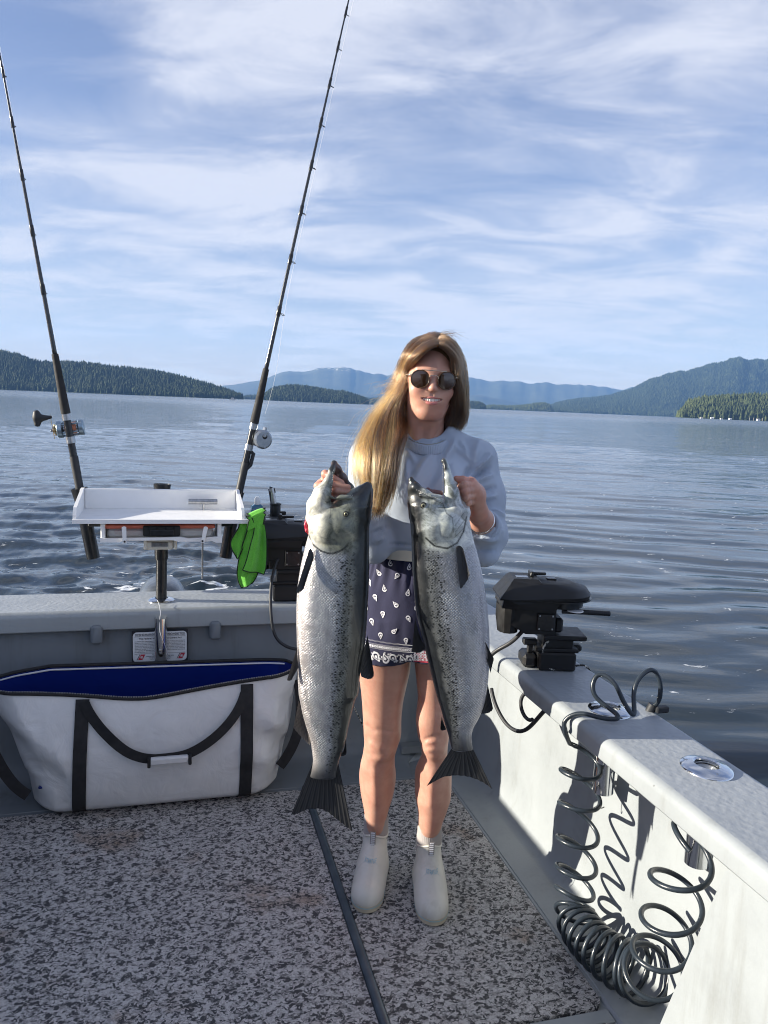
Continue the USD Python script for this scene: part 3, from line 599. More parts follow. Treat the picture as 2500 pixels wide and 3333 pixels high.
lead = spline([(1.325, 1.815, 0.70), (1.33, 1.80, 0.77), (1.30, 1.80, 0.815), (1.255, 1.79, 0.80), (1.225, 1.765, 0.735), (1.215, 1.745, 0.708), (1.195, 1.77, 0.74), (1.175, 1.80, 0.79), (1.15, 1.83, 0.80), (1.13, 1.825, 0.76), (1.165, 1.775, 0.715), (1.170, 1.745, 0.704), (1.14, 1.76, 0.698), (1.085, 1.815, 0.694), (1.058, 1.835, 0.668), (1.064, 1.82, 0.63)], 200)
full = np.vstack([lead, hp[15:]])
k5 = np.ones(9) / 9
fp = np.stack([np.convolve(np.pad(full[:, i], 4, 'edge'), k5, 'valid') for i in range(3)], 1)
part(hz_, 'hose', moved(tube(fp, 0.0066, 10), (-1.18, -1.6, 0)), 'hose_rubber', smooth=True)
part(hz_, 'coupling', moved(tube([(1.318, 1.82, 0.682), (1.324, 1.816, 0.705)], 0.013, 14), (-1.18, -1.6, 0)), 'black_rubber', smooth=40)
part(hz_, 'strap_end', moved(rbox(1.325, 1.365, 1.795, 1.815, 0.684, 0.702, 0.003), (-1.18, -1.6, 0)), 'black_rubber')

# ---------------------------------------------------------------- bait table on its pole, with rod tubes
TB = (-0.045, 3.21, GZ)
tb = bthing('bait_table', 'white bait cutting table on a black pole standing on the transom', 'bait table', TB)
def l_(m, b=TB): return moved(m, (-b[0], -b[1], -b[2]))
part(tb, 'base_flange', lathe([(0.026, 0.012), (0.044, 0.009), (0.052, 0.003), (0.052, -0.002)], 36), 'chrome', smooth=40)
part(tb, 'pole', lathe([(0.022, 0.0), (0.022, 0.17), (0.0265, 0.176), (0.0275, 0.20), (0.028, 0.232), (0, 0.232)], 24), 'black_gloss', smooth=40)
part(tb, 'pole_tail', moved(lathe([(0.0245, 0.0), (0.0245, -0.185), (0, -0.185)], 24), (0, -0.152, -0.03)), 'chrome', smooth=40)
for z in (-0.155,): part(tb, 'pin', moved(lathe([(0, 0.004), (0.005, 0.002), (0.005, 0)], 10), (-0.003, -0.1765, z), rot([1, 0, 0], 90)), 'steel', smooth=60)
zt = 1.037
fl = Polygon([(-0.366, 3.06), (0.345, 3.06), (0.352, 3.068), (0.352, 3.085), (0.345, 3.095), (0.285, 3.10), (0.275, 3.385), (-0.362, 3.385)])
part(tb, 'tray_floor', l_(extr(fl, 0.016, (0, 0, zt - 0.008))), 'white_plastic')
part(tb, 'back_wall', l_(rbox(-0.352, 0.263, 3.366, 3.380, zt + 0.006, 1.128, 0.003)), 'white_plastic')
for s, u0 in ((-1, -0.3655), (1, 0.2635)):
    pr = Polygon([(3.075, zt + 0.006), (3.075, zt + 0.022), (3.10, zt + 0.05), (3.31, 1.122), (3.33, 1.130), (3.3805, 1.130), (3.3805, zt + 0.006)])
    part(tb, 'side_wall', l_(extr(pr, 0.0125, r=np.array([[0, 0, 1, u0], [1, 0, 0, 0], [0, 1, 0, 0], [0, 0, 0, 1.0]]))), 'white_plastic')
for u in (-0.266, 0.170):
    part(tb, 'shelf_side', l_(rbox(u, u + 0.016, 3.07, 3.30, 0.962, zt - 0.009, 0.003)), 'white_plastic')
fr = Polygon([(-0.268, 0.957), (-0.195, 0.957), (-0.185, 0.962), (-0.03, 0.964), (0.0, 0.964), (0.02, 0.957), (0.13, 0.957), (0.15, 0.96), (0.165, 0.952), (0.188, 0.952), (0.188, 0.978), (0.165, 0.976), (0.06, 0.970), (0.03, 0.976), (-0.25, 0.972), (-0.268, 0.975)])
part(tb, 'shelf_rail', l_(extr(fr, 0.012, r=np.array([[1, 0, 0, 0], [0, 0, 1, 3.063], [0, 1, 0, 0], [0, 0, 0, 1.0]]))), 'white_plastic')
part(tb, 'shelf_floor', l_(rbox(-0.25, 0.17, 3.08, 3.29, 0.958, 0.968, 0.002)), 'cream_plastic')
part(tb, 'clamp', l_(rbox(-0.106, 0.004, 3.10, 3.27, 0.918, 0.957, 0.008)), 'cream_plastic')
part(tb, 'clamp_recess', l_(rbox(-0.082, -0.018, 3.094, 3.11, 0.930, 0.950, 0.003)), 'steel')
for u in (-0.110, 0.004): part(tb, 'clamp_ear', l_(rbox(u, u + 0.012, 3.095, 3.2, 0.920, 0.960, 0.004)), 'cream_plastic')
for u, t in ((-0.178, 2), (0.112, -12)):
    la = extr(Polygon([(-0.007, 0), (0.007, 0), (0.008, 0.062), (0, 0.066), (-0.008, 0.062)]), 0.008, r=np.array([[1, 0, 0, 0], [0, 0, 1, 0], [0, 1, 0, 0], [0, 0, 0, 1.0]]))
    q = part(tb, 'latch', l_(moved(la, (u, 3.050, 0.955), rot([0, 1, 0], -t))), 'white_plastic')
    part(q, 'pivot', l_(moved(lathe([(0, 0.002), (0.004, 0.001), (0.004, 0)], 10), (u, 3.0495, 0.962), rot([1, 0, 0], 90))), 'black_plastic')
def rod_tube(p0, p1, r):
    p0, p1 = np.array(p0), np.array(p1); d = p1 - p0; Lh = np.linalg.norm(d)
    m = lathe([(r * 0.84, 0.0), (r * 0.84, 0.005), (r, 0.0), (r, Lh - 0.06), (r * 1.25, Lh), (r * 1.15, Lh), (r * 0.9, Lh - 0.06)], 24)
    m.apply_transform(trimesh.geometry.align_vectors([0, 0, 1], d)); m.apply_translation(p0); return m
part(tb, 'rod_holder_tube', l_(rod_tube((-0.327, 3.43, 0.822), (-0.380, 3.43, 1.122), 0.0275)), 'black_gloss', smooth=40)
part(tb, 'rod_holder_tube', l_(rod_tube((0.226, 3.43, 0.818), (0.272, 3.43, 1.116), 0.0275)), 'black_gloss', smooth=40)
part(tb, 'rod_holder_tube', l_(rod_tube((-0.055, 3.44, 0.90), (-0.045, 3.45, 1.142), 0.03)), 'black_gloss', smooth=40)
for u, w in ((-0.33, 0.075), (0.18, 0.06)): part(tb, 'tube_bracket', l_(rbox(u, u + w, 3.26, 3.42, 0.985, 1.02, 0.004)), 'black_plastic')
mat('tackle_clear', {'tr': ('transparent_bsdf', {'color': (0.93, 0.94, 0.93)}), 'p': ('principled_bsdf', {'base_color': (0.62, 0.60, 0.57), 'roughness': 0.25}), 'm': ('mix_closure', {'fac': 0.62})},
    [('tr.BSDF', 'm.closure1'), ('p.BSDF', 'm.closure2')], surface='m.closure')
plain('tackle_red', (0.62, 0.16, 0.10), 0.35)
bx = bthing('tackle_box', 'clear tackle box with orange lid and black latch under the bait table', 'tackle box', (-0.04, 3.10, 0.969))
part(bx, 'tray', rbox(-0.205, 0.195, -0.012, 0.16, 0, 0.036, 0.010), 'tackle_clear', smooth=40)
part(bx, 'lid', rbox(-0.212, 0.202, -0.016, 0.165, 0.037, 0.052, 0.006), 'tackle_red')
part(bx, 'contents', rbox(-0.18, -0.06, 0.02, 0.13, 0.004, 0.028, 0.01), 'tackle_red')
lt = part(bx, 'latch', rbox(-0.072, 0.068, -0.030, -0.010, 0.008, 0.050, 0.005), 'black_plastic')
part(lt, 'latch_grip', rbox(-0.045, 0.043, -0.040, -0.030, 0.014, 0.034, 0.005), 'black_gloss')
for u in (-0.05, -0.02, 0.014, 0.044): part(lt, 'rib', rbox(u - 0.004, u + 0.004, -0.034, -0.030, 0.036, 0.047, 0.002), 'black_gloss')
th_ = bthing('gaff_tool', 'steel T-handled tool standing through the white bait table', 'hook tool', (0.125, 3.33, zt + 0.008))
part(th_, 'handle', tube([(-0.062, 0, 0.036), (0.058, 0, 0.036)], 0.0115, 20), 'steel', smooth=40)
part(th_, 'shaft', tube([(-0.002, 0, 0.036), (-0.002, 0, -0.02), (-0.002, 0, -0.30)], 0.0042, 10), 'steel', smooth=True)

# ---------------------------------------------------------------- fishing rods
mat('rod_blank', {'tc': ('texture_coordinate', {}), 'n': ('noise_texture', {'scale': 30, 'detail': 2}), 'r': ('rgb_ramp', {'ramp': [(0.3, (0.010, 0.011, 0.012)), (0.7, (0.02, 0.021, 0.022))]}), 'p': ('principled_bsdf', {'roughness': 0.22, 'coat_weight': 0.6})},
    [('tc.object', 'n.vector'), ('n.fac', 'r.fac'), ('r.color', 'p.base_color')])
plain('foam_grip', (0.016, 0.016, 0.017), 0.75, bump=0.3, bscale=600)
plain('reel_blue', (0.30, 0.38, 0.44), 0.25, metal=0.85, var=0.1)
plain('reel_grey', (0.33, 0.36, 0.39), 0.32, metal=0.75, var=0.08)
plain('braid_line', (0.72, 0.28, 0.16), 0.6)
plain('brass', (0.55, 0.42, 0.22), 0.3, metal=1.0)
plain('fishing_line', (0.72, 0.74, 0.76), 0.4)
def along(p0, p1, bend, n=60):
    p0, p1 = np.array(p0, float), np.array(p1, float); t = np.linspace(0, 1, n)[:, None]
    return p0 + (p1 - p0) * t + np.array(bend) * (t * t)
def rod(label, p0, p1, bend, side):
    b = thing('fishing_rod', label, 'fishing rod', to_w(p0), BOAT)
    c = along((0, 0, 0), np.array(p1) - p0, bend, 200)
    s = np.r_[0, np.cumsum(np.linalg.norm(np.diff(c, axis=0), axis=1))]
    at = lambda q: np.array([np.interp(q, s, c[:, i]) for i in range(3)])
    seg = lambda a, b_, r0, r1, n=12, m=16: tube([at(q) for q in np.linspace(a, b_, m)], np.linspace(r0, r1, m), n)
    part(b, 'butt', seg(0, 0.38, 0.0165, 0.0175), 'black_rubber', smooth=40)
    part(b, 'reel_seat', seg(0.38, 0.60, 0.0150, 0.0150), 'black_gloss', smooth=40)
    part(b, 'seat_ring', seg(0.435, 0.462, 0.0185, 0.0185), 'steel', smooth=40)
    part(b, 'seat_ring', seg(0.530, 0.556, 0.0185, 0.0180), 'steel', smooth=40)
    part(b, 'fore_grip', seg(0.558, 0.80, 0.0195, 0.0135), 'foam_grip', smooth=40)
    part(b, 'blank', seg(0.80, s[-1], 0.0095, 0.0025, 10, 60), 'rod_blank', smooth=True)
    for i, q in enumerate(np.r_[0.80 + np.cumsum(0.245 * 0.925 ** np.arange(12))]):
        if q > s[-1] - 0.02: break
        p, t = at(q), at(q + 0.01) - at(q); t /= np.linalg.norm(t)
        r = 0.0085 - 0.0004 * i; br = np.interp(q, [0.8, s[-1]], [0.0095, 0.0025])
        out = np.array(side, float); out -= t * (out @ t); out /= np.linalg.norm(out)
        a = np.linspace(0, 2 * np.pi, 15); bi = np.cross(t, out); nrm = (t * 0.35 + out * 0.0); 
        ring = [p + out * (br + r + 0.003) + r * (np.cos(x) * out + np.sin(x) * (0.85 * bi + 0.5 * t)) for x in a]
        g = part(b, 'line_guide', cat_([tube(ring, 0.0014, 6, cap=False), tube([p + t * 0.018 + out * br * 0.8, p + out * (br + 0.003)], 0.0013, 6)]), 'black_gloss', smooth=True)
        part(g, 'wrap', tube([p - t * 0.012, p + t * 0.03], [br * 1.0 + 0.0018, br + 0.0014], 10), 'black_gloss', smooth=True)
    ln = [at(q) + np.array(side) * (0.022 + 0.03 * math.exp(-((q - 0.75) / 0.25) ** 2)) for q in np.linspace(0.60, s[-1], 40)]
    part(b, 'line', tube(ln, 0.00045, 4), 'fishing_line', smooth=True)
    return b, at
rA, atA = rod('black fishing rod leaning left in its tube, reel crank pointing left', np.array((-0.340, 3.43, 0.88)), (-0.668, 3.43, 2.95), (0.0, 0.0, 0.0), (0.15, 0.98, 0.0))
rB, atB = rod('black fishing rod leaning right in its tube, its tip running out at the top', np.array((0.234, 3.43, 0.87)), (0.728, 3.43, 3.36), (0.012, 0, 0), (0.93, 0.30, 0.0))
# the left rod's baitcasting reel, seen from the side of its spool axis
def reel_frame(b, at, q, axis, out, mats):
    p = at(q); t = at(q + 0.02) - at(q); t /= np.linalg.norm(t)
    axis = np.array(axis, float); axis -= t * (axis @ t); axis /= np.linalg.norm(axis); o = np.cross(axis, t); o *= np.sign(o @ np.array(out)); 
    M = np.eye(4); M[:3, 0], M[:3, 1], M[:3, 2] = np.cross(o, axis), o, axis; M[:3, 3] = p + o * 0.045
    if np.linalg.det(M[:3, :3]) < 0: M[:3, 0] *= -1
    return M
M = reel_frame(rA, atA, 0.495, (-1, 0, 0), (0, 1, 0), None)
R_ = lambda m: (lambda q: (q.apply_transform(M), q)[1])(m.copy())
disc = lambda r, z0, z1, b=0.003: lathe([(0, z0), (r - b, z0), (r, z0 + b), (r, z1 - b), (r - b, z1), (0, z1)], 32)
rl = part(rA, 'reel', R_(disc(0.036, 0.028, 0.050)), 'reel_blue', smooth=30)
part(rl, 'side_plate', R_(disc(0.034, -0.055, -0.034)), 'reel_blue', smooth=30)
part(rl, 'spool', R_(disc(0.016, -0.033, 0.027)), 'steel', smooth=30)
part(rl, 'line_on_spool', R_(disc(0.023, -0.026, 0.020)), 'braid_line', smooth=30)
for a in (30, 100, 170, 240, 310): part(rl, 'pillar', R_(moved(disc(0.0045, -0.034, 0.028, 0.001), (0.029 * math.cos(math.radians(a)), 0.029 * math.sin(math.radians(a)), 0))), 'reel_blue')
part(rl, 'foot', R_(rbox(-0.03, 0.03, -0.036, -0.026, -0.012, 0.012)), 'steel')
part(rl, 'drag_star', R_(cat_([disc(0.009, 0.05, 0.068)] + [moved(rbox(0, 0.024, -0.003, 0.003, 0.056, 0.062, 0.001), r=rot([0, 0, 1], a)) for a in (20, 92, 164, 236, 308)])), 'brass')
part(rl, 'crank_arm', R_(hull([(0.03 * c + 0.006 * s * e, 0, 0.066 + h) for c, s in ((-1, 1), (1.9, 1)) for e in (-1, 1) for h in (0, 0.003)] + [(-0.03, 0.004, 0.067), (0.057, 0.004, 0.067), (-0.03, -0.004, 0.067), (0.057, -0.004, 0.067)])), 'brass', smooth=False)
part(rl, 'crank_nut', R_(disc(0.006, 0.060, 0.078)), 'steel')
kn = Field((-0.03, -0.03, 0.06), (0.09, 0.03, 0.15), 0.002)
kn.chain([((0.055, 0, 0.068), 0.007), ((0.055, 0, 0.088), 0.0085), ((0.056, 0, 0.105), 0.013), ((0.060, 0, 0.118), 0.017)], 0.01); kn.cap((0.035, 0, 0.122), (0.078, 0, 0.118), 0.013, 0.013, 0.012)
part(rl, 'crank_knob', R_(kn.mesh(3)), 'black_rubber', smooth=True)
# the right rod's lever reel, its round side plate facing forward
M = reel_frame(rB, atB, 0.497, (0.25, -1, 0), (1, 0, 0), None)
rl = part(rB, 'reel', R_(disc(0.042, 0.020, 0.040, 0.008)), 'reel_grey', smooth=30)
part(rl, 'side_plate', R_(disc(0.038, -0.045, -0.028, 0.005)), 'reel_grey', smooth=30)
part(rl, 'line_on_spool', R_(disc(0.024, -0.028, 0.019)), 'braid_line', smooth=30)
for a in (20, 95, 160, 235, 300):
    part(rl, 'pillar', R_(moved(disc(0.004, -0.03, 0.022, 0.001), (0.034 * math.cos(math.radians(a)), 0.034 * math.sin(math.radians(a)), 0))), 'reel_grey')
    part(rl, 'screw', R_(moved(disc(0.0035, 0.038, 0.042, 0.001), (0.034 * math.cos(math.radians(a)), 0.034 * math.sin(math.radians(a)), 0))), 'steel')
part(rl, 'bearing_cap', R_(moved(disc(0.0125, 0.038, 0.041, 0.002), (-0.014, 0.002, 0))), 'black_plastic')
part(rl, 'cap_boss', R_(moved(disc(0.0075, 0.040, 0.046, 0.002), (-0.018, 0.0, 0))), 'steel')
part(rl, 'foot', R_(rbox(-0.03, 0.03, -0.040, -0.026, -0.012, 0.012)), 'steel')
part(rl, 'lever', R_(rbox(-0.055, -0.03, 0.01, 0.02, -0.03, 0.0, 0.003)), 'steel')
part(rB, 'trigger', tube([atB(0.34) , atB(0.37) + np.array([0.024, 0, 0]), atB(0.42) + np.array([0.026, 0, 0]), atB(0.44)], 0.009, 10), 'black_rubber', smooth=True)

# ---------------------------------------------------------------- towel, bucket, bottle, tube stand
mat('towel_green', {'tc': ('texture_coordinate', {}), 'n': ('noise_texture', {'scale': 420, 'detail': 2}), 'r': ('rgb_ramp', {'ramp': [(0.3, (0.10, 0.42, 0.035)), (0.7, (0.16, 0.56, 0.05))]}), 'b': ('bump', {'strength': 0.8, 'distance': 0.003}), 'p': ('principled_bsdf', {'roughness': 0.95, 'sheen_weight': 0.3})},
    [('tc.object', 'n.vector'), ('n.fac', 'r.fac'), ('r.color', 'p.base_color'), ('n.fac', 'b.height'), ('b.normal', 'p.normal')])
plain('towel_hem', (0.012, 0.02, 0.012), 0.9)
tw = bthing('hand_towel', 'bright green microfibre towel with black hem draped over the tray corner', 'towel', (0.30, 3.07, 0.76))
def cloth(edgeL, edgeR, top_y, seed, fold, n=30, m=26):
    """a hanging sheet between a left and a right edge given as (u, z) from top to bottom, folded in depth"""
    l, r = spline([(a, 0, b) for a, b in edgeL], n), spline([(a, 0, b) for a, b in edgeR], n)
    w = np.linspace(0, 1, m); V = l[:, None] * (1 - w)[None, :, None] + r[:, None] * w[None, :, None]
    t = np.linspace(0, 1, n)[:, None]
    V[:, :, 1] = top_y + fold * sm(0.05, 0.35, t) * np.sin(w[None] * 7.5 + seed) - 0.008 * t + 0.02 * (meshkit.fbm(V * 14 + seed, 3, 3) - 0.5)
    return V
def sheet(parent, V, name='cloth'):
    b = np.array((0.30, 3.07, 0.76)); V = V - b
    p = part(parent, name, grid_mesh(V), 'towel_green', smooth=True)
    e = np.vstack([V[:, 0], V[-1, 1:], V[::-1, -1][1:]])
    part(p, 'hem', tube(e, 0.0022, 6), 'towel_hem', smooth=True)
sheet(tw, cloth([(0.255, 1.028), (0.235, 0.98), (0.222, 0.945), (0.232, 0.915), (0.247, 0.888)], [(0.298, 1.028), (0.285, 0.97), (0.272, 0.93), (0.262, 0.905), (0.250, 0.885)], 3.075, 0.3, 0.006, 22, 12))
sheet(tw, cloth([(0.292, 1.028), (0.266, 0.93), (0.250, 0.85), (0.252, 0.80), (0.268, 0.766)], [(0.330, 1.028), (0.336, 0.94), (0.338, 0.86), (0.325, 0.81), (0.31, 0.785)], 3.062, 1.2, 0.008))
sheet(tw, cloth([(0.302, 1.055), (0.312, 1.02), (0.297, 0.94), (0.282, 0.88), (0.268, 0.845)], [(0.348, 1.045), (0.358, 1.00), (0.362, 0.92), (0.358, 0.85), (0.352, 0.828)], 3.044, 2.6, 0.011))
V = np.array([[(u + 0.006 * math.sin(9 * t), 3.062 - 0.02 * math.cos(t), 1.050 + 0.030 * math.sin(t) - 0.03 * (t < 0) + 0.012 * math.sin(40 * u)) for u in np.linspace(0.288, 0.352, 14)] for t in np.linspace(-0.2, 3.4, 18)])
sheet(tw, V)

bk = bthing('bucket', 'white plastic pail standing behind the green towel', 'bucket', (0.352, 3.37, 0.90))
part(bk, 'pail', lathe([(0, 0), (0.056, 0), (0.064, 0.11), (0.067, 0.112), (0.068, 0.128), (0.064, 0.130), (0.061, 0.11), (0.054, 0.01), (0, 0.01)], 36), 'white_plastic', smooth=35)
part(bk, 'rim', moved(lathe([(0.066, 0), (0.070, 0.003), (0.070, 0.011), (0.066, 0.013)], 36), (0, 0, 0.108)), 'white_plastic', smooth=40)
part(bk, 'bracket', rbox(-0.03, 0.05, 0.02, 0.05, -0.012, 0.0), 'black_plastic')
plain('bottle_blue', (0.015, 0.12, 0.22), 0.12, coat=0.5)
bo = bthing('soap_bottle', 'blue bottle with a white cap standing in the white pail', 'bottle', (0.357, 3.37, 0.915))
part(bo, 'body', hull([(s * a, t * b, z) for s in (-1, 1) for t in (-1, 1) for a, b, z in ((0.026, 0.016, 0), (0.029, 0.018, 0.12), (0.024, 0.014, 0.142), (0.012, 0.009, 0.152))]), 'bottle_blue', smooth=50)
part(bo, 'cap', moved(lathe([(0.013, 0), (0.013, 0.014), (0.0105, 0.03), (0.006, 0.034), (0, 0.034)], 20), (0, 0, 0.150)), 'white_plastic', smooth=40)
sd = bthing('rod_stand', 'dark grey tube stand holding a silver pipe beside the white pail', 'rod holder', (0.43, 3.32, 0.90))
part(sd, 'socket', lathe([(0.020, 0), (0.023, 0.02), (0.023, 0.17), (0.0255, 0.172), (0.0255, 0.178), (0.020, 0.178), (0.020, 0.06)], 28), 'reel_grey' if False else 'black_gloss', smooth=35)
part(sd, 'pipe', tube([(0.0, 0, 0.10), (-0.010, 0.0, 0.19), (-0.022, 0.0, 0.243)], 0.0125, 18), 'steel', smooth=40)
part(sd, 'pipe_cap', tube([(-0.018, -0.003, 0.180), (-0.026, -0.008, 0.225), (-0.0235, 0, 0.2465), (-0.008, 0.006, 0.240), (-0.004, 0.004, 0.222)], 0.005, 8), 'black_rubber', smooth=True)
part(sd, 'clamp_knob', rbox(0.022, 0.046, -0.008, 0.008, 0.125, 0.142, 0.003), 'black_plastic')
part(sd, 'clamp_tail', hull([(0.030, -0.004, 0.128), (0.036, 0.004, 0.128), (0.034, 0.0, 0.11), (0.042, 0, 0.085), (0.036, 0, 0.09)]), 'black_plastic')
part(sd, 'arm', tube([(0, 0, 0.0), (0.03, -0.05, -0.1), (0.06, -0.06, -0.22)], 0.014, 12), 'black_plastic', smooth=True)

# ---------------------------------------------------------------- downriggers
def downrigger(base, rz, label, arm=True, sc=1.0, shift=0.0):
    d = thing('downrigger', label, 'downrigger', to_w(base), BOAT + math.radians(rz)); UsdGeom.Xformable(stage.GetPrimAtPath(d)).AddScaleOp().Set(Gf.Vec3f(sc, sc, sc))
    X = lambda m: m
    part(d, 'mounting_block', rbox(-0.065, 0.072, -0.07, 0.07, 0.0, 0.068, 0.006), 'black_plastic')
    part(d, 'base_plate', rbox(-0.075, 0.082, -0.062, 0.062, 0.068, 0.082, 0.004), 'black_plastic')
    part(d, 'swivel_neck', hull([(x, y, z) for x, y, z in [(-0.05, -0.05, 0.082), (0.06, -0.05, 0.082), (0.06, 0.05, 0.082), (-0.05, 0.05, 0.082), (-0.05, -0.05, 0.12), (0.062, -0.05, 0.12), (0.062, 0.05, 0.12), (-0.05, 0.05, 0.12)]]), 'black_plastic', smooth=False)
    part(d, 'swivel_plate', rbox(-0.052, 0.108, -0.065, 0.065, 0.115, 0.133, 0.004), 'black_plastic')
    def up_(d, n, m, mt, **k): return part(d, n, moved(m, (shift, 0, 0)), mt, **k)
    up_(d, 'motor_housing', hull([(x * s, y, z) for s in (1,) for x, y, z in [(-0.12, -0.055, 0.17), (-0.12, 0.055, 0.17), (-0.06, -0.06, 0.135), (-0.06, 0.06, 0.135), (0.05, -0.06, 0.135), (0.05, 0.06, 0.135), (0.05, -0.06, 0.235), (0.05, 0.06, 0.235), (-0.12, -0.055, 0.235), (-0.12, 0.055, 0.235)]]), 'black_plastic', smooth=False)
    up_(d, 'motor_panel', rbox(-0.02, 0.045, -0.068, -0.060, 0.15, 0.215, 0.004), 'black_gloss')
    for x in (-0.012, 0.036):
        for z in (0.158, 0.207): up_(d, 'screw', moved(lathe([(0, 0.002), (0.0035, 0.0015), (0.0035, 0)], 10), (x, -0.068, z), rot([1, 0, 0], 90)), 'steel')
    up_(d, 'side_cover', rbox(0.05, 0.082, -0.05, 0.05, 0.14, 0.195, 0.008), 'black_plastic')
    up_(d, 'spool_cover', hull([(x, y, z) for x, y, z in [(-0.155, -0.085, 0.235), (-0.155, 0.075, 0.235), (-0.10, -0.095, 0.235), (0.04, -0.095, 0.235), (0.055, 0.09, 0.235), (-0.15, -0.09, 0.272), (-0.15, 0.08, 0.272), (-0.10, -0.10, 0.255), (0.055, -0.10, 0.275), (0.055, 0.09, 0.275)]]), 'black_plastic', smooth=False)
    lid = [(-0.165, -0.092, 0.272), (-0.165, 0.085, 0.272), (-0.118, -0.066, 0.335), (-0.118, 0.06, 0.335), (-0.12, -0.108, 0.272)]
    for a in np.linspace(-90, 90, 15):
        c, s = math.cos(math.radians(a)), math.sin(math.radians(a))
        lid += [(0.075 + 0.105 * c, 0.108 * s, 0.272), (0.075 + 0.110 * c, 0.112 * s, 0.285), (0.07 + 0.098 * c, 0.10 * s, 0.308), (0.02 + 0.09 * c, 0.075 * s, 0.326)]
    up_(d, 'lid', hull(lid), 'black_plastic', smooth=25)
    up_(d, 'lid_rim', extr(Point(0.075, 0).buffer(0.113, quad_segs=10).union(Polygon([(-0.166, -0.092), (0.075, -0.113), (0.075, 0.113), (-0.166, 0.086)])), 0.005, (0, 0, 0.266)), 'black_gloss', smooth=30)
    up_(d, 'raised_deck', hull([(x, y, z) for x, y, z in [(-0.125, -0.07, 0.328), (-0.125, 0.06, 0.328), (-0.012, -0.075, 0.328), (0.0, 0.06, 0.328), (-0.112, -0.058, 0.341), (-0.112, 0.05, 0.341), (-0.025, -0.06, 0.341), (-0.015, 0.05, 0.341)]]), 'black_plastic', smooth=False)
    up_(d, 'control_knob', cat_([rbox(-0.045, -0.032, -0.018, 0.03, 0.341, 0.360, 0.002), rbox(-0.045, 0.02, 0.012, 0.03, 0.341, 0.352, 0.003), rbox(0.02, 0.055, -0.01, 0.02, 0.326, 0.335, 0.002)]), 'black_gloss')
    up_(d, 'label_plate', rbox(-0.10, -0.055, -0.035, -0.005, 0.3405, 0.3422, 0.0005), 'steel')
    up_(d, 'line_spool', moved(disc(0.085, 0.236, 0.2655), (0.075, 0.0, 0)), 'black_gloss')
    if arm:
        up_(d, 'counter_disc', moved(disc(0.03, 0.238, 0.242, 0.001), (0.115, -0.07, -0.008)), 'white_plastic')
        pk = [(0.07, -0.06, 0.225), (0.13, -0.062, 0.226), (0.245, -0.066, 0.224)]
        up_(d, 'crank_grip', cat_([tube(pk, 0.0085, 12)] + [tube([np.array(pk[1]) + (np.array(pk[2]) - pk[1]) * t, np.array(pk[1]) + (np.array(pk[2]) - pk[1]) * (t + 0.025)], 0.0098, 10) for t in np.linspace(0, 0.95, 16)]), 'black_rubber', smooth=40)
    sk = [(-0.155 + 0.05 * (1 + 0.95 * math.cos(math.radians(a))) , 0.06 * math.sin(math.radians(a)), z) for a in range(0, 360, 30) for z in (0.165, 0.19, 0.236)]
    up_(d, 'motor_can', hull([((x + 0.105) * (0.8 if z < 0.17 else 1) - 0.115, y * (0.8 if z < 0.17 else 1), z - (0.035 if z < 0.17 else 0)) for x, y, z in sk]), 'black_plastic', smooth=30)
    return d
d2 = downrigger((1.215, 2.22, GZ + 0.002), -14, 'black plastic downrigger clamped on the starboard gunwale, crank grip pointing out', True, 0.88, -0.062)
d1 = downrigger((0.475, 3.20, GZ + 0.002), -4, 'black plastic downrigger on the transom half hidden behind the left fish', False)
part(d2, 'clamp_foot', rbox(-0.12, -0.065, -0.045, 0.055, 0.0, 0.05, 0.012), 'black_plastic')
part(d2, 'clamp_post', cat_([rbox(-0.10, -0.08, -0.02, 0.0, 0.05, 0.085, 0.003), rbox(-0.118, -0.066, -0.026, 0.006, 0.082, 0.105, 0.004)]), 'black_plastic')
part(d2, 'side_knob', rbox(0.07, 0.105, -0.02, 0.02, 0.06, 0.085, 0.006), 'black_plastic')
part(d1, 'side_knob', rbox(-0.085, -0.062, -0.06, -0.03, 0.135, 0.175, 0.004), 'black_plastic')
mat('rope_check', {'tc': ('texture_coordinate', {}), 'c': ('voronoi_texture', {'scale': 150}), 'r': ('rgb_ramp', {'interpolate': False, 'ramp': [(0, (0.02, 0.02, 0.02)), (0.55, (0.5, 0.48, 0.42))]}), 's': ('separate_color', {}), 'p': ('principled_bsdf', {'roughness': 0.9})},
    [('tc.object', 'c.vector'), ('c.color', 's.color'), ('s.r', 'r.fac'), ('r.color', 'p.base_color')])
def cable(name, label, cat, pts, r, m, n=60, group=None):
    b = np.array(pts[0], float); q = spline(np.array(pts, float) - b, n)
    return top_b(name, tube(q, r, 8), m, b, label, cat)
def top_b(name, mesh, m, base, label, cat):
    """a one-mesh thing in boat axes"""
    v = mesh.copy(); R = np.eye(4); R[:2, :2] = [[CB, -SB], [SB, CB]]; v.apply_transform(R)
    w = to_w(base)
    path = '/World/' + numbered('/World', name)
    g = usdkit.mesh(stage, path, v, L[m], smooth=True); g.AddTranslateOp().Set(Gf.Vec3d(*map(float, w))); g.CreateDoubleSidedAttr(True)
    keys(g.GetPrim(), label, cat); return path
cable('safety_cord', 'black and white checked cord looped round the downrigger foot', 'cord', [(1.30, 2.20, 0.80), (1.24, 2.19, 0.785), (1.17, 2.185, 0.775), (1.155, 2.18, 0.74), (1.165, 2.175, 0.705), (1.19, 2.165, 0.692), (1.25, 2.17, 0.692), (1.32, 2.185, 0.69), (1.345, 2.19, 0.66)], 0.0035, 'rope_check')
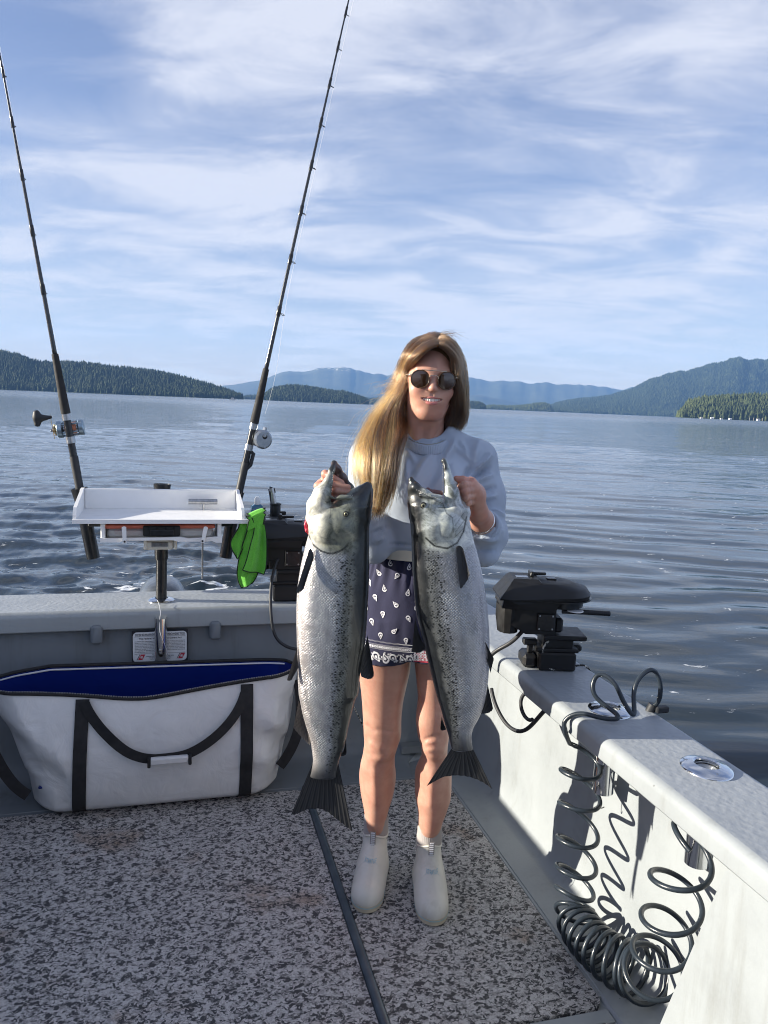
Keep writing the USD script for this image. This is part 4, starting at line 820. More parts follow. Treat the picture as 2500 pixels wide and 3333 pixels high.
cable('power_cable', 'black cable running from the starboard downrigger down to the inner gunwale', 'cable', [(1.125, 2.22, 0.84), (1.10, 2.24, 0.79), (1.08, 2.28, 0.745), (1.045, 2.32, 0.70), (1.03, 2.34, 0.64), (1.03, 2.33, 0.60)], 0.007, 'black_rubber')
cable('power_cable', 'black cable drooping in a loop beside the tail of the right fish', 'cable', [(1.04, 2.30, 0.585), (1.04, 2.25, 0.54), (1.052, 2.18, 0.505), (1.062, 2.10, 0.52), (1.072, 2.03, 0.585), (1.085, 2.0, 0.63)], 0.0065, 'black_rubber')
cable('power_cable', 'short black cable hooked below the gunwale near the downrigger', 'cable', [(1.085, 2.13, 0.635), (1.072, 2.14, 0.60), (1.07, 2.11, 0.57), (1.075, 2.06, 0.575)], 0.006, 'black_rubber')
cable('power_cable', 'black cable hanging in a long curve in front of the transom beside the left fish', 'cable', [(0.42, 3.13, 0.87), (0.395, 3.10, 0.80), (0.385, 3.06, 0.70), (0.39, 3.035, 0.62), (0.41, 3.03, 0.56), (0.45, 3.03, 0.525), (0.50, 3.03, 0.51)], 0.0065, 'black_rubber')
cable('dotted_cord', 'thin black cord with white flecks hanging beside the right knee', 'cord', [(0.70, 3.03, 0.36), (0.74, 3.02, 0.25), (0.79, 3.01, 0.15), (0.82, 3.0, 0.08)], 0.003, 'rope_check')
cable('loose_wire', 'thin wire hanging below the chrome rod holder tube', 'wire', [(1.19, 1.84, 0.46), (1.185, 1.835, 0.42), (1.19, 1.83, 0.395), (1.20, 1.825, 0.40)], 0.0015, 'black_rubber', 20)

# ---------------------------------------------------------------- insulated fish bag
mat('bag_vinyl', {'tc': ('texture_coordinate', {}), 'n': ('noise_texture', {'scale': 5, 'detail': 6, 'roughness': 0.6}), 'r': ('rgb_ramp', {'ramp': [(0.3, (0.55, 0.56, 0.57)), (0.7, (0.68, 0.68, 0.68))]}), 'n2': ('noise_texture', {'scale': 9, 'detail': 5, 'distortion': 1.2}), 'b': ('bump', {'strength': 0.5, 'distance': 0.014}), 'p': ('principled_bsdf', {'roughness': 0.33})},
    [('tc.object', 'n.vector'), ('tc.object', 'n2.vector'), ('n.fac', 'r.fac'), ('r.color', 'p.base_color'), ('n2.fac', 'b.height'), ('b.normal', 'p.normal')])
mat('bag_lining', {'tc': ('texture_coordinate', {}), 'n2': ('noise_texture', {'scale': 8, 'detail': 5, 'distortion': 1.0}), 'b': ('bump', {'strength': 0.5, 'distance': 0.01}), 'p': ('principled_bsdf', {'base_color': (0.003, 0.012, 0.115), 'roughness': 0.32})}, [('tc.object', 'n2.vector'), ('n2.fac', 'b.height'), ('b.normal', 'p.normal')])
plain('webbing', (0.012, 0.012, 0.014), 0.8, bump=0.4, bscale=500)
BG = (-0.06, 2.86, 0.006)
bag = bthing('fish_bag', 'open white insulated fish bag with black webbing straps and blue lining', 'cooler bag', BG)
fr_top = spline([(-0.585, 0.0, 0.466), (-0.40, 0.0, 0.455), (-0.20, 0, 0.432), (-0.04, 0, 0.415), (0.06, 0, 0.425), (0.25, 0, 0.452), (0.40, 0, 0.468), (0.53, 0, 0.475)], 90)
def bag_front(s, t):
    """s 0..1 along, t 0 (bottom) .. 1 (top)"""
    u0 = np.interp(t, [0, 0.06, 0.3, 0.6, 1], [-0.40, -0.425, -0.445, -0.50, -0.585]); u1 = np.interp(t, [0, 0.06, 0.3, 0.6, 1], [0.425, 0.455, 0.475, 0.505, 0.53])
    u = u0 + (u1 - u0) * s
    zt_ = np.interp(u, fr_top[:, 0], fr_top[:, 2]); z = 0.004 + (zt_ - 0.004) * t
    e = np.minimum(s, 1 - s) * 2
    bow = 0.045 * np.sin(np.pi * np.clip(t, 0, 1) ** 0.8) * np.minimum(1, e * 3)
    v = -0.075 - bow + 0.08 * np.clip(1 - e * 5, 0, 1) ** 2 + 0.02 * t + 0.028 * np.maximum(0, 1 - t / 0.08) ** 2
    q = np.stack([u * 5, z * 7, 0 * u], -1)
    edge = np.clip(1 - e * 2.2, 0, 1)
    v = v + (0.010 + 0.055 * edge) * (meshkit.fbm(q * 1.1, 4, 2) - 0.5) * np.sin(np.pi * np.clip(t, 0.02, 0.98)) + 0.018 * edge * np.sin(z * 34 + u * 30) * np.sin(np.pi * t) ** 2
    return np.stack([u, v, z], -1)
S, T = np.meshgrid(np.linspace(0, 1, 130), np.linspace(0, 1, 60), indexing='ij')
FV = bag_front(S, T)
BV = FV.copy(); BV[..., 1] = 0.15 - 0.25 * (BV[..., 1] + 0.075); BV[..., 2] = BV[..., 2] * (np.interp(BV[..., 0], [-0.62, -0.5, -0.38, 0.4, 0.5, 0.56], [0.452, 0.475, 0.492, 0.478, 0.474, 0.45]) / np.maximum(np.interp(BV[..., 0], fr_top[:, 0], fr_top[:, 2]), 1e-3))
BV[..., 1] -= 0.015 * T
EL = np.stack([FV[0] * (1 - w) + BV[0] * w + np.array([-0.012 * math.sin(math.pi * w), 0, 0]) for w in np.linspace(0, 1, 16)])
ER = np.stack([FV[-1] * (1 - w) + BV[-1] * w + np.array([0.012 * math.sin(math.pi * w), 0, 0]) for w in np.linspace(0, 1, 16)])
part(bag, 'shell', cat_([grid_mesh(FV), grid_mesh(BV), grid_mesh(EL), grid_mesh(ER)]), 'bag_vinyl', smooth=60)
IN = [grid_mesh(q) for q in (FV[:, 14:] + [0, 0.010, 0], BV[:, 14:] - [0, 0.010, 0], EL[:, 14:] * [0.98, 1, 1], ER[:, 14:] * [0.98, 1, 1])]
part(bag, 'lining', cat_(IN + [rbox(-0.40, 0.42, -0.07, 0.09, 0.11, 0.12)]), 'bag_lining', smooth=60)
rim = np.vstack([FV[:, -1], ER[1:, -1], BV[::-1, -1][1:], EL[::-1, -1][1:]])
part(bag, 'zip', tube(rim + [0, 0, 0.004], 0.0065, 8, cap=False), 'webbing', smooth=True)
zt_teeth = [rbox(-0.0025, 0.0025, -0.002, 0.002, -0.003, 0.003, 0.0005) for _ in range(1)]
part(bag, 'zip_teeth', cat_([moved(zt_teeth[0], rim[i] + [0, -0.001, 0.0105]) for i in range(4, 126)]), 'steel', smooth=False, kind='stuff')
part(bag, 'top_welt', tube(BV[4:-4, -1] + [0, -0.008, -0.008], 0.004, 6), 'bag_vinyl', smooth=True)
def strap(pts, w, off=0.004, th=0.003):
    pts = np.asarray(pts, float); T_ = np.gradient(pts, axis=0); T_ /= np.linalg.norm(T_, axis=1)[:, None]
    side = np.cross(T_, [0, -1.0, 0]); side /= np.linalg.norm(side, axis=1)[:, None]
    o = np.array([0, -off, 0]); a, b = pts + side * w / 2 + o, pts - side * w / 2 + o
    d = np.array([0, -th, 0]); V = np.stack([a, a + d, b + d, b, a], 1); return grid_mesh(V)
front_at = lambda u, t: bag_front(np.clip((u - np.interp(t, [0, 0.06, 0.3, 0.6, 1], [-0.40, -0.425, -0.445, -0.50, -0.585])) / (np.interp(t, [0, 0.06, 0.3, 0.6, 1], [0.425, 0.455, 0.475, 0.505, 0.53]) - np.interp(t, [0, 0.06, 0.3, 0.6, 1], [-0.40, -0.425, -0.445, -0.50, -0.585])), 0, 1), t)
for ub, ut in ((-0.263, -0.248), (0.325, 0.330)):
    part(bag, 'strap', strap([front_at(np.array(ub + (ut - ub) * t), np.array(t)) for t in np.linspace(0.0, 0.985, 40)], 0.046), 'webbing', smooth=40)
hl = spline([(-0.243, 0, 0.425), (-0.215, 0, 0.375), (-0.155, 0, 0.305), (-0.085, 0, 0.247), (-0.03, 0, 0.226), (0.04, 0, 0.222), (0.105, 0, 0.228), (0.16, 0, 0.25), (0.235, 0, 0.30), (0.29, 0, 0.36), (0.322, 0, 0.425)], 50)
hl[:, 1] = [front_at(np.array(p[0]), np.array(np.clip(p[2] / 0.44, 0, 1)))[1] - 0.004 - 0.018 * math.sin(math.pi * i / 49) for i, p in enumerate(hl)]
part(bag, 'handle', strap(hl, 0.036, 0.006), 'webbing', smooth=40)
gy = hl[25][1] - 0.012
g_ = part(bag, 'handle_grip', rbox(-0.018, 0.118, gy - 0.016, gy + 0.006, 0.205, 0.232, 0.006), 'bag_vinyl', smooth=40)
for u in (-0.026, 0.116): part(g_, 'grip_end', rbox(u, u + 0.012, gy - 0.018, gy + 0.008, 0.198, 0.234, 0.003), 'webbing')
part(bag, 'side_strap', strap(spline([(-0.590, 0.03, 0.44), (-0.58, -0.01, 0.34), (-0.535, -0.03, 0.22), (-0.475, -0.04, 0.12), (-0.435, -0.045, 0.085)], 24), 0.040, 0.012), 'webbing', smooth=40)
part(bag, 'side_strap', strap(spline([(0.535, 0.03, 0.43), (0.545, 0.0, 0.34), (0.535, -0.02, 0.25), (0.505, -0.03, 0.17), (0.462, -0.04, 0.11)], 24), 0.040, 0.008), 'webbing', smooth=40)

# ---------------------------------------------------------------- placard, outboard, lines
plain('placard_black', (0.012, 0.013, 0.02), 0.45); plain('placard_white', (0.62, 0.64, 0.66), 0.5, var=0.04); plain('print_dark', (0.02, 0.022, 0.035), 0.6); plain('print_red', (0.42, 0.03, 0.05), 0.6)
PC = (-0.048, VT + 0.020, 0.532)
pl = bthing('warning_placard', 'black bordered oil discharge placard on the transom wall', 'sign', PC)
UP = np.array([[1, 0, 0, 0], [0, 0, -1, 0], [0, 1, 0, 0], [0, 0, 0, 1.0]])   # lies in x, z and faces forward
part(pl, 'plate', extr(Polygon([(-0.107, -0.066), (0.107, -0.066), (0.107, 0.066), (-0.107, 0.066)]), 0.002, r=UP), 'placard_black')
part(pl, 'panel', moved(extr(Polygon([(-0.103, -0.061), (0.103, -0.061), (0.103, 0.061), (-0.103, 0.061)]).buffer(-0.016).buffer(0.016, quad_segs=6), 0.0012, r=UP), (0, -0.002, 0)), 'placard_white')
def line_of(text, h, x, z, w=None, bold=False, anchor='l'):
    m = meshkit.text_mesh(text, h, 0.0005, bold); wd = m.bounds[1, 0] - m.bounds[0, 0]
    if w: m.apply_transform(np.diag([w / wd, 1, 1, 1])); wd = w
    m.apply_transform(UP); m.apply_translation((x if anchor == 'l' else x - wd / 2, -0.0033, z)); return m
def simplify(m): return m
ms = [line_of('DISHCHARGE OF OIL PROHIBITED', 0.0085, -0.095, 0.046, 0.19, True), line_of('The Federal Water Pollution Control Act', 0.0062, -0.081, 0.0315, 0.163, True)]
body = ['prohibits the discharge of oil or oily waste into or upon the navigable', 'waters of the United States, or the waters of the contiguous zone, or', 'which may affect natural resources belonging to, appertaining to, or', 'under the exclusive management authority of the United States, if such', 'discharge causes a film or discoloration of the surface of the water or', 'causes a sludge or emulsion beneath the surface of the water. Violators', 'are subject to substantial civil penalties and/or criminal sanctions', 'including fines and imprisonment.']
for i, t in enumerate(body): ms.append(line_of(t, 0.0034, -0.096, 0.0215 - 0.0062 * i, 0.192 if i < 7 else 0.09))
for i, t in enumerate(['Report all discharges to the', 'National Response Center at 1-800-424-8802', 'or to your local U.S. Coast Guard office', 'by phone or VHF radio, Channel 16']): ms.append(line_of(t, 0.0034, 0.0, -0.0345 - 0.0058 * i, None, False, 'c'))
for z in (0.0425, -0.0275): ms.append(moved(extr(Polygon([(-0.097, z), (0.097, z), (0.097, z + 0.0008), (-0.097, z + 0.0008)]), 0.0005, r=UP), (0, -0.0033, 0)))
part(pl, 'lettering', cat_(ms), 'print_dark', smooth=False)
for x in (-0.085, 0.068):
    s_ = lambda a, b: Polygon([(x + a, -0.052), (x + b, -0.052), (x + b + 0.011, -0.030), (x + a + 0.011, -0.030)])
    part(pl, 'stripe', moved(extr(s_(-0.004, -0.0015), 0.0006, r=UP), (0, -0.0033, 0)), 'print_dark', smooth=False)
    e = part(pl, 'emblem_stripe', moved(extr(s_(0.001, 0.018), 0.0006, r=UP), (0, -0.0033, 0)), 'print_red', smooth=False)
    part(e, 'emblem', moved(extr(Point(x + 0.015, -0.041).buffer(0.0048).difference(Point(x + 0.015, -0.041).buffer(0.0036)).union(LineString([(x + 0.0115, -0.0375), (x + 0.0185, -0.0445)]).buffer(0.0007)).union(LineString([(x + 0.0185, -0.0375), (x + 0.0115, -0.0445)]).buffer(0.0007)), 0.0004, r=UP), (0, -0.0040, 0)), 'placard_white', smooth=False)
plain('outboard_grey', (0.07, 0.08, 0.09), 0.3, coat=0.3, var=0.2)
ob = bthing('outboard_motor', 'grey domed outboard motor cowl showing just behind the transom', 'outboard motor', (-0.05, 3.85, WATER_Z))
cw = Field((-0.2, -0.3, 0.2), (0.2, 0.3, 0.98), 0.008)
cw.loft([(0.35, 0, 0, 0.10, 0.17), (0.55, 0, 0, 0.135, 0.23), (0.75, 0, 0, 0.13, 0.23), (0.86, 0, 0.0, 0.115, 0.20), (0.92, 0, 0.0, 0.085, 0.15), (0.945, 0, 0, 0.04, 0.09), (0.95, 0, 0, 0.01, 0.02)], p=2.6)
part(ob, 'cowl', cw.mesh(4), 'outboard_grey', smooth=True)
part(ob, 'leg', rbox(-0.05, 0.05, -0.12, 0.12, -0.6, 0.4, 0.03), 'outboard_grey')
part(ob, 'cowl_badge', rbox(-0.05, 0.05, -0.19, -0.165, 0.80, 0.90, 0.01), 'black_gloss')
cable('mono_line', 'pale tangle of fishing line hanging over the transom edge', 'fishing line', [(-0.06, 3.14, 0.705), (-0.05, 3.08, 0.695), (-0.047, 3.045, 0.67), (-0.05, 3.03, 0.62), (-0.035, 3.02, 0.57), (-0.022, 3.025, 0.53)], 0.0008, 'fishing_line', 40)
cable('hook_leader', 'silver swivel and leader hanging below the pole socket', 'tackle', [(-0.022, 3.05, 0.515), (-0.026, 3.045, 0.50), (-0.034, 3.04, 0.49), (-0.045, 3.035, 0.475)], 0.0022, 'steel', 24)

# ---------------------------------------------------------------- far boat and shore huts
def at_water(px, D):
    x, _ = az_of(px, HL(px)); return np.array([x * D, D, WATER_Z])
plain('far_white', (0.78, 0.78, 0.77), 0.5); plain('far_roof', (0.25, 0.22, 0.2), 0.7); plain('bare_soil', (0.30, 0.24, 0.18), 0.95)
fb = thing('motor_boat', 'tiny white motor boat far out below the headland', 'boat', at_water(757, 900), 0.2)
part(fb, 'hull', hull([(x, y, z) for x, y, z in [(-4, -1, 0), (-4, 1, 0), (-4.1, -1.2, 1.2), (-4.1, 1.2, 1.2), (3, -0.6, 0), (3, 0.6, 0), (4.8, 0, 1.7), (2.5, -1.2, 1.4), (2.5, 1.2, 1.4)]]), 'far_white', smooth=False)
cb_ = part(fb, 'cabin', hull([(x, y, z) for x in (-1.5, 1.2) for y in (-0.9, 0.9) for z in (1.2, 2.8)] + [(2.0, -0.8, 1.2), (2.0, 0.8, 1.2)]), 'far_white', smooth=False)
part(cb_, 'window', rbox(-1.2, 1.0, -0.93, -0.89, 1.9, 2.5, 0.02), 'black_gloss')
for i, (px, w, h, lab, cat) in enumerate([(2283, 7, 4, 'small white boat house at the tip of the wooded point', 'hut'), (2318, 9, 4.5, 'white float house moored left of the pilings', 'hut'), (2348, 6, 3.5, 'low white float house in the middle of the shore', 'hut'), (2377, 8, 4, 'pale shore hut below the bare clearing', 'hut'), (2468, 11, 7, 'white cabin at the right end of the shore', 'cabin')]):
    t = thing('shore_hut', lab, cat, at_water(px, 2300 - 60), 0.1 * i)
    part(t, 'wall', rbox(-w / 2, w / 2, -2.5, 2.5, -0.3, h * 0.62, 0.05), 'far_white', smooth=False)
    part(t, 'roof', hull([(sx * w * 0.54, sy * 2.9, h * 0.62) for sx in (-1, 1) for sy in (-1, 1)] + [(-w * 0.54, 0, h), (w * 0.54, 0, h)]), 'far_white' if i % 2 else 'far_roof', smooth=False)
    part(t, 'door', rbox(-0.8, 0.8, -2.56, -2.48, -0.2, h * 0.5, 0.02), 'far_roof', smooth=False)
for px, lab in ((2440, 'dark mooring pile standing well left of the white cabin on the point'), (2453, 'dark mooring pile standing close beside the left wall of the white cabin'), (2482, 'dark mooring pile standing to the right of the white cabin on the point')):
    t = at_water(px, 2230); top('mooring_pile', moved(tube([(0, 0, -2), (0, 0, 8)], 0.9, 6), t), 'far_roof', label=lab, cat='pile')
top('cleared_ground', moved(rbox(-20, 20, -12, 12, -1.5, 0, 0.6), clear + [0, 0, 0.0], rot([1, 0, 0], 25)), 'bare_soil', kind='structure')
# ---------------------------------------------------------------- the person
PB = np.array([0.09, 2.27, 0.0])
c3 = lambda x, y, d: P(1050 + 0.3918 * x, 1050 + 0.3918 * y, d)
c4 = lambda x, y, d: P(900 + 0.4521 * x, 1450 + 0.4521 * y, d)
c5 = lambda x, y, d: P(900 + 0.4521 * x, 2050 + 0.4521 * y, d)
def skin(name, c1, c2, sss=0.12):
    mat(name, {'tc': ('texture_coordinate', {}), 'n': ('noise_texture', {'scale': 16, 'detail': 7, 'roughness': 0.7}), 'r': ('rgb_ramp', {'ramp': [(0.35, c1), (0.65, c2)]}), 'bn': ('noise_texture', {'scale': 420, 'detail': 2}), 'b': ('bump', {'strength': 0.12, 'distance': 0.001}),
        'p': ('principled_bsdf', {'roughness': 0.46, 'subsurface_weight': sss, 'subsurface_scale': 0.006})},
        [('tc.object', 'n.vector'), ('n.fac', 'r.fac'), ('r.color', 'p.base_color'), ('tc.object', 'bn.vector'), ('bn.fac', 'b.height'), ('b.normal', 'p.normal')])
skin('skin', (0.42, 0.205, 0.148), (0.51, 0.285, 0.21))
plain('lip', (0.52, 0.19, 0.17), 0.35, var=0.06)
plain('tooth', (0.80, 0.76, 0.69), 0.25, var=0.03)
def fabric(name, c, rough=0.9, bump=0.35, sc=900, var=0.05):
    mat(name, {'tc': ('texture_coordinate', {}), 'n': ('noise_texture', {'scale': 12, 'detail': 5}), 'r': ('rgb_ramp', {'ramp': [(0.3, tuple(np.array(c) * (1 - var))), (0.7, tuple(np.array(c) * (1 + var)))]}), 'w': ('noise_texture', {'scale': sc, 'detail': 2}), 'b': ('bump', {'strength': bump, 'distance': 0.001}),
        'p': ('principled_bsdf', {'roughness': rough, 'sheen_weight': 0.15})}, [('tc.object', 'n.vector'), ('n.fac', 'r.fac'), ('r.color', 'p.base_color'), ('tc.object', 'w.vector'), ('w.fac', 'b.height'), ('b.normal', 'p.normal')])
fabric('sweatshirt_blue', (0.37, 0.43, 0.52))
fabric('shirt_cream', (0.72, 0.68, 0.56))
fabric('shorts_navy', (0.012, 0.013, 0.045))
fabric('shorts_band_red', (0.55, 0.05, 0.09))
fabric('print_white', (0.66, 0.66, 0.70))
fabric('sock_grey', (0.34, 0.31, 0.30))
worn_paint('boot_rubber', (0.62, 0.60, 0.545), 0.32)
plain('boot_sole', (0.50, 0.44, 0.33), 0.5, var=0.1)
plain('boot_print', (0.25, 0.45, 0.55), 0.5)
who = thing('person', 'long haired person in pale blue sweatshirt, navy shorts and white boots holding two fish', 'person', PB)
def pp(name, m, mt, smooth=True, parent=None, **k):
    return part(parent or who, name, moved(m, -PB), mt, smooth=smooth, **k)

# -- body below the neck, one field
E_ = P(1410, 1232, 2.125)                        # between the eyes
NB = np.array([E_[0] - 0.010, 2.235, 1.43])      # root of the neck
bd = Field((-0.22, 1.98, 0.02), (0.42, 2.46, 1.56), 0.0045)
def legrows(rows, dep):
    out = []
    for y, a, b in rows:
        d = dep(y); p, q = c5(a, y, d), c5(b, y, d); w = (q[0] - p[0]) / 2
        out.append(((p[2] + q[2]) / 2, (p[0] + q[0]) / 2, d + w * 0.1, w, w * 1.08))
    return out
R_rows = legrows([(150, 560, 965), (300, 588, 960), (400, 602, 938), (500, 613, 916), (640, 622, 900), (760, 628, 897), (840, 630, 872), (900, 622, 855), (980, 604, 853), (1060, 600, 856), (1180, 612, 838), (1300, 630, 806), (1400, 640, 786), (1480, 642, 786), (1600, 640, 790)], lambda y: np.interp(y, [150, 640, 860, 1060, 1480], [2.20, 2.215, 2.235, 2.285, 2.30]))
L_rows = legrows([(150, 985, 1290), (300, 1000, 1262), (400, 1010, 1248), (500, 1018, 1238), (640, 1004, 1240), (760, 1016, 1243), (840, 1040, 1234), (900, 1046, 1230), (980, 1022, 1245), (1060, 1004, 1258), (1200, 1003, 1256), (1300, 1018, 1228), (1400, 1024, 1192), (1500, 1024, 1172), (1620, 1024, 1172)], lambda y: np.interp(y, [150, 640, 860, 1060, 1500], [2.18, 2.185, 2.20, 2.245, 2.255]))
bd.loft(R_rows, 0.012); bd.loft(L_rows, 0.012)
for rows, s in ((R_rows, 1), (L_rows, -1)):
    z, cx, cy, rx, ry = [r for r in rows][5]
    kz = rows[6][0]; bd.ell((rows[6][1] + 0.004 * s, rows[6][2] - rows[6][4] * 0.72, kz + 0.008), (0.028, 0.024, 0.032), 0.018)      # kneecap
    bd.ell((rows[9][1], rows[9][2] + 0.030, rows[9][0] - 0.01), (0.044, 0.045, 0.10), 0.035)                                        # calf
    bd.cap((rows[8][1], rows[8][2] - rows[8][4] * 0.75, rows[8][0]), (rows[12][1], rows[12][2] - rows[12][4] * 0.7, rows[12][0]), 0.014, 0.012, 0.03)  # shin
hx = 0.105
bd.ell((hx, 2.25, 0.90), (0.160, 0.105, 0.10), 0.05)
bd.loft([(0.82, hx, 2.25, 0.155, 0.10), (0.95, hx, 2.245, 0.150, 0.100), (1.06, hx + 0.004, 2.235, 0.135, 0.095), (1.20, hx + 0.008, 2.235, 0.145, 0.10), (1.32, hx + 0.010, 2.24, 0.148, 0.095), (1.40, hx + 0.010, 2.245, 0.12, 0.075)], 0.05)
SL, SR = P(1560, 1492, 2.235), P(1190, 1482, 2.235)
bd.cap(SL + [-0.02, 0, -0.01], SR + [0.02, 0, -0.01], 0.036, 0.036, 0.05)
bd.cap(NB, NB + [0.006, -0.02, 0.10], 0.052, 0.050, 0.05)
EL_, ER_ = P(1587, 1742, 2.165), P(1203, 1752, 2.15)
WL, WR = P(1556, 1668, 1.995), P(1112, 1640, 1.985)
bd.chain([(SL, 0.038), (EL_, 0.034)], 0.02); bd.chain([(SR, 0.038), (ER_, 0.034)], 0.02)
bd.chain([(EL_, 0.036), (EL_ * 0.6 + WL * 0.4, 0.036)], 0.01); bd.chain([(ER_, 0.036), (ER_ * 0.6 + WR * 0.4, 0.035)], 0.01)
body_lo = bd.mesh(5)

def to_c5(v):
    w = v - EYE; z = w @ _f
    return np.stack([(1250 + FPX * (w @ CR) / z - 900) / 0.4521, (1666.5 - FPX * (w @ CU) / z - 2050) / 0.4521], -1)
def creases(m):
    v = m.vertices.copy(); n = m.vertex_normals; px = to_c5(v); amt = np.zeros(len(v))
    for (x0, y0), (x1, y1), w, h in [((1075, 790), (1160, 762), 14, -0.0030), ((1080, 815), (1150, 800), 20, 0.0030), ((1105, 862), (1140, 865), 16, 0.0035), ((1090, 905), (1190, 900), 24, -0.0030), ((1050, 820), (1060, 900), 20, -0.003),
                                     ((655, 690), (700, 730), 18, -0.003), ((690, 820), (745, 850), 22, 0.004), ((740, 720), (820, 735), 18, -0.002), ((660, 900), (760, 905), 26, -0.003), ((640, 780), (645, 880), 20, -0.003), ((1120, 1060), (1110, 1260), 26, 0.003), ((700, 980), (715, 1240), 26, 0.003)]:
        a = np.array([x0, y0], float); ab = np.array([x1 - x0, y1 - y0], float); t = np.clip(((px - a) @ ab) / (ab @ ab), 0, 1)
        amt += h * np.exp(-(np.linalg.norm(px - a - t[:, None] * ab, axis=1) / w) ** 2)
    m.vertices = v + n * (amt * np.clip(-n[:, 1] * 1.5, 0, 1) * (v[:, 2] < 0.8))[:, None]
creases(body_lo)

# -- forearms and hands, finer
def hand(elbow, wrist, palm, mcps, fingers, thumb, lo, hi):
    f = Field(lo, hi, 0.0020)
    e = elbow * 0.7 + wrist * 0.3
    f.chain([(e, 0.036), (elbow * 0.35 + wrist * 0.65, 0.033), (wrist, 0.0255)], 0.01)
    f.cap(wrist, palm, 0.0255, 0.026, 0.012)
    for m in mcps: f.cap(palm, m, 0.022, 0.0115, 0.014); f.cap(wrist, m, 0.018, 0.010, 0.012)
    for (a, b, c, d), r in fingers:
        f.cap(a, b, r * 1.12, r, 0.005); f.cap(b, c, r * 1.02, r * 0.92, 0.003); f.cap(c, d, r * 0.92, r * 0.78, 0.003)
        f.ell(b, (r * 1.12,) * 3, 0.004)
    t0, t1, t2, t3 = thumb
    f.cap(t0, t1, 0.0165, 0.0125, 0.012); f.cap(t1, t2, 0.0118, 0.0105, 0.003); f.cap(t2, t3, 0.0105, 0.0085, 0.003); f.ell(t1, (0.0125,) * 3, 0.004)
    return f.mesh(4)
A3 = lambda x, y, d: c3(x, y, d)
mL = [A3(1243, 1345, 1.925), A3(1268, 1385, 1.93), A3(1275, 1430, 1.938), A3(1262, 1478, 1.948)]
fL = [((mL[0], A3(1178, 1352, 1.900), A3(1118, 1372, 1.915), A3(1080, 1385, 1.93)), 0.0092),
      ((mL[1], A3(1186, 1402, 1.898), A3(1122, 1418, 1.915), A3(1082, 1428, 1.93)), 0.0095),
      ((mL[2], A3(1196, 1452, 1.900), A3(1140, 1466, 1.915), A3(1100, 1474, 1.93)), 0.0090),
      ((mL[3], A3(1206, 1500, 1.908), A3(1158, 1512, 1.918), A3(1120, 1518, 1.93)), 0.0080)]
thL = (A3(1285, 1400, 1.965), A3(1232, 1325, 1.935), A3(1165, 1308, 1.918), A3(1112, 1300, 1.915))
allL = np.array(mL + [q for f in fL for q in f[0]] + list(thL) + [EL_, WL])
hL = hand(EL_, WL, A3(1262, 1440, 1.958), mL, fL, thL, allL.min(0) - 0.05, allL.max(0) + 0.05)
mR = [c4(362, 232, 1.955), c4(318, 285, 1.955), c4(300, 345, 1.96), c4(300, 405, 1.965)]
fR = [((mR[0], c4(352, 205, 1.925), c4(410, 235, 1.905), c4(470, 268, 1.905)), 0.0092), ((mR[1], c4(300, 292, 1.925), c4(400, 285, 1.900), c4(515, 300, 1.902)), 0.0096),
      ((mR[2], c4(330, 350, 1.93), c4(430, 325, 1.898), c4(525, 335, 1.902)), 0.0094), ((mR[3], c4(340, 390, 1.93), c4(420, 360, 1.905), c4(490, 360, 1.905)), 0.0082)]
thR = (c4(380, 480, 1.985), c4(440, 420, 1.965), c4(500, 400, 1.955), c4(545, 400, 1.95))
allR = np.array(mR + [q for f in fR for q in f[0]] + list(thR) + [ER_, WR])
hR = hand(ER_, WR, c4(355, 400, 1.975), mR, fR, thR, allR.min(0) - 0.05, allR.max(0) + 0.05)

# -- head and neck in head space: x right, y away, z up, origin between the eyes
hd = Field((-0.105, -0.05, -0.24), (0.105, 0.21, 0.13), 0.0020)
hd.ell((0, 0.098, 0.022), (0.072, 0.094, 0.088), 0.01)
hd.ell((0, 0.062, -0.026), (0.060, 0.068, 0.080), 0.03)
hd.ell((0, 0.048, -0.070), (0.043, 0.050, 0.036), 0.028)
hd.cap((-0.007, 0.017, -0.096), (0.007, 0.017, -0.096), 0.0145, 0.0145, 0.032)
for s in (-1, 1):
    hd.cap((0.049 * s, 0.075, -0.050), (0.022 * s, 0.026, -0.093), 0.013, 0.012, 0.024)
    hd.ell((0.037 * s, 0.016, -0.034), (0.023, 0.020, 0.021), 0.022)                 # cheekbone, lifted by the smile
    hd.cap((0.010 * s, 0.007, 0.018), (0.040 * s, 0.017, 0.021), 0.008, 0.007, 0.014)  # brow
    hd.ell((0.031 * s, 0.001, 0.0), (0.017, 0.013, 0.012), 0.012, cut=True)
    hd.ell((0.031 * s, 0.017, 0.0), (0.0135, 0.0135, 0.0125), 0.004)                   # closed-looking eye behind the lens
    hd.ell((0.0105 * s, -0.005, -0.0285), (0.0072, 0.0090, 0.0060), 0.006)             # nostril wing
    hd.ell((0.0052 * s, -0.0105, -0.0350), (0.0030, 0.004, 0.0024), 0.002, cut=True)
    hd.ell((0.0700 * s, 0.090, -0.018), (0.008, 0.017, 0.030), 0.008)                  # ear
    hd.chain([((0.034 * s, 0.010, -0.047), 0.010), ((0.030 * s, 0.014, -0.064), 0.011)], 0.014); hd.cap((0.0175 * s, -0.002, -0.034), (0.0305 * s, 0.0045, -0.056), 0.0011, 0.0008, 0.007, cut=True)   # smile fold
hd.chain([((0, 0.005, 0.010), 0.0075), ((0, -0.005, -0.010), 0.0068), ((0, -0.0135, -0.0240), 0.0085)], 0.010)
hd.ell((0, -0.0140, -0.0262), (0.0090, 0.0090, 0.0078), 0.006)
hd.ell((0, 0.006, -0.058), (0.030, 0.016, 0.020), 0.016)                               # mouth mound
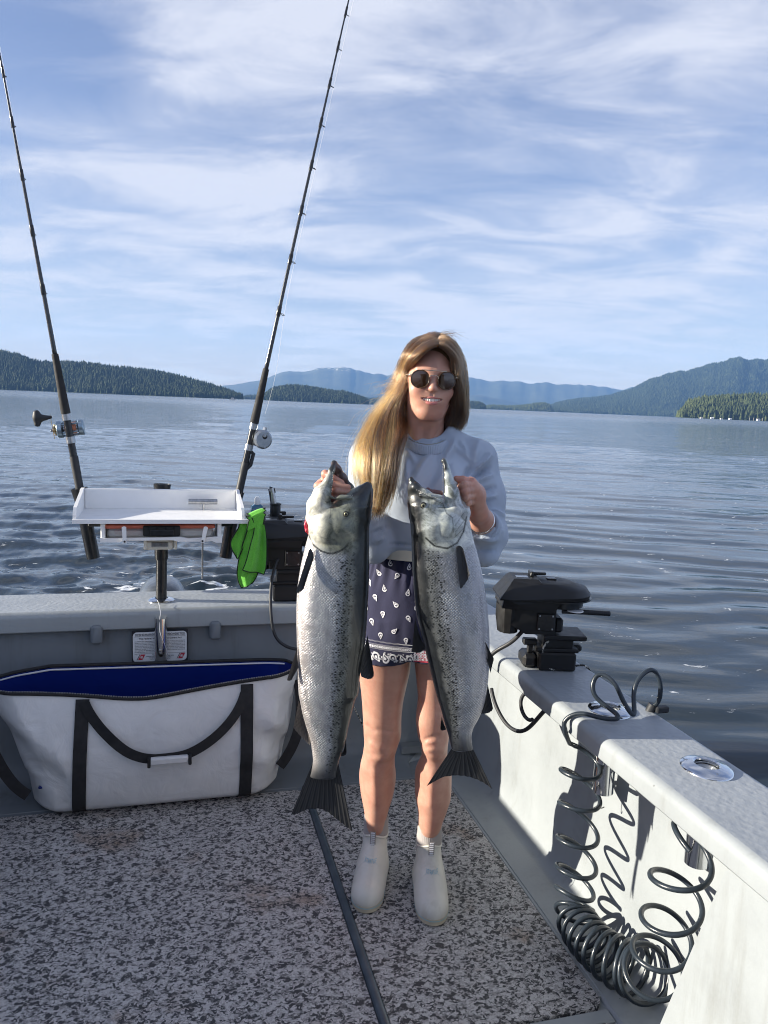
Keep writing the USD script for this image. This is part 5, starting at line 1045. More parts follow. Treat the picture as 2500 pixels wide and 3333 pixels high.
hd.cap((0, -0.012, -0.0375), (0, -0.0105, -0.0455), 0.0014, 0.0016, 0.005, cut=True)
for i in range(-6, 7):                                                                 # smiling mouth opening
    t = i / 6; hd.ell((0.0284 * t, -0.010 + 0.016 * t * t, -0.0578 + 0.0035 * t * t), (0.006, 0.011, 0.0066 * (1 - 0.70 * t * t)), 0.001, cut=True)
hd.chain([((0, 0.083, -0.055), 0.050), ((-0.004, 0.095, -0.11), 0.0515), ((-0.012, 0.108, -0.17), 0.054), ((-0.014, 0.115, -0.22), 0.066)], 0.022)
for s in (-1, 1): hd.cap((0.040 * s - 0.005, 0.065, -0.085), (0.012 * s - 0.011, 0.052, -0.19), 0.010, 0.009, 0.02)
head_l = hd.mesh(3)
yaw = math.radians(3.5); HR = np.eye(4); HR[:2, :2] = [[math.cos(yaw), -math.sin(yaw)], [math.sin(yaw), math.cos(yaw)]]
HR = HR @ rot([0, 1, 0], 1.6) @ rot([1, 0, 0], 3.0)
def tohead(m):
    m = m.copy(); m.apply_transform(HR); m.apply_translation(E_); return m
pp('body', cat_([tohead(head_l), body_lo, hL, hR]), 'skin')
def arc3(w, y0, yk, z0, zk, n=17, lo=-1, hi=1): return np.array([(w * t, y0 + yk * t * t, z0 + zk * t * t) for t in np.linspace(lo, hi, n)])
tt = np.linspace(-1, 1, 17)
MW = np.diag([1.10, 1.0, 1.0, 1.0])
pp('lips', tohead(cat_([tube(arc3(0.0290, -0.0102, 0.0168, -0.0508, -0.0030), 0.0009 + 0.0024 * (1 - tt ** 2) ** 0.7 * (1 - 0.18 * np.exp(-(tt / 0.15) ** 2)), 10), tube(arc3(0.0290, -0.0100, 0.0168, -0.0672, 0.0134), 0.0009 + 0.0040 * (1 - tt ** 2) ** 0.7, 10)]).apply_transform(MW)), 'lip')
tm = []
for i in range(-5, 5):
    x = (i + 0.5) * (0.0058 if abs(i + 0.5) < 1.6 else 0.0054); w = 0.0059 if abs(i + 0.5) < 1 else 0.0054; h = 0.0085 if abs(i + 0.5) < 1 else 0.0074
    t = x / 0.0295; tm.append(moved(rbox(-w / 2, w / 2, -0.002, 0.003, -h - 0.002, 0, 0.0014), (x, -0.0078 + 0.014 * t * t, -0.0520 - 0.0005 * t * t)))
pp('teeth', tohead(cat_(tm).apply_transform(MW)), 'tooth', smooth=40)
pp('mouth_lining', tohead(moved(rbox(-0.021, 0.021, 0.004, 0.010, -0.069, -0.050, 0.002))), 'tackle_red' if False else 'lip', smooth=False)

# -- sunglasses
plain('tortoise', (0.055, 0.028, 0.012), 0.2, var=0.85, scale=160, detail=1); plain('glasses_metal', (0.62, 0.55, 0.44), 0.22, metal=1.0)
mat('lens_brown', {'tc': ('texture_coordinate', {}), 'p': ('principled_bsdf', {'base_color': (0.030, 0.014, 0.006), 'roughness': 0.03, 'ior': 1.6, 'coat_weight': 0.6, 'coat_roughness': 0.02})}, [])
def rim(s, r=1.0):
    a = np.linspace(0, 2 * np.pi, 41)
    x = 0.0255 * np.sign(np.cos(a)) * np.abs(np.cos(a)) ** 0.92; z = 0.0245 * np.sign(np.sin(a)) * np.abs(np.sin(a)) ** 0.92
    x = 0.95 * x * r; z = 0.95 * z * r - 0.0015
    return np.stack([s * (0.0362 + x * 1), -0.0155 + 0.012 * ((0.0362 + x) / 0.062) ** 2 + 0 * a, z - 0.002], -1)
sg = None
for s in (-1, 1):
    c = rim(s)
    q = pp('sunglasses', tohead(tube(c, 0.0016, 8, cap=False)), 'tortoise') if sg is None else pp('rim', tohead(tube(c, 0.0016, 8, cap=False)), 'tortoise', parent=sg)
    sg = sg or q
    ring = [rim(s, k) - [0, 0.0026 * (1 - k * k), 0] for k in (0.99, 0.8, 0.55, 0.25, 0.02)]
    pp('lens', tohead(grid_mesh(np.stack(ring))), 'lens_brown', parent=sg)
    pp('temple', tohead(tube([(0.0612 * s, -0.004, 0.006), (0.0665 * s, 0.000, 0.006), (0.071 * s, 0.02, 0.005), (0.073 * s, 0.085, 0.0)], [0.0028, 0.0028, 0.0016, 0.0016], 8)), 'glasses_metal', parent=sg)
    pp('nose_pad', tohead(tube([(0.0105 * s, -0.014, -0.004), (0.0095 * s, -0.006, -0.010)], 0.0012, 6)), 'glasses_metal', parent=sg)
pp('bridge', tohead(tube([(-0.0125, -0.0155, 0.004), (-0.006, -0.0195, 0.0085), (0.006, -0.0195, 0.0085), (0.0125, -0.0155, 0.004)], 0.0012, 8)), 'glasses_metal', parent=sg)
pp('top_bar', tohead(tube([(-0.034, -0.0125, 0.0215), (-0.015, -0.0175, 0.0212), (0.015, -0.0175, 0.0212), (0.034, -0.0125, 0.0215)], 0.0012, 8)), 'glasses_metal', parent=sg)

# -- sweatshirt
def wrinkle(m, ridges, proj, facing=True):
    v = m.vertices.copy(); n = m.vertex_normals
    px = proj(v); amt = np.zeros(len(v))
    for (x0, y0), (x1, y1), w, h in ridges:
        a = np.array([x0, y0], float); ab = np.array([x1 - x0, y1 - y0], float); L2 = ab @ ab
        t = np.clip(((px - a) @ ab) / L2, 0, 1); d = np.linalg.norm(px - a - t[:, None] * ab, axis=1)
        amt += 1.9 * h * np.exp(-(d / w) ** 2) * (0.35 + 0.65 * np.sin(np.pi * np.clip(t, 0.02, 0.98)))
    k = np.clip(-n[:, 1] * 1.6 + 0.2, 0, 1) if facing else 1
    m.vertices = v + n * (amt * k)[:, None]; return m
def to_c3(v):
    w = v - EYE; z = w @ _f
    return np.stack([((1250 + FPX * (w @ CR) / z) - 1050) / 0.3918, ((1666.5 - FPX * (w @ CU) / z) - 1050) / 0.3918], -1)
sw = Field((-0.24, 1.94, 1.03), (0.44, 2.46, 1.52), 0.0042)
hemz = P(1385, 1800, 2.13)[2]
sw.loft([(hemz, hx + 0.005, 2.235, 0.160, 0.118), (hemz + 0.02, hx + 0.006, 2.235, 0.168, 0.124), (1.18, hx + 0.008, 2.235, 0.172, 0.126), (1.28, hx + 0.010, 2.235, 0.172, 0.126), (1.35, hx + 0.010, 2.24, 0.160, 0.112), (1.42, hx + 0.008, 2.25, 0.115, 0.080), (1.452, hx + 0.006, 2.255, 0.075, 0.062)], 0.02)
sw.cap(SL + [-0.012, 0, -0.002], NB + [0.055, 0.01, 0.004], 0.046, 0.034, 0.045); sw.cap(SR + [0.012, 0, -0.002], NB + [-0.055, 0.01, 0.004], 0.046, 0.034, 0.045)
for s in (-1, 1): sw.ell((hx + 0.012 + 0.062 * s, 2.150, 1.285), (0.062, 0.050, 0.062), 0.05)
fL_mid = EL_ * 0.55 + WL * 0.45
sw.chain([(SL + [-0.004, 0, -0.006], 0.054), (SL * 0.5 + EL_ * 0.5 + [0.006, 0, 0], 0.053), (EL_ + [0.002, 0.0, 0.0], 0.050)], 0.03)
sw.chain([(EL_, 0.050), (fL_mid + [0.006, 0.005, -0.010], 0.047)], 0.025)
sw.ell(EL_ + [-0.016, -0.04, -0.048], (0.046, 0.055, 0.034), 0.03)
sw.chain([(SR + [0.004, 0, -0.006], 0.053), (SR * 0.5 + ER_ * 0.5 + [-0.004, 0, 0], 0.052), (ER_ + [0.004, 0, 0], 0.050)], 0.03)
sw.chain([(ER_, 0.054), (ER_ * 0.55 + WR * 0.45, 0.046)], 0.025)
sw.ell(ER_ + [0.012, -0.03, -0.020], (0.042, 0.055, 0.045), 0.03)
sw.cap(NB + [0.003, 0, 0.03], NB + [0.003, -0.02, 0.12], 0.060, 0.075, 0.008, cut=True)
sm_ = sw.mesh(5)
fb_ = meshkit.fbm(sm_.vertices * np.array([11, 9, 7]) + 3, 4, 5) - 0.5
sm_.vertices += sm_.vertex_normals * (0.010 * fb_)[:, None]
ridges = [((1075, 1010), (1245, 1175), 22, 0.004), ((1085, 1000), (1010, 1160), 24, 0.009), ((1150, 1010), (1210, 1110), 24, 0.006), ((1255, 1240), (1390, 1105), 22, 0.010), ((1230, 1350), (1395, 1270), 22, 0.010), ((1290, 1470), (1430, 1440), 20, 0.010), ((1245, 1180), (1290, 1010), 30, 0.007), ((1190, 1300), (1240, 1180), 26, -0.008), ((1240, 1300), (1380, 1190), 22, -0.008), ((1270, 1410), (1420, 1360), 18, -0.008),
          ((690, 1060), (760, 1150), 24, 0.007), ((900, 1100), (760, 1300), 34, 0.008), ((980, 1180), (840, 1420), 34, -0.007), ((700, 1120), (690, 1300), 26, 0.006), ((930, 1010), (1000, 960), 20, -0.003), ((430, 1660), (510, 1600), 20, 0.008), ((420, 1760), (520, 1700), 20, -0.006), ((430, 1830), (500, 1790), 18, 0.007), ((1380, 1560), (1500, 1600), 20, 0.008), ((1360, 1650), (1480, 1690), 18, -0.008), ((1310, 1800), (1440, 1800), 24, 0.006), ((1300, 1895), (1430, 1890), 14, -0.005),
          ((560, 1840), (735, 1850), 10, -0.0035)]
wrinkle(sm_, ridges, to_c3)
sws = pp('sweatshirt', sm_, 'sweatshirt_blue')
# ribbed collar and the cream shirt showing above and below
ca = np.linspace(0, 2 * np.pi, 260)
fz, bz = P(1391, 1464, 2.150)[2], 1.462
ccx = P(1388, 1440, 2.19)[0]
colp = np.stack([ccx + 0.069 * np.sin(ca), 2.232 - 0.078 * np.cos(ca), (fz + bz) / 2 - (bz - fz) / 2 * np.cos(ca) + 0.006 * np.sin(ca) ** 2], -1)
cw_ = []
for k, (o, z, ) in enumerate([(0.0, 0.014), (0.004, 0.013), (0.0075, 0.006), (0.0105, -0.004), (0.0125, -0.012), (0.0095, -0.016), (0.001, -0.012), (-0.002, 0.004), (0.0, 0.014)]):
    rad = colp - [ccx, 2.232, 0]; rad[:, 2] = 0; rad /= np.linalg.norm(rad, axis=1)[:, None]
    rib = 0.0012 * np.sin(ca * 95) * (0.004 < o)
    cw_.append(colp + rad * (o + rib)[:, None] + [0, 0, z])
pp('collar', grid_mesh(np.stack(cw_)), 'sweatshirt_blue', parent=sws, smooth=True)
pp('undershirt', cat_([grid_mesh(np.stack([colp + [0, 0, 0.016], (colp - [ccx, 2.232, 0]) * [0.93, 0.93, 1] + [ccx, 2.232, 0.012], (colp - [ccx, 2.232, 0]) * [0.90, 0.90, 1] + [ccx, 2.232, -0.02]])), TM(*(lambda t: (t.vertices, t.faces))(moved(lathe([(1, 0.0), (1.02, 0.03), (0.97, 0.08)], 48), (0, 0, 0)).apply_transform(np.diag([0.158, 0.118, 1, 1])).apply_translation((hx + 0.004, 2.235, hemz - 0.024))))]), 'shirt_cream')
# pushed-up cuffs and bracelet
def ringtube(c, ax, r, tr, n=40, sq=1.0):
    ax = np.array(ax, float); ax /= np.linalg.norm(ax); e = np.cross(ax, [0.2, 0.3, 1]); e /= np.linalg.norm(e); g = np.cross(ax, e); a = np.linspace(0, 2 * np.pi, n + 1)
    return tube([c + r * (np.cos(t) * e + sq * np.sin(t) * g) for t in a], tr, 8, cap=False)
pp('cuff', cat_([ringtube(fL_mid + (WL - EL_) * k + [0.003, 0.002, -0.006], WL - EL_, 0.041 - 0.02 * k, 0.0075) for k in (0.0, 0.05, 0.10)]), 'sweatshirt_blue', parent=sws)
plain('silver', (0.8, 0.79, 0.77), 0.15, metal=1.0)
pp('bracelet', ringtube(EL_ * 0.34 + WL * 0.66, WL - EL_, 0.0335, 0.0034), 'silver')

# -- shorts with their print
sh = Field((-0.16, 2.0, 0.68), (0.37, 2.46, 1.12), 0.0042)
wz = P(1330, 1822, 2.12)[2]
zc = lambda y: c5(800, y, 2.14)[2]
sh.loft([(0.795, hx, 2.24, 0.180, 0.125), (0.83, hx, 2.242, 0.185, 0.138), (0.90, hx, 2.24, 0.182, 0.138), (0.98, hx, 2.238, 0.172, 0.128), (1.04, hx + 0.003, 2.236, 0.156, 0.117), (wz + 0.004, hx + 0.004, 2.236, 0.148, 0.112)], 0.01)
zh = c5(840, 262, 2.12)[2]; zh2 = c5(1040, 245, 2.10)[2]
a0, a1 = c5(545, 262, 2.14)[0], c5(988, 262, 2.14)[0]; b0, b1 = c5(990, 245, 2.12)[0], c5(1310, 245, 2.12)[0]
sh.loft([(zh, (a0 + a1) / 2, 2.225, (a1 - a0) / 2, 0.112), (zh + 0.06, (a0 + a1) / 2 + 0.001, 2.228, (a1 - a0) / 2 - 0.001, 0.110), (0.90, hx - 0.075, 2.24, 0.098, 0.115)], 0.02)
sh.loft([(zh2, (b0 + b1) / 2, 2.205, (b1 - b0) / 2, 0.105), (zh2 + 0.06, (b0 + b1) / 2 - 0.001, 2.21, (b1 - b0) / 2, 0.105), (0.90, hx + 0.08, 2.235, 0.098, 0.115)], 0.02)
shm = sh.mesh(3)
v = shm.vertices; ang = np.arctan2(v[:, 0] - hx, -(v[:, 1] - 2.236)); top_w = sm(wz - 0.13, wz, v[:, 2])
shm.vertices = v + shm.vertex_normals * (0.0035 * np.sin(ang * 30 + 2 * np.sin(ang * 5)) * top_w + 0.012 * (meshkit.fbm(v * np.array([16, 10, 4.5]), 3, 8) - 0.5) * (1 - top_w * 0.5) * sm(zh, zh + 0.03, v[:, 2]))[:, None]
sho = pp('shorts', shm, 'shorts_navy')
from scipy.spatial import cKDTree
def surf_lookup(m):
    n = m.vertex_normals; k = n[:, 1] < -0.05; q = m.vertices[k]; t = cKDTree(q[:, [0, 2]])
    def y_at(xz):
        d, i = t.query(xz, k=10); w = np.exp(-(d / (d[:, -1:] * 0.6 + 1e-9)) ** 2); return (q[i, 1] * w).sum(1) / w.sum(1)
    return y_at
ysh = surf_lookup(shm)
def decal(polys, y_at, th=0.0008):
    ms = []
    for g in polys:
        for h in getattr(g, 'geoms', [g]):
            if h.is_empty or h.area < 1e-8: continue
            m = trimesh.creation.extrude_polygon(h, th, engine='earcut'); w = m.vertices.copy()
            m.vertices = np.stack([w[:, 0], y_at(w[:, :2]) - 0.0006 - w[:, 2], w[:, 1]], -1); ms.append(m)
    return cat_(ms)
from shapely import affinity
def paisley(c, s, deg, flip=1):
    a = np.linspace(0, 2 * np.pi, 40)
    r = 0.5 * (1 + 0.0 * a); x = 0.42 * np.cos(a); z = 0.42 * np.sin(a)
    up = np.clip(z, 0, None); x = x * (1 - 0.72 * (up / 0.42) ** 1.3) + 1.05 * up ** 1.5 * flip; z = z + 1.05 * up - 0.25
    o = Polygon(np.c_[x, z]).buffer(0)
    inn = affinity.translate(affinity.scale(o, 0.66, 0.66, origin=(0, 0)), 0.02, -0.02)
    core = affinity.scale(o, 0.36, 0.36, origin=(0.0, 0.0))
    g = o.difference(inn).union(core)
    return affinity.translate(affinity.scale(affinity.rotate(g, deg, origin=(0, 0)), s, s, origin=(0, 0)), c[0], c[1])
pol = []; rng = np.random.default_rng(5)
for x, y in [(735, 940), (868, 952), (778, 1043), (950, 1060), (708, 1120), (858, 1143), (768, 1228), (948, 1243), (683, 1292), (848, 1330), (752, 1378), (935, 1402), (662, 1025), (712, 850), (822, 862), (960, 880), (640, 1200), (1010, 1160), (1030, 960), (1010, 1340), (600, 950), (590, 1110), (600, 1300)]:
    p = c4(x, y, 2.11); pol.append(paisley((p[0], p[2]), 0.0150, rng.uniform(-30, 30) + (180 if rng.random() < 0.4 else 0), rng.choice([-1, 1])))
pp('paisley_print', decal(pol, ysh), 'print_white', smooth=False, parent=sho, kind='stuff')
band = []
zb = lambda x, y: c4(x, y, 2.10)
def stripe(y, h, x0=560, x1=985):
    t = [zb(x, y + 0.055 * (x - 680)) for x in np.linspace(x0, x1, 24)]; hh = h / 2
    return Polygon([(p[0], p[2] - hh) for p in t] + [(p[0], p[2] + hh) for p in t[::-1]])
band += [stripe(1424, 0.0022), stripe(1446, 0.0016), stripe(1476, 0.0016)]
for x in np.arange(575, 980, 17.0):
    p = zb(x, 1461 + 0.055 * (x - 680)); band.append(Point(p[0], p[2]).buffer(0.0034, quad_segs=4).difference(Point(p[0] + 0.001, p[2]).buffer(0.0018, quad_segs=3)))
for i, x in enumerate(np.arange(585, 985, 62.0)):
    p = zb(x + 8, 1532 + 0.055 * (x - 680)); band.append(paisley((p[0], p[2] - 0.003), 0.024, (40 if i % 2 else 200), 1 if i % 2 else -1))
    for k in range(7):
        a = rng.uniform(0, 6.28); q = (p[0] + 0.0155 * math.cos(a), p[2] + 0.0135 * math.sin(a)); r = rng.uniform(0.0014, 0.0030)
        band.append(Point(*q).buffer(r, quad_segs=3).difference(Point(*q).buffer(r * 0.45, quad_segs=2)))
hemline = Polygon([(-1, zh + 0.004), (1, zh + 0.004), (1, 2), (-1, 2)])
band = [b.intersection(hemline) for b in band]
pp('border_print', decal(band, ysh), 'print_white', smooth=False, parent=sho, kind='stuff')
rb = []
for y in (1478, 1530, 1565):
    t = [c4(x, y, 2.09) for x in np.linspace(1000, 1110, 10)]
for x in np.arange(1000, 1130, 20.0):
    for y in np.arange(1495, 1575, 20.0):
        p = c4(x, y, 2.09); rb.append(Point(p[0] + rng.uniform(-.001, .001), p[2]).buffer(rng.uniform(0.0030, 0.0046), quad_segs=3).difference(Point(p[0], p[2]).buffer(0.0016, quad_segs=2)))
t0_ = [c4(x, 1488, 2.09) for x in np.linspace(990, 1140, 12)]; t1_ = [c4(x, 1578, 2.09) for x in np.linspace(1140, 990, 12)]
pp('red_border', decal([Polygon([(p[0], p[2]) for p in t0_] + [(p[0], max(p[2], zh2 + 0.002)) for p in t1_])], ysh), 'shorts_band_red', smooth=False, parent=sho)
pp('red_border_print', decal(rb, lambda q: ysh(q) - 0.001), 'print_white', smooth=False, parent=sho, kind='stuff')

# -- socks and boots
def boot(ankle, toe, yawd, sc, logo):
    """ankle: centre of the shaft on the deck; built facing -y then turned"""
    M = np.eye(4); a = math.radians(yawd); M[:2, :2] = np.array([[math.cos(a), -math.sin(a)], [math.sin(a), math.cos(a)]]) @ np.diag([0.92, 1.0]); M[:3, 3] = ankle
    f = Field((-0.08, -0.23, 0.0), (0.08, 0.09, 0.21), 0.0026)
    f.loft([(0.06, 0, 0.002, 0.043, 0.062), (0.10, 0, 0.0, 0.0405, 0.056), (0.15, 0, 0.004, 0.0405, 0.052), (0.186, 0, 0.004, 0.042, 0.054)], 0.02)
    f.chain([((0, 0.034, 0.045), 0.038), ((0, -0.02, 0.050), 0.042), ((0, -0.08, 0.044), 0.044), ((-0.001, -0.135, 0.034), 0.042)], 0.03)
    f.ell((-0.001, -0.118, 0.032), (0.050, 0.064, 0.036), 0.03); f.ell((0, -0.05, 0.085), (0.034, 0.05, 0.045), 0.05)
    f.put(lambda p: p[..., 2] - 0.012, (-0.1, -0.3, 0), (0.1, 0.1, 0.03), 0.002, cut=True)
    f.put(lambda p: 0.163 + 0.016 * np.cos((p[..., 1] - 0.004) / 0.054 * 3.0) * 0 + 0.010 * np.cos(np.arctan2(p[..., 0], p[..., 1]) * 2) - p[..., 2], (-0.1, -0.1, 0.14), (0.1, 0.1, 0.21), 0.003, cut=True)
    m = f.mesh(3)
    m.vertices += m.vertex_normals * (0.0025 * (meshkit.fbm(m.vertices * 22, 3, 4) - 0.5))[:, None]
    for (x, y, z, s) in ((0, -0.075, 0.07, 1), (0, -0.10, 0.06, 1)): pass
    T_ = lambda q: (lambda w: (w.apply_transform(M), w)[1])(q.copy())
    b = pp('boot', T_(m), 'boot_rubber')
    an = np.linspace(0, 2 * np.pi, 61)
    top_z = 0.163 + 0.010 * np.cos(an * 2)
    pp('rim', T_(tube([(0.0418 * math.sin(t), 0.004 + 0.0538 * math.cos(t), z) for t, z in zip(an, top_z)], 0.0032, 8, cap=False)), 'boot_rubber', parent=b)
    outl = Polygon([(0.044 * math.sin(t) * (1.17 if math.cos(t) < 0 else 0.95), (0.062 if math.cos(t) > 0 else 0.0) + 0 * t + (-0.118 if math.cos(t) < 0 else 0) + (0.066 if math.cos(t) < 0 else 0.018) * math.cos(t)) for t in np.linspace(0, 2 * np.pi, 60, endpoint=False)]).convex_hull
    so = pp('sole', T_(cat_([extr(outl.buffer(0.001), 0.013, (0, 0, 0.004)), extr(outl.buffer(0.0035), 0.008, (0, 0, 0.016))])), 'boot_sole', parent=b, smooth=40)
    pp('sole_line', T_(extr(outl.buffer(0.0042), 0.002, (0, 0, 0.0185))), 'boot_print', parent=b, smooth=40)
    V = np.array([[(x, -0.0535 - 0.004 * s_, z) for x in np.linspace(-0.0095, 0.0095, 3)] for s_, z in ((0.4, 0.140), (0.8, 0.158), (1.0, 0.172), (1.3, 0.188), (0.9, 0.192), (0.2, 0.186), (-0.2, 0.172))])
    tb_ = pp('pull_tab', T_(grid_mesh(V)), 'sock_grey', parent=b, smooth=40)
    for z in np.arange(0.147, 0.187, 0.0065): pp('tab_stripe', T_(rbox(-0.0065, 0.0065, -0.0600, -0.0578 + 0.0 * z, z, z + 0.0035, 0.0004)), 'print_white', parent=b, smooth=False)
    yl = surf_lookup(m)
    tx = meshkit.text_mesh('XTRATUF', 0.0095, 0.0006, False); tx.apply_transform(np.diag([0.040 / tx.extents[0], 1, 1, 1])); tx.apply_translation((-0.020 - tx.bounds[0, 0], 0, 0))
    w = tx.vertices.copy(); zz = 0.112 + w[:, 1]
    tx.vertices = np.stack([w[:, 0], yl(np.c_[w[:, 0], zz]) - 0.0008 - w[:, 2], zz], -1)
    pp('lettering', T_(tx), 'boot_print', parent=b, smooth=False)
    fr_ = [Polygon([(-0.0225, z), (0.0225, z), (0.0225, z + 0.0008), (-0.0225, z + 0.0008)]) for z in (0.1085, 0.1245)]
    pp('logo_border', T_(decal(fr_, yl, 0.0004)), 'boot_print', parent=b, smooth=False)
    # sock
    sk = lathe([(1.0, 0.12), (1.03, 0.17), (1.0, 0.20), (1.02, 0.212), (0.95, 0.214)], 120)
    r_ = 1 + 0.012 * np.sin(np.arctan2(sk.vertices[:, 1], sk.vertices[:, 0]) * 40); sk.vertices[:, :2] *= r_[:, None]
    sk.apply_transform(np.diag([0.0415, 0.0425, 1, 1])); sk.apply_translation((0.0, 0.004, 0.0))
    pp('sock', T_(sk), 'sock_grey')
def ankle_at(rows, z):
    r = np.array(sorted(rows)); return np.array([np.interp(z, r[:, 0], r[:, 1]), np.interp(z, r[:, 0], r[:, 2]), 0.004])
aR, aL = ankle_at(R_rows, 0.17), ankle_at(L_rows, 0.15)
boot(aR, None, -8, 1, 1); boot(aL, None, 4, 1, 1)

# -- hair: locks of fine strands grown from the scalp
def hair_mat(name, c1, c2):
    mat(name, {'h': ('principled_hair_bsdf', {'model': 'Chiang', 'parametrization': 'Direct coloring', 'color': c1, 'roughness': 0.32, 'radial_roughness': 0.45, 'coat': 0.0, 'random_roughness': 0.3})}, [], surface='h.BSDF')
def hair_plain(name, c, rough=0.32):
    mat(name, {'h': ('principled_hair_bsdf', {'model': 'Chiang', 'parametrization': 'Direct coloring', 'color': c, 'roughness': rough, 'radial_roughness': 0.5, 'random_roughness': 0.2})}, [], surface='h.BSDF')
hair_plain('hair_blonde', (0.55, 0.33, 0.115)); hair_plain('hair_golden', (0.28, 0.145, 0.05)); hair_plain('hair_brown', (0.085, 0.043, 0.019)); hair_plain('hair_dark', (0.03, 0.017, 0.010), 0.4); plain('hair_cap', (0.13, 0.075, 0.036), 0.6, var=0.3, scale=60)
def strands(name, guides, n, width, m, seed, jit, clump=0.012, parent=None, len_=(0.62, 1.0), npts=24, fly=0.0, ends=None):
    """guides: lists of points (M x K x 3), swept across; each strand mixes neighbouring guides"""
    rng = np.random.default_rng(seed)
    G = np.stack([spline(g, 40) for g in guides]); K = len(G)
    from scipy.interpolate import PchipInterpolator
    s = rng.uniform(0, 1, n); GI = PchipInterpolator(np.linspace(0, 1, K), G, axis=0)
    C = GI(s)                                                     # n x 40 x 3
    t = np.linspace(0, 1, 40)[None, :, None]
    off = rng.normal(0, 1, (n, 1, 3)) * np.array(jit) * (0.45 + 0.55 * t)
    nc = max(6, n // 45); cid = (s * nc).astype(int); cc = rng.normal(0, 1, (nc + 1, 3)) * np.array([0.010, 0.009, 0.008])
    C = C + off + cc[cid][:, None, :] * t
    ph = rng.uniform(0, 6.28, (n, 1)); q = t[..., 0]
    cph = rng.uniform(0, 6.28, nc + 1)[cid][:, None]
    C[..., 0] += (0.0035 * np.sin(q * 9 + cph) + 0.0015 * np.sin(q * 23 + ph)) * q
    C[..., 1] += 0.0025 * np.cos(q * 11 + cph) * q
    if fly: C += np.cumsum(rng.normal(0, fly, C.shape), 1) * t
    ln = rng.uniform(*len_, n); k = np.linspace(0, 1, npts)[None] * ln[:, None] * 39
    i = np.minimum(k.astype(int), 38); f = (k - i)[..., None]; r = np.arange(n)[:, None]
    Q = C[r, i] * (1 - f) + C[r, i + 1] * f - PB
    path = (parent or who) + '/' + numbered(parent or who, name)
    bc = UsdGeom.BasisCurves.Define(stage, path)
    bc.CreateTypeAttr('linear'); bc.CreateCurveVertexCountsAttr(Vt.IntArray.FromNumpy(np.full(n, npts, np.int32)))
    bc.CreatePointsAttr(Vt.Vec3fArray.FromNumpy(Q.reshape(-1, 3).astype(np.float32)))
    w = np.repeat(np.linspace(1, 0.55, npts)[None], n, 0) * width * rng.uniform(0.7, 1.2, (n, 1))
    bc.CreateWidthsAttr(Vt.FloatArray.FromNumpy(w.ravel().astype(np.float32))); bc.SetWidthsInterpolation('vertex')
    UsdShade.MaterialBindingAPI.Apply(bc.GetPrim()).Bind(L[m]); return path
# cap under the strands
hc = Field((-0.105, -0.02, -0.16), (0.105, 0.235, 0.135), 0.0028)
hc.ell((0.002, 0.104, 0.025), (0.077, 0.096, 0.0945), 0.01)
hc.loft([(-0.155, 0.0, 0.150, 0.070, 0.045), (-0.10, 0, 0.135, 0.074, 0.065), (-0.03, 0, 0.12, 0.077, 0.082), (0.03, 0, 0.11, 0.076, 0.088)], 0.02)
hc.ell((0.002, -0.018, -0.014), (0.066, 0.062, 0.098), 0.012, cut=True)
hc.ell((0.0, 0.05, -0.12), (0.056, 0.075, 0.075), 0.012, cut=True)
cap_ = hc.mesh(4)
hp_ = pp('hair', tohead(cap_), 'hair_cap')
h3 = lambda *pts: [A3(x, y, d) for x, y, d in pts]
left = [h3((962, 192, 2.128), (885, 220, 2.112), (788, 300, 2.108), (716, 400, 2.112), (690, 520, 2.118), (668, 640, 2.125), (672, 780, 2.125), (690, 900, 2.105), (650, 1020, 2.070), (605, 1180, 2.045), (580, 1320, 2.045), (545, 1450, 2.05), (500, 1590, 2.055)),
        h3((962, 165, 2.150), (870, 195, 2.135), (770, 290, 2.12), (695, 410, 2.118), (640, 540, 2.125), (600, 680, 2.125), (575, 820, 2.11), (560, 960, 2.085), (530, 1110, 2.055), (510, 1250, 2.042), (490, 1400, 2.045), (465, 1520, 2.05), (440, 1620, 2.055)),
        h3((900, 128, 2.20), (810, 180, 2.18), (725, 280, 2.155), (655, 400, 2.14), (606, 530, 2.14), (552, 660, 2.138), (500, 790, 2.125), (455, 930, 2.10), (432, 1080, 2.07), (430, 1220, 2.055), (432, 1350, 2.052), (430, 1460, 2.055), (425, 1560, 2.06)),
        h3((870, 124, 2.23), (770, 175, 2.21), (690, 280, 2.185), (632, 400, 2.165), (582, 530, 2.16), (520, 650, 2.155), (452, 770, 2.145), (390, 890, 2.125), (340, 1010, 2.10), (318, 1120, 2.08), (320, 1230, 2.07), (350, 1330, 2.068), (385, 1430, 2.07)),
        h3((850, 122, 2.25), (745, 178, 2.23), (665, 290, 2.21), (618, 400, 2.19), (568, 520, 2.18), (500, 640, 2.175), (425, 750, 2.165), (365, 850, 2.15), (318, 950, 2.13), (285, 1060, 2.11), (268, 1160, 2.10), (272, 1250, 2.09), (300, 1330, 2.085))]
def hair_depth(p):
    k = float(sm(1.66, 1.60, p[2]) * (1 - sm(1.50, 1.40, p[2]))); x = float(sm(0.02, 0.07, p[0]))
    return p + np.array([0, k * (0.055 + 0.045 * x), 0])
def hair_trim(p, side):
    w = p - EYE; z = w @ _f; y = ((1666.5 - FPX * (w @ CU) / z) - 1050) / 0.3918; x = ((1250 + FPX * (w @ CR) / z) - 1050) / 0.3918
    dx = 42 * float(sm(140, 240, y) * (1 - sm(520, 760, y))) * float(np.clip((745 - x) / 120, 0, 1)) if side < 0 else -42 * float(sm(150, 300, y)) * float(np.clip((x - 1100) / 90, 0, 1))
    k = 0.3918 * z / FPX
    return p + CR * dx * k - CU * (5 * k * float(1 - sm(120, 240, y)))
left = [[hair_trim(hair_depth(p), -1) for p in g] for g in left]
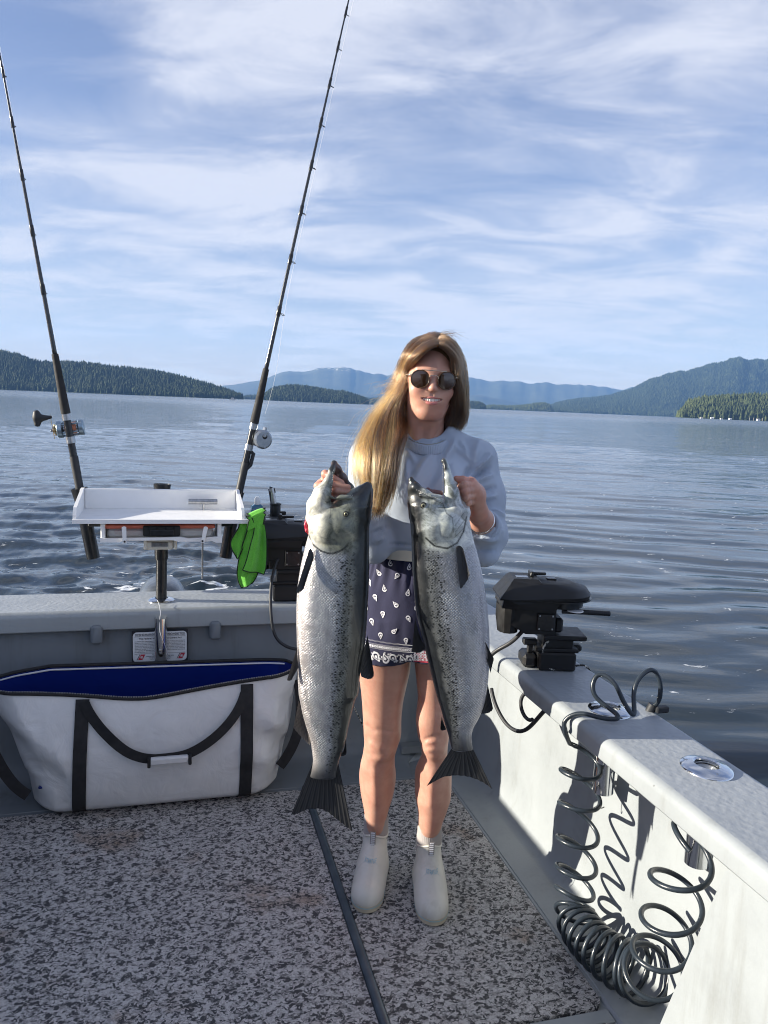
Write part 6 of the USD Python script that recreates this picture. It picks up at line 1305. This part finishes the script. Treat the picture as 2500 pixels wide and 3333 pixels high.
right = [h3((962, 192, 2.128), (1020, 220, 2.122), (1084, 300, 2.128), (1095, 400, 2.135), (1108, 500, 2.145), (1102, 600, 2.16), (1075, 700, 2.19), (1048, 790, 2.215), (1040, 855, 2.235)),
         h3((964, 165, 2.15), (1040, 195, 2.145), (1105, 290, 2.15), (1140, 400, 2.152), (1152, 510, 2.16), (1148, 620, 2.175), (1122, 730, 2.20), (1085, 810, 2.225), (1070, 862, 2.245)),
         h3((975, 122, 2.21), (1060, 165, 2.19), (1135, 270, 2.18), (1175, 390, 2.18), (1192, 510, 2.185), (1188, 630, 2.20), (1165, 740, 2.215), (1125, 820, 2.23), (1090, 868, 2.245)),
         h3((985, 118, 2.25), (1080, 160, 2.24), (1155, 265, 2.225), (1195, 390, 2.22), (1214, 510, 2.215), (1216, 630, 2.215), (1196, 740, 2.225), (1150, 830, 2.235), (1105, 872, 2.245))]
right = [[hair_trim(p, 1) for p in g] for g in right]
back = [h3((890, 134, 2.24), (780, 190, 2.28), (690, 320, 2.30), (640, 500, 2.29), (620, 700, 2.24), (600, 850, 2.19), (560, 1000, 2.15)), h3((935, 128, 2.20), (930, 130, 2.29), (930, 300, 2.34), (920, 500, 2.34), (920, 700, 2.32), (920, 850, 2.31)), h3((985, 118, 2.25), (1080, 180, 2.28), (1160, 320, 2.30), (1185, 500, 2.29), (1170, 700, 2.28), (1110, 850, 2.27))]
j = (0.0040, 0.0075, 0.0030)
strands('locks_dark', left[:3], 2200, 0.0011, 'hair_dark', 1, (0.005, 0.010, 0.003), parent=hp_, len_=(0.7, 0.98))
strands('locks_brown', left[:4], 2800, 0.0008, 'hair_brown', 2, j, parent=hp_, len_=(0.78, 1.0))
strands('locks_golden', left[:4], 3000, 0.0008, 'hair_golden', 3, j, parent=hp_)
front = [[p - np.array([0.0, 0.006, 0]) for p in g] for g in left]
strands('locks_gold_edge', left[2:], 800, 0.0007, 'hair_golden', 31, (0.007, 0.008, 0.004), parent=hp_, len_=(0.5, 1.0))
strands('locks_blonde', front[1:4], 2600, 0.0007, 'hair_blonde', 4, (0.0045, 0.005, 0.003), parent=hp_, len_=(0.85, 1.0))
up_ = lambda G, a, b: [[p + np.array([0, -0.004, 0.003]) for p in spline(g, 40)[a:b]] for g in G]
strands('roots_brown', up_(left, 0, 17), 2200, 0.0010, 'hair_brown', 21, (0.004, 0.006, 0.003), parent=hp_, len_=(0.35, 1.0))
strands('roots_brown', up_(right, 0, 20), 1500, 0.0010, 'hair_brown', 22, (0.004, 0.006, 0.003), parent=hp_, len_=(0.4, 1.0))
strands('locks_dark', right, 2800, 0.0011, 'hair_dark', 5, (0.004, 0.008, 0.003), parent=hp_, len_=(0.85, 1.0))
strands('locks_brown', right, 2400, 0.0009, 'hair_brown', 6, j, parent=hp_, len_=(0.85, 1.0))
strands('locks_golden', right[2:], 700, 0.0008, 'hair_golden', 7, j, parent=hp_, len_=(0.85, 1.0))
strands('locks_brown', back, 2600, 0.0012, 'hair_brown', 8, (0.006, 0.008, 0.004), parent=hp_, len_=(0.85, 1.0))
strands('stray_hairs', left[2:], 260, 0.0005, 'hair_blonde', 9, (0.014, 0.014, 0.008), parent=hp_, fly=0.0016)
strands('stray_hairs', [[p + np.array([0.0, 0, 0.006]) for p in g] for g in right[1:]], 60, 0.0005, 'hair_brown', 10, (0.008, 0.010, 0.008), parent=hp_, fly=0.0014, len_=(0.3, 0.9))
strands('stray_hairs', [h3((1000, 120, 2.2), (1060, 105, 2.19), (1110, 120, 2.19), (1140, 170, 2.19)), h3((980, 118, 2.22), (1010, 85, 2.2), (1080, 90, 2.2), (1130, 130, 2.2))], 40, 0.0005, 'hair_brown', 11, (0.006, 0.008, 0.004), parent=hp_, fly=0.0012, len_=(0.5, 1.0))
strands('stray_hairs', [h3((640, 440, 2.17), (560, 450, 2.17), (480, 470, 2.17), (400, 560, 2.17)), h3((560, 560, 2.17), (480, 560, 2.17), (380, 620, 2.17), (395, 700, 2.17)), h3((470, 700, 2.15), (380, 760, 2.15), (290, 860, 2.14), (250, 1000, 2.13))], 30, 0.00045, 'hair_blonde', 12, (0.012, 0.01, 0.012), parent=hp_, fly=0.0016, len_=(0.5, 1.0))
# ---------------------------------------------------------------- two king salmon
FY = 1.90
fq = lambda x, y, d=FY: c4(x, y, d)
PXM = 0.4521 * 1.965 / FPX                       # metres to one unit of the fish outlines
mat('fish_skin', {'a': ('attribute', {'attribute': 'tone'}), 'm': ('attribute', {'attribute': 'zone'}), 'sz': ('separate_color', {}), 'tc': ('texture_coordinate', {}),
    'mp': ('mapping', {'rotation': (0, 0.785, 0), 'scale': (1.0, 0.35, 1.0)}), 'v': ('voronoi_texture', {'scale': 195, 'feature': 'f1', 'randomness': 0.35}),
    'sr': ('rgb_ramp', {'ramp': [(0.0, (1.2, 1.2, 1.2)), (0.35, (1.0, 1.0, 1.0)), (0.62, (0.50, 0.51, 0.53))]}), 'smx': ('mix', {'mix_type': 'multiply'}),
    'sp': ('voronoi_texture', {'scale': 122, 'feature': 'f1', 'randomness': 1.0}), 'spm': ('mapping', {'scale': (1.0, 0.6, 1.35)}), 'spn': ('noise_texture', {'scale': 60, 'detail': 2}), 'spd': ('mix_float', {'fac': 0.35}),
    'sv': ('map_range', {'from_min': 0.38, 'from_max': 0.62, 'to_min': 0.25, 'to_max': 1.0, 'clamp': True}), 'sw': ('math', {'math_type': 'multiply'}),
    'spr': ('map_range', {'from_min': 0.36, 'from_max': 0.44, 'to_min': 1.0, 'to_max': 0.0, 'clamp': True}), 'spf': ('math', {'math_type': 'multiply'}), 'spx': ('mix', {'color2': (0.012, 0.014, 0.014)}),
    'n': ('noise_texture', {'scale': 24, 'detail': 7, 'roughness': 0.62}), 'nr': ('rgb_ramp', {'ramp': [(0.32, (0.74, 0.74, 0.76)), (0.55, (1, 1, 1)), (0.72, (1.16, 1.15, 1.1))]}), 'nx': ('mix', {'mix_type': 'multiply', 'fac': 0.85}),
    'hn': ('noise_texture', {'scale': 34, 'detail': 6, 'roughness': 0.7, 'distortion': 0.8}), 'hr': ('rgb_ramp', {'ramp': [(0.36, (0.42, 0.44, 0.38)), (0.5, (0.95, 0.97, 0.93)), (0.66, (1.4, 1.4, 1.22))]}), 'hx': ('mix', {'mix_type': 'multiply'}),
    'met': ('map_range', {'from_min': 0, 'from_max': 1, 'to_min': 0.12, 'to_max': 0.55}), 'rn': ('map_range', {'from_min': 0.3, 'from_max': 0.7, 'to_min': 0.26, 'to_max': 0.44}),
    'bs': ('math', {'math_type': 'multiply'}), 'b': ('bump', {'strength': 0.9, 'distance': 0.003, 'invert': True}), 'b2': ('bump', {'strength': 0.25, 'distance': 0.002}),
    'p': ('principled_bsdf', {'coat_weight': 0.6, 'coat_roughness': 0.05})},
    [('m.color', 'sz.color'), ('tc.object', 'mp.vector'), ('mp.vector', 'v.vector'), ('v.distance', 'sr.fac'), ('a.color', 'smx.color1'), ('sr.color', 'smx.color2'), ('n.fac', 'sv.value'), ('sz.b', 'sw.value1'), ('sv.result', 'sw.value2'), ('sw.value', 'smx.fac'),
     ('tc.object', 'spm.vector'), ('spm.vector', 'sp.vector'), ('tc.object', 'spn.vector'), ('sp.distance', 'spd.a'), ('spn.fac', 'spd.b'), ('spd.result', 'spr.value'), ('spr.result', 'spf.value1'), ('sz.g', 'spf.value2'), ('spf.value', 'spx.fac'),
     ('tc.object', 'n.vector'), ('n.fac', 'nr.fac'), ('smx.color', 'nx.color1'), ('nr.color', 'nx.color2'), ('nx.color', 'hx.color1'), ('tc.object', 'hn.vector'), ('hn.fac', 'hr.fac'), ('hr.color', 'hx.color2'), ('sz.r', 'hx.fac'), ('hx.color', 'spx.color1'), ('spx.color', 'p.base_color'),
     ('sz.b', 'met.value'), ('met.result', 'p.metallic'), ('n.fac', 'rn.value'), ('rn.result', 'p.roughness'), ('v.distance', 'bs.value1'), ('sw.value', 'bs.value2'), ('bs.value', 'b.height'), ('hn.fac', 'b2.height'), ('b2.normal', 'b.normal'), ('b.normal', 'p.normal')])
mat('fin_dark', {'tc': ('texture_coordinate', {}), 'u': ('uvmap', {'attribute': 'st'}), 'w': ('wave_texture', {'wave_type': 'bands', 'bands_direction': 'x', 'scale': 7.0, 'distortion': 1.2, 'detail': 2}), 'r': ('rgb_ramp', {'ramp': [(0.2, (0.012, 0.013, 0.015)), (0.8, (0.030, 0.031, 0.033))]}), 'b': ('bump', {'strength': 0.12, 'distance': 0.002}), 'p': ('principled_bsdf', {'roughness': 0.5, 'coat_weight': 0.1})},
    [('u.UV', 'w.vector'), ('w.fac', 'r.fac'), ('r.color', 'p.base_color'), ('w.fac', 'b.height'), ('b.normal', 'p.normal')])
mat('fin_grey', {'u': ('uvmap', {'attribute': 'st'}), 'w': ('wave_texture', {'wave_type': 'bands', 'bands_direction': 'x', 'scale': 7.0, 'distortion': 1.0, 'detail': 2}), 'r': ('rgb_ramp', {'ramp': [(0.2, (0.04, 0.035, 0.032)), (0.8, (0.16, 0.14, 0.125))]}), 'b': ('bump', {'strength': 0.5, 'distance': 0.002}), 'p': ('principled_bsdf', {'roughness': 0.4})},
    [('u.UV', 'w.vector'), ('w.fac', 'r.fac'), ('r.color', 'p.base_color'), ('w.fac', 'b.height'), ('b.normal', 'p.normal')])
plain('mouth_flesh', (0.15, 0.062, 0.060), 0.3, coat=0.4, var=0.3, scale=60); plain('gill_red', (0.42, 0.02, 0.04), 0.3, coat=0.4, var=0.3, scale=80, bump=0.5, bscale=200)
plain('eye_ring', (0.36, 0.34, 0.22), 0.2, metal=0.5, var=0.3, scale=300); plain('fish_tooth', (0.6, 0.57, 0.5), 0.3)
def fish(label, base, rows, head, back_sign, cavity, cheek, eye, tail, fins, gum, teeth, gill, dark):
    b = thing('salmon', label, 'fish', base)
    loc = lambda m: moved(m, -base)
    R = []
    for y, a, c in rows:
        p, q = fq(a, y), fq(c, y); w = (q[0] - p[0]) / 2
        R.append(((p[2] + q[2]) / 2, (p[0] + q[0]) / 2, w))
    R.sort(); R = np.array(R)
    zt_, zb_ = R[-1, 0], R[0, 0]
    thick = lambda z, w: w * np.interp((z - zb_) / (zt_ - zb_), [0, 0.05, 0.2, 0.55, 0.85, 1.0], [0.42, 0.55, 0.60, 0.60, 0.56, 0.56])
    allp = [fq(x, y) for x, y, r, d in [q for ch in head for q in ch]]
    lo = np.minimum(R[:, 1].min() - R[:, 2].max() - 0.02, min(p[0] for p in allp) - 0.03); hi = max((R[:, 1] + R[:, 2]).max() + 0.02, max(p[0] for p in allp) + 0.03)
    f = Field((lo, FY - 0.085, zb_ - 0.01), (hi, FY + 0.085, max(p[2] for p in allp) + 0.03), 0.0024)
    f.loft([(z, cx, FY, w, thick(z, w)) for z, cx, w in R], 0.01, p=2.15)
    for ch in head:
        f.chain([(fq(x, y, FY + d), r * PXM) for x, y, r, d in ch], 0.014)
    for x, y, rx, ry, rz, d in cheek:
        p = fq(x, y, FY + d); f.ell(p, (rx * PXM, ry * PXM, rz * PXM), 0.0012)
    for x, y, rx, ry, rz, d in cavity:
        f.ell(fq(x, y, FY + d), (rx * PXM, ry, rz * PXM), 0.004, cut=True)
    m = f.mesh(2)
    v = m.vertices; zc, wc = np.interp(v[:, 2], R[:, 0], R[:, 1]), np.interp(v[:, 2], R[:, 0], R[:, 2])
    tn = (v[:, 0] - zc) / wc * back_sign                    # -1 belly .. +1 back
    zg = fq(0, dark['gill'])[2]; headm = sm(zg - 0.012, zg + 0.012, v[:, 2] + 0.03 * (1 - np.clip(tn, -1, 1) ** 2) * 0 - dark.get('curve', 0.0) * (tn ** 2))
    nz = meshkit.fbm(v * 30, 4, 3) - 0.5
    t2 = tn + 0.22 * nz
    S = lambda a, c: sm(a, c, t2)[:, None]
    back, flank, silver, belly = np.array(dark['back']), np.array(dark['flank']), np.array(dark['silver']), np.array(dark['belly'])
    col = belly * (1 - S(-0.85, -0.35)) + silver * S(-0.85, -0.35)
    col = col * (1 - S(0.08, 0.42)) + flank * S(0.08, 0.42)
    col = col * (1 - S(0.46, 0.68)) + back * S(0.46, 0.68)
    hcol = np.array(dark['head_belly']) * (1 - S(-0.75, -0.25)) + np.array(dark['head']) * S(-0.75, -0.25)
    hcol = hcol * (1 - S(0.45, 0.72)) + back * S(0.45, 0.72)
    col = col * (1 - headm[:, None]) + hcol * headm[:, None]
    tl = sm(zb_ + 0.095, zb_ + 0.004, v[:, 2])[:, None] * 0.96; col = col * (1 - tl) + np.array((0.03, 0.032, 0.036)) * tl
    gum = gum + [(a_, b_, r_) for pl_, r_ in dark.get('lines', []) for a_, b_ in zip(pl_[:-1], pl_[1:])]
    for (x0, y0), (x1, y1), r in gum:                         # dark lips and jaw tips
        a, c = fq(x0, y0), fq(x1, y1); ab = (c - a)[[0, 2]]; q = v[:, [0, 2]] - a[[0, 2]]
        tt_ = np.clip(q @ ab / (ab @ ab + 1e-9), 0, 1); d = np.linalg.norm(q - tt_[:, None] * ab, axis=1)
        k = sm(r * PXM, r * PXM * 0.4, d)[:, None] * (0.92 if r >= 9 else 0.55); col = col * (1 - k) + np.array((0.014, 0.015, 0.016)) * k
    for (x0, y0), (x1, y1), r in dark.get('inside', []):       # the dark inside of the open mouth
        a, c = fq(x0, y0), fq(x1, y1); ab = (c - a)[[0, 2]]; q = v[:, [0, 2]] - a[[0, 2]]
        tt_ = np.clip(q @ ab / (ab @ ab + 1e-9), 0, 1); d = np.linalg.norm(q - tt_[:, None] * ab, axis=1)
        k = (sm(r * PXM, r * PXM * 0.8, d) * sm(FY - 0.012, FY - 0.004, v[:, 1]))[:, None]; col = col * (1 - k) + np.array((0.06, 0.032, 0.032)) * k
    spot = np.clip(sm(-0.02, 0.22, tn) * sm(0.85, 0.6, tn), 0, 1) * (1 - headm) * 0.9 + 0.25 * headm * sm(0.1, 0.4, tn)
    sil = (1 - sm(0.35, 0.7, tn)) * (1 - 0.94 * headm) * sm(zb_ + 0.02, zb_ + 0.10, v[:, 2])
    bp = part(b, 'body', loc(m), 'fish_skin', smooth=True)
    api = UsdGeom.PrimvarsAPI(stage.GetPrimAtPath(bp))
    api.CreatePrimvar('tone', Sdf.ValueTypeNames.Color3fArray, 'vertex').Set(Vt.Vec3fArray.FromNumpy(np.clip(col, 0, 1).astype(np.float32)))
    api.CreatePrimvar('zone', Sdf.ValueTypeNames.Color3fArray, 'vertex').Set(Vt.Vec3fArray.FromNumpy(np.stack([headm, spot, np.clip(sil, 0, 1)], -1).astype(np.float32)))
    tree = cKDTree(v[:, [0, 2]][v[:, 1] < FY]); vf = v[v[:, 1] < FY]
    def ysurf(x, z): return vf[tree.query([x, z], k=5)[1], 1].min()
    for (x, y, r) in eye:
        p = fq(x, y); p[1] = ysurf(p[0], p[2]); n_ = rot([1, 0, 0], 90)
        e = part(b, 'eye', loc(moved(lathe([(0, 0.0030), (r * 0.5, 0.0028), (r * 0.85, 0.0012), (r, -0.003)], 28), p, n_)), 'eye_ring', smooth=40)
        part(e, 'pupil', loc(moved(lathe([(0, 0.0014), (r * 0.42, 0.0012), (r * 0.54, 0)], 20), p + [0, -0.0026, 0], n_)), 'black_gloss', smooth=40)
        part(e, 'socket', loc(moved(lathe([(r * 1.0, 0.001), (r * 1.22, 0.0008), (r * 1.45, -0.003)], 28), p, n_)), 'black_rubber', smooth=40)
    def fin(name, A, B, dA, dB, mt, n=26, k=40, corr=0.0006, th=0.0014):
        a, c = spline([fq(x, y, FY + dA) for x, y in A], k), spline([fq(x, y, FY + dB) for x, y in B], k)
        t = np.linspace(0, 1, n)[:, None, None]; V = a[None] * (1 - t) + c[None] * t
        s_ = np.linspace(0, 1, k)
        V[..., 1] += corr * np.sin(s_ * 2 * np.pi * 11)[None] * (0.4 + t[..., 0]) + 0.010 * np.sin(t[..., 0] * 2.2) * np.sin(s_ * 2.5)[None]
        V[-1, :, :] += (meshkit.noise(np.stack([s_ * 30, s_ * 0, s_ * 0], -1), 3)[:, None] - 0.5) * (V[-1] - V[-2]) * 0.8
        thk = (th * (1 - 0.75 * t[..., 0]))
        F_, Bk = V.copy(), V.copy(); F_[..., 1] -= thk; Bk[..., 1] += thk
        m_ = grid_mesh(np.vstack([F_, Bk[::-1], F_[:1]]))
        uv = np.stack(np.broadcast_arrays(s_[None], np.linspace(0, 1, 2 * n + 1)[:, None]), -1).reshape(-1, 2)
        return part(b, name, loc(m_), mt, smooth=True, uv=uv)
    for nm, A, B, dA, dB, mt in fins: fin(nm, A, B, dA, dB, mt)
    fin('tail_fin', *tail, 0.0, 0.0, 'fin_dark', n=30, k=60, corr=0.0005, th=0.003)
    tm_ = []
    rng = np.random.default_rng(7)
    for (x0, y0), (x1, y1), nn, d in teeth:
        for t in np.linspace(0, 1, nn):
            p = fq(x0 + (x1 - x0) * t, y0 + (y1 - y0) * t, FY + d); tm_.append(moved(trimesh.creation.cone(0.0009, rng.uniform(0.002, 0.0035), sections=5), p, rot([0, 1, 0], rng.uniform(-30, 30))))
    part(b, 'teeth', loc(cat_(tm_)), 'fish_tooth', smooth=False, kind='stuff')
    fl = Field(np.min([fq(x, y, FY + d) for x, y, r, d in gill['mouth']], 0) - 0.03, np.max([fq(x, y, FY + d) for x, y, r, d in gill['mouth']], 0) + 0.03, 0.003)
    for x, y, r, d in gill['mouth']: fl.ell(fq(x, y, FY + d), (r * PXM,) * 3, 0.01)
    part(b, 'mouth_lining', loc(fl.mesh(2)), 'mouth_flesh', smooth=True)
    gl = Field(np.min([fq(x, y, FY + d) for x, y, r, d in gill['red']], 0) - 0.03, np.max([fq(x, y, FY + d) for x, y, r, d in gill['red']], 0) + 0.03, 0.002)
    gl.chain([(fq(x, y, FY + d), r * PXM) for x, y, r, d in gill['red']], 0.004)
    g = gl.mesh(1); g.vertices += g.vertex_normals * (0.004 * (meshkit.fbm(g.vertices * 160, 2, 1) - 0.5))[:, None]
    part(b, 'gills', loc(g), 'gill_red', smooth=True)
    return b, ysurf, loc
# left fish: back to the right of the picture, belly to the left
rows1 = [(440, 262, 672), (540, 236, 670), (640, 230, 668), (740, 205, 668), (900, 170, 668), (1060, 149, 663), (1200, 142, 655), (1400, 146, 640), (1600, 152, 606), (1770, 158, 590), (1827, 166, 565), (1927, 186, 540), (2027, 214, 516), (2127, 244, 496), (2207, 256, 470), (2277, 262, 447), (2330, 254, 436), (2390, 240, 428)]
head1 = [[(470, 560, 150, 0), (545, 440, 115, 0), (600, 385, 78, 0), (632, 335, 48, 0), (652, 290, 20, 0)],
         [(600, 500, 70, 0), (632, 400, 40, 0), (655, 320, 20, 0), (664, 285, 9, 0)],
         [(413, 128, 9, -0.002), (398, 180, 16, -0.012), (372, 262, 26, -0.026), (338, 340, 52, -0.026), (312, 440, 72, -0.012)],
         [(300, 330, 32, -0.01), (270, 420, 38, -0.005), (256, 520, 40, 0.0)],
         [(415, 126, 9, 0.002), (440, 165, 11, 0.012), (490, 232, 12, 0.024), (532, 296, 13, 0.028), (560, 360, 26, 0.026)],
         [(416, 132, 9, 0.004), (428, 180, 22, 0.014), (442, 240, 44, 0.030), (452, 310, 62, 0.040)]]
f1b = fq(400, 1300)
F1 = fish('larger salmon with a green mottled head held on the left, dark back to the right', f1b, rows1, head1, 1.0,
    [(458, 255, 48, 0.020, 88, -0.008), (470, 318, 58, 0.022, 46, -0.004), (430, 340, 30, 0.03, 40, -0.02)],
    [(385, 588, 152, 136, 162, -0.006), (455, 572, 150, 142, 160, -0.004), (465, 372, 84, 30, 20, -0.036)],
    [(507, 475, 0.0056)],
    ([(262, 2285), (330, 2300), (400, 2290), (440, 2270)], [(103, 2664), (180, 2640), (262, 2622), (330, 2632), (420, 2690), (500, 2750), (545, 2782)]),
    [('pectoral_fin', [(240, 735), (262, 770), (268, 815)], [(138, 1062), (165, 1060), (205, 990)], -0.040, -0.075, 'fin_dark'),
     ('pelvic_fin', [(150, 1450), (152, 1520), (158, 1600)], [(75, 1690), (98, 1700), (112, 1684)], -0.02, -0.035, 'fin_grey'),
     ('anal_fin', [(160, 1840), (185, 1940), (243, 2115)], [(122, 2030), (140, 2060), (243, 2165)], 0.0, -0.006, 'fin_grey'),
     ('dorsal_fin', [(655, 1365), (630, 1470), (592, 1600)], [(702, 1640), (688, 1682), (610, 1668)], 0.0, -0.006, 'fin_dark'),
     ('adipose_fin', [(500, 2110), (490, 2170), (478, 2210)], [(504, 2200), (492, 2240), (446, 2240)], 0.0, 0.0, 'fin_dark')],
    [((413, 118), (398, 165), 26), ((418, 128), (530, 292), 15), ((668, 270), (620, 340), 42), ((620, 330), (560, 345), 20)],
    [((408, 180), (392, 350), 11, -0.034), ((395, 375), (545, 362), 12, -0.03)],
    {'mouth': [(470, 395, 55, 0.012), (520, 380, 40, 0.015), (420, 390, 40, 0.01), (490, 330, 24, 0.03), (424, 165, 9, 0.008), (436, 210, 19, 0.014), (452, 260, 30, 0.02), (465, 310, 40, 0.026), (420, 300, 24, 0.01)], 'red': [(222, 520, 9, 0.0), (212, 570, 13, -0.004), (222, 610, 14, -0.004), (234, 640, 8, -0.002)]},
    {'gill': 735, 'curve': 0.02, 'inside': [((428, 170), (470, 330), 60)], 'lines': [([(236, 640), (275, 700), (330, 737), (380, 752), (430, 750), (480, 728), (518, 698)], 9), ([(392, 392), (372, 400), (365, 388)], 7), ([(545, 348), (470, 380), (395, 388)], 6), ([(400, 440), (394, 500)], 4)], 'back': (0.010, 0.012, 0.012), 'flank': (0.16, 0.17, 0.155), 'silver': (0.47, 0.49, 0.51), 'belly': (0.60, 0.56, 0.545), 'head': (0.165, 0.175, 0.15), 'head_belly': (0.62, 0.60, 0.56)})
# right fish: back to the left of the picture, belly to the right
rows2 = [(440, 962, 1376), (560, 968, 1396), (660, 970, 1418), (760, 973, 1446), (900, 978, 1480), (1000, 985, 1497), (1100, 992, 1512), (1200, 1002, 1522), (1400, 1050, 1534), (1600, 1098, 1530), (1700, 1124, 1522), (1827, 1158, 1502), (1900, 1182, 1480), (1967, 1200, 1450), (2027, 1218, 1418), (2087, 1236, 1404), (2150, 1252, 1408), (2190, 1262, 1416)]
head2 = [[(1130, 560, 150, 0), (1075, 440, 105, 0), (1030, 375, 66, 0), (1000, 310, 36, 0), (972, 250, 12, 0)],
         [(1010, 500, 42, 0), (990, 400, 28, 0), (976, 320, 14, 0), (967, 240, 7, 0)],
         [(1000, 300, 24, -0.016), (1070, 345, 22, -0.026), (1150, 385, 20, -0.03), (1190, 398, 12, -0.03)],
         [(1204, 112, 10, 0), (1214, 160, 17, -0.004), (1236, 240, 28, -0.012), (1262, 340, 45, -0.016), (1285, 460, 66, -0.012)],
         [(1206, 112, 10, 0), (1226, 180, 16, 0.010), (1275, 280, 26, 0.018), (1325, 380, 36, 0.018), (1350, 480, 40, 0.01)]]
f2b = fq(1250, 1300)
F2 = fish('smaller salmon with a silver head held on the right, dark back to the left', f2b, rows2, head2, -1.0,
    [(1110, 270, 78, 0.022, 42, 0.002), (1150, 322, 44, 0.022, 26, 0.0), (1188, 225, 14, 0.02, 100, -0.004)],
    [(1210, 568, 150, 134, 152, -0.006), (1140, 545, 140, 130, 150, -0.003), (1110, 362, 84, 30, 16, -0.034)],
    [(1052, 418, 0.0060)],
    ([(1262, 2185), (1300, 2200), (1360, 2200), (1416, 2188)], [(1080, 2455), (1140, 2420), (1230, 2388), (1300, 2385), (1400, 2398), (1480, 2430), (1555, 2478)]),
    [('pectoral_fin', [(1292, 735), (1310, 722), (1345, 745)], [(1322, 1035), (1360, 1000), (1392, 930)], -0.048, -0.066, 'fin_dark'),
     ('pelvic_fin', [(1480, 1370), (1490, 1430), (1500, 1490)], [(1566, 1535), (1552, 1610), (1543, 1642)], -0.03, -0.03, 'fin_dark'),
     ('anal_fin', [(1520, 1715), (1490, 1830), (1440, 1925)], [(1560, 1895), (1540, 1925), (1450, 1930)], 0.0, -0.006, 'fin_dark'),
     ('dorsal_fin', [(1000, 1235), (1020, 1330), (1060, 1430)], [(975, 1475), (1015, 1500), (1070, 1470)], 0.01, 0.02, 'fin_dark'),
     ('adipose_fin', [(1190, 1950), (1200, 1990), (1212, 2020)], [(1180, 2030), (1190, 2060), (1222, 2050)], 0.01, 0.015, 'fin_dark')],
    [((1196, 105), (1208, 160), 28), ((1204, 150), (1200, 330), 13), ((962, 228), (968, 330), 12), ((1000, 250), (1090, 300), 16)],
    [((1196, 140), (1196, 330), 12, -0.012), ((1010, 322), (1170, 390), 12, -0.046)],
    {'mouth': [(1135, 342, 26, 0.012), (1090, 318, 18, 0.014), (1178, 345, 22, 0.010)], 'red': [(1366, 480, 7, 0.0), (1370, 540, 16, -0.004), (1374, 580, 18, -0.004), (1356, 620, 8, 0.0)]},
    {'gill': 700, 'curve': 0.02, 'lines': [([(1072, 648), (1130, 700), (1220, 718), (1290, 682), (1338, 605), (1362, 505)], 9), ([(1190, 400), (1215, 470), (1255, 500), (1262, 600)], 5), ([(1270, 560), (1345, 470)], 4), ([(1275, 600), (1350, 520)], 4), ([(1272, 640), (1345, 575)], 4), ([(1000, 300), (1080, 350), (1190, 408)], 5)], 'back': (0.012, 0.014, 0.016), 'flank': (0.17, 0.18, 0.18), 'silver': (0.38, 0.40, 0.43), 'belly': (0.43, 0.42, 0.44), 'head': (0.42, 0.45, 0.46), 'head_belly': (0.50, 0.50, 0.52)})
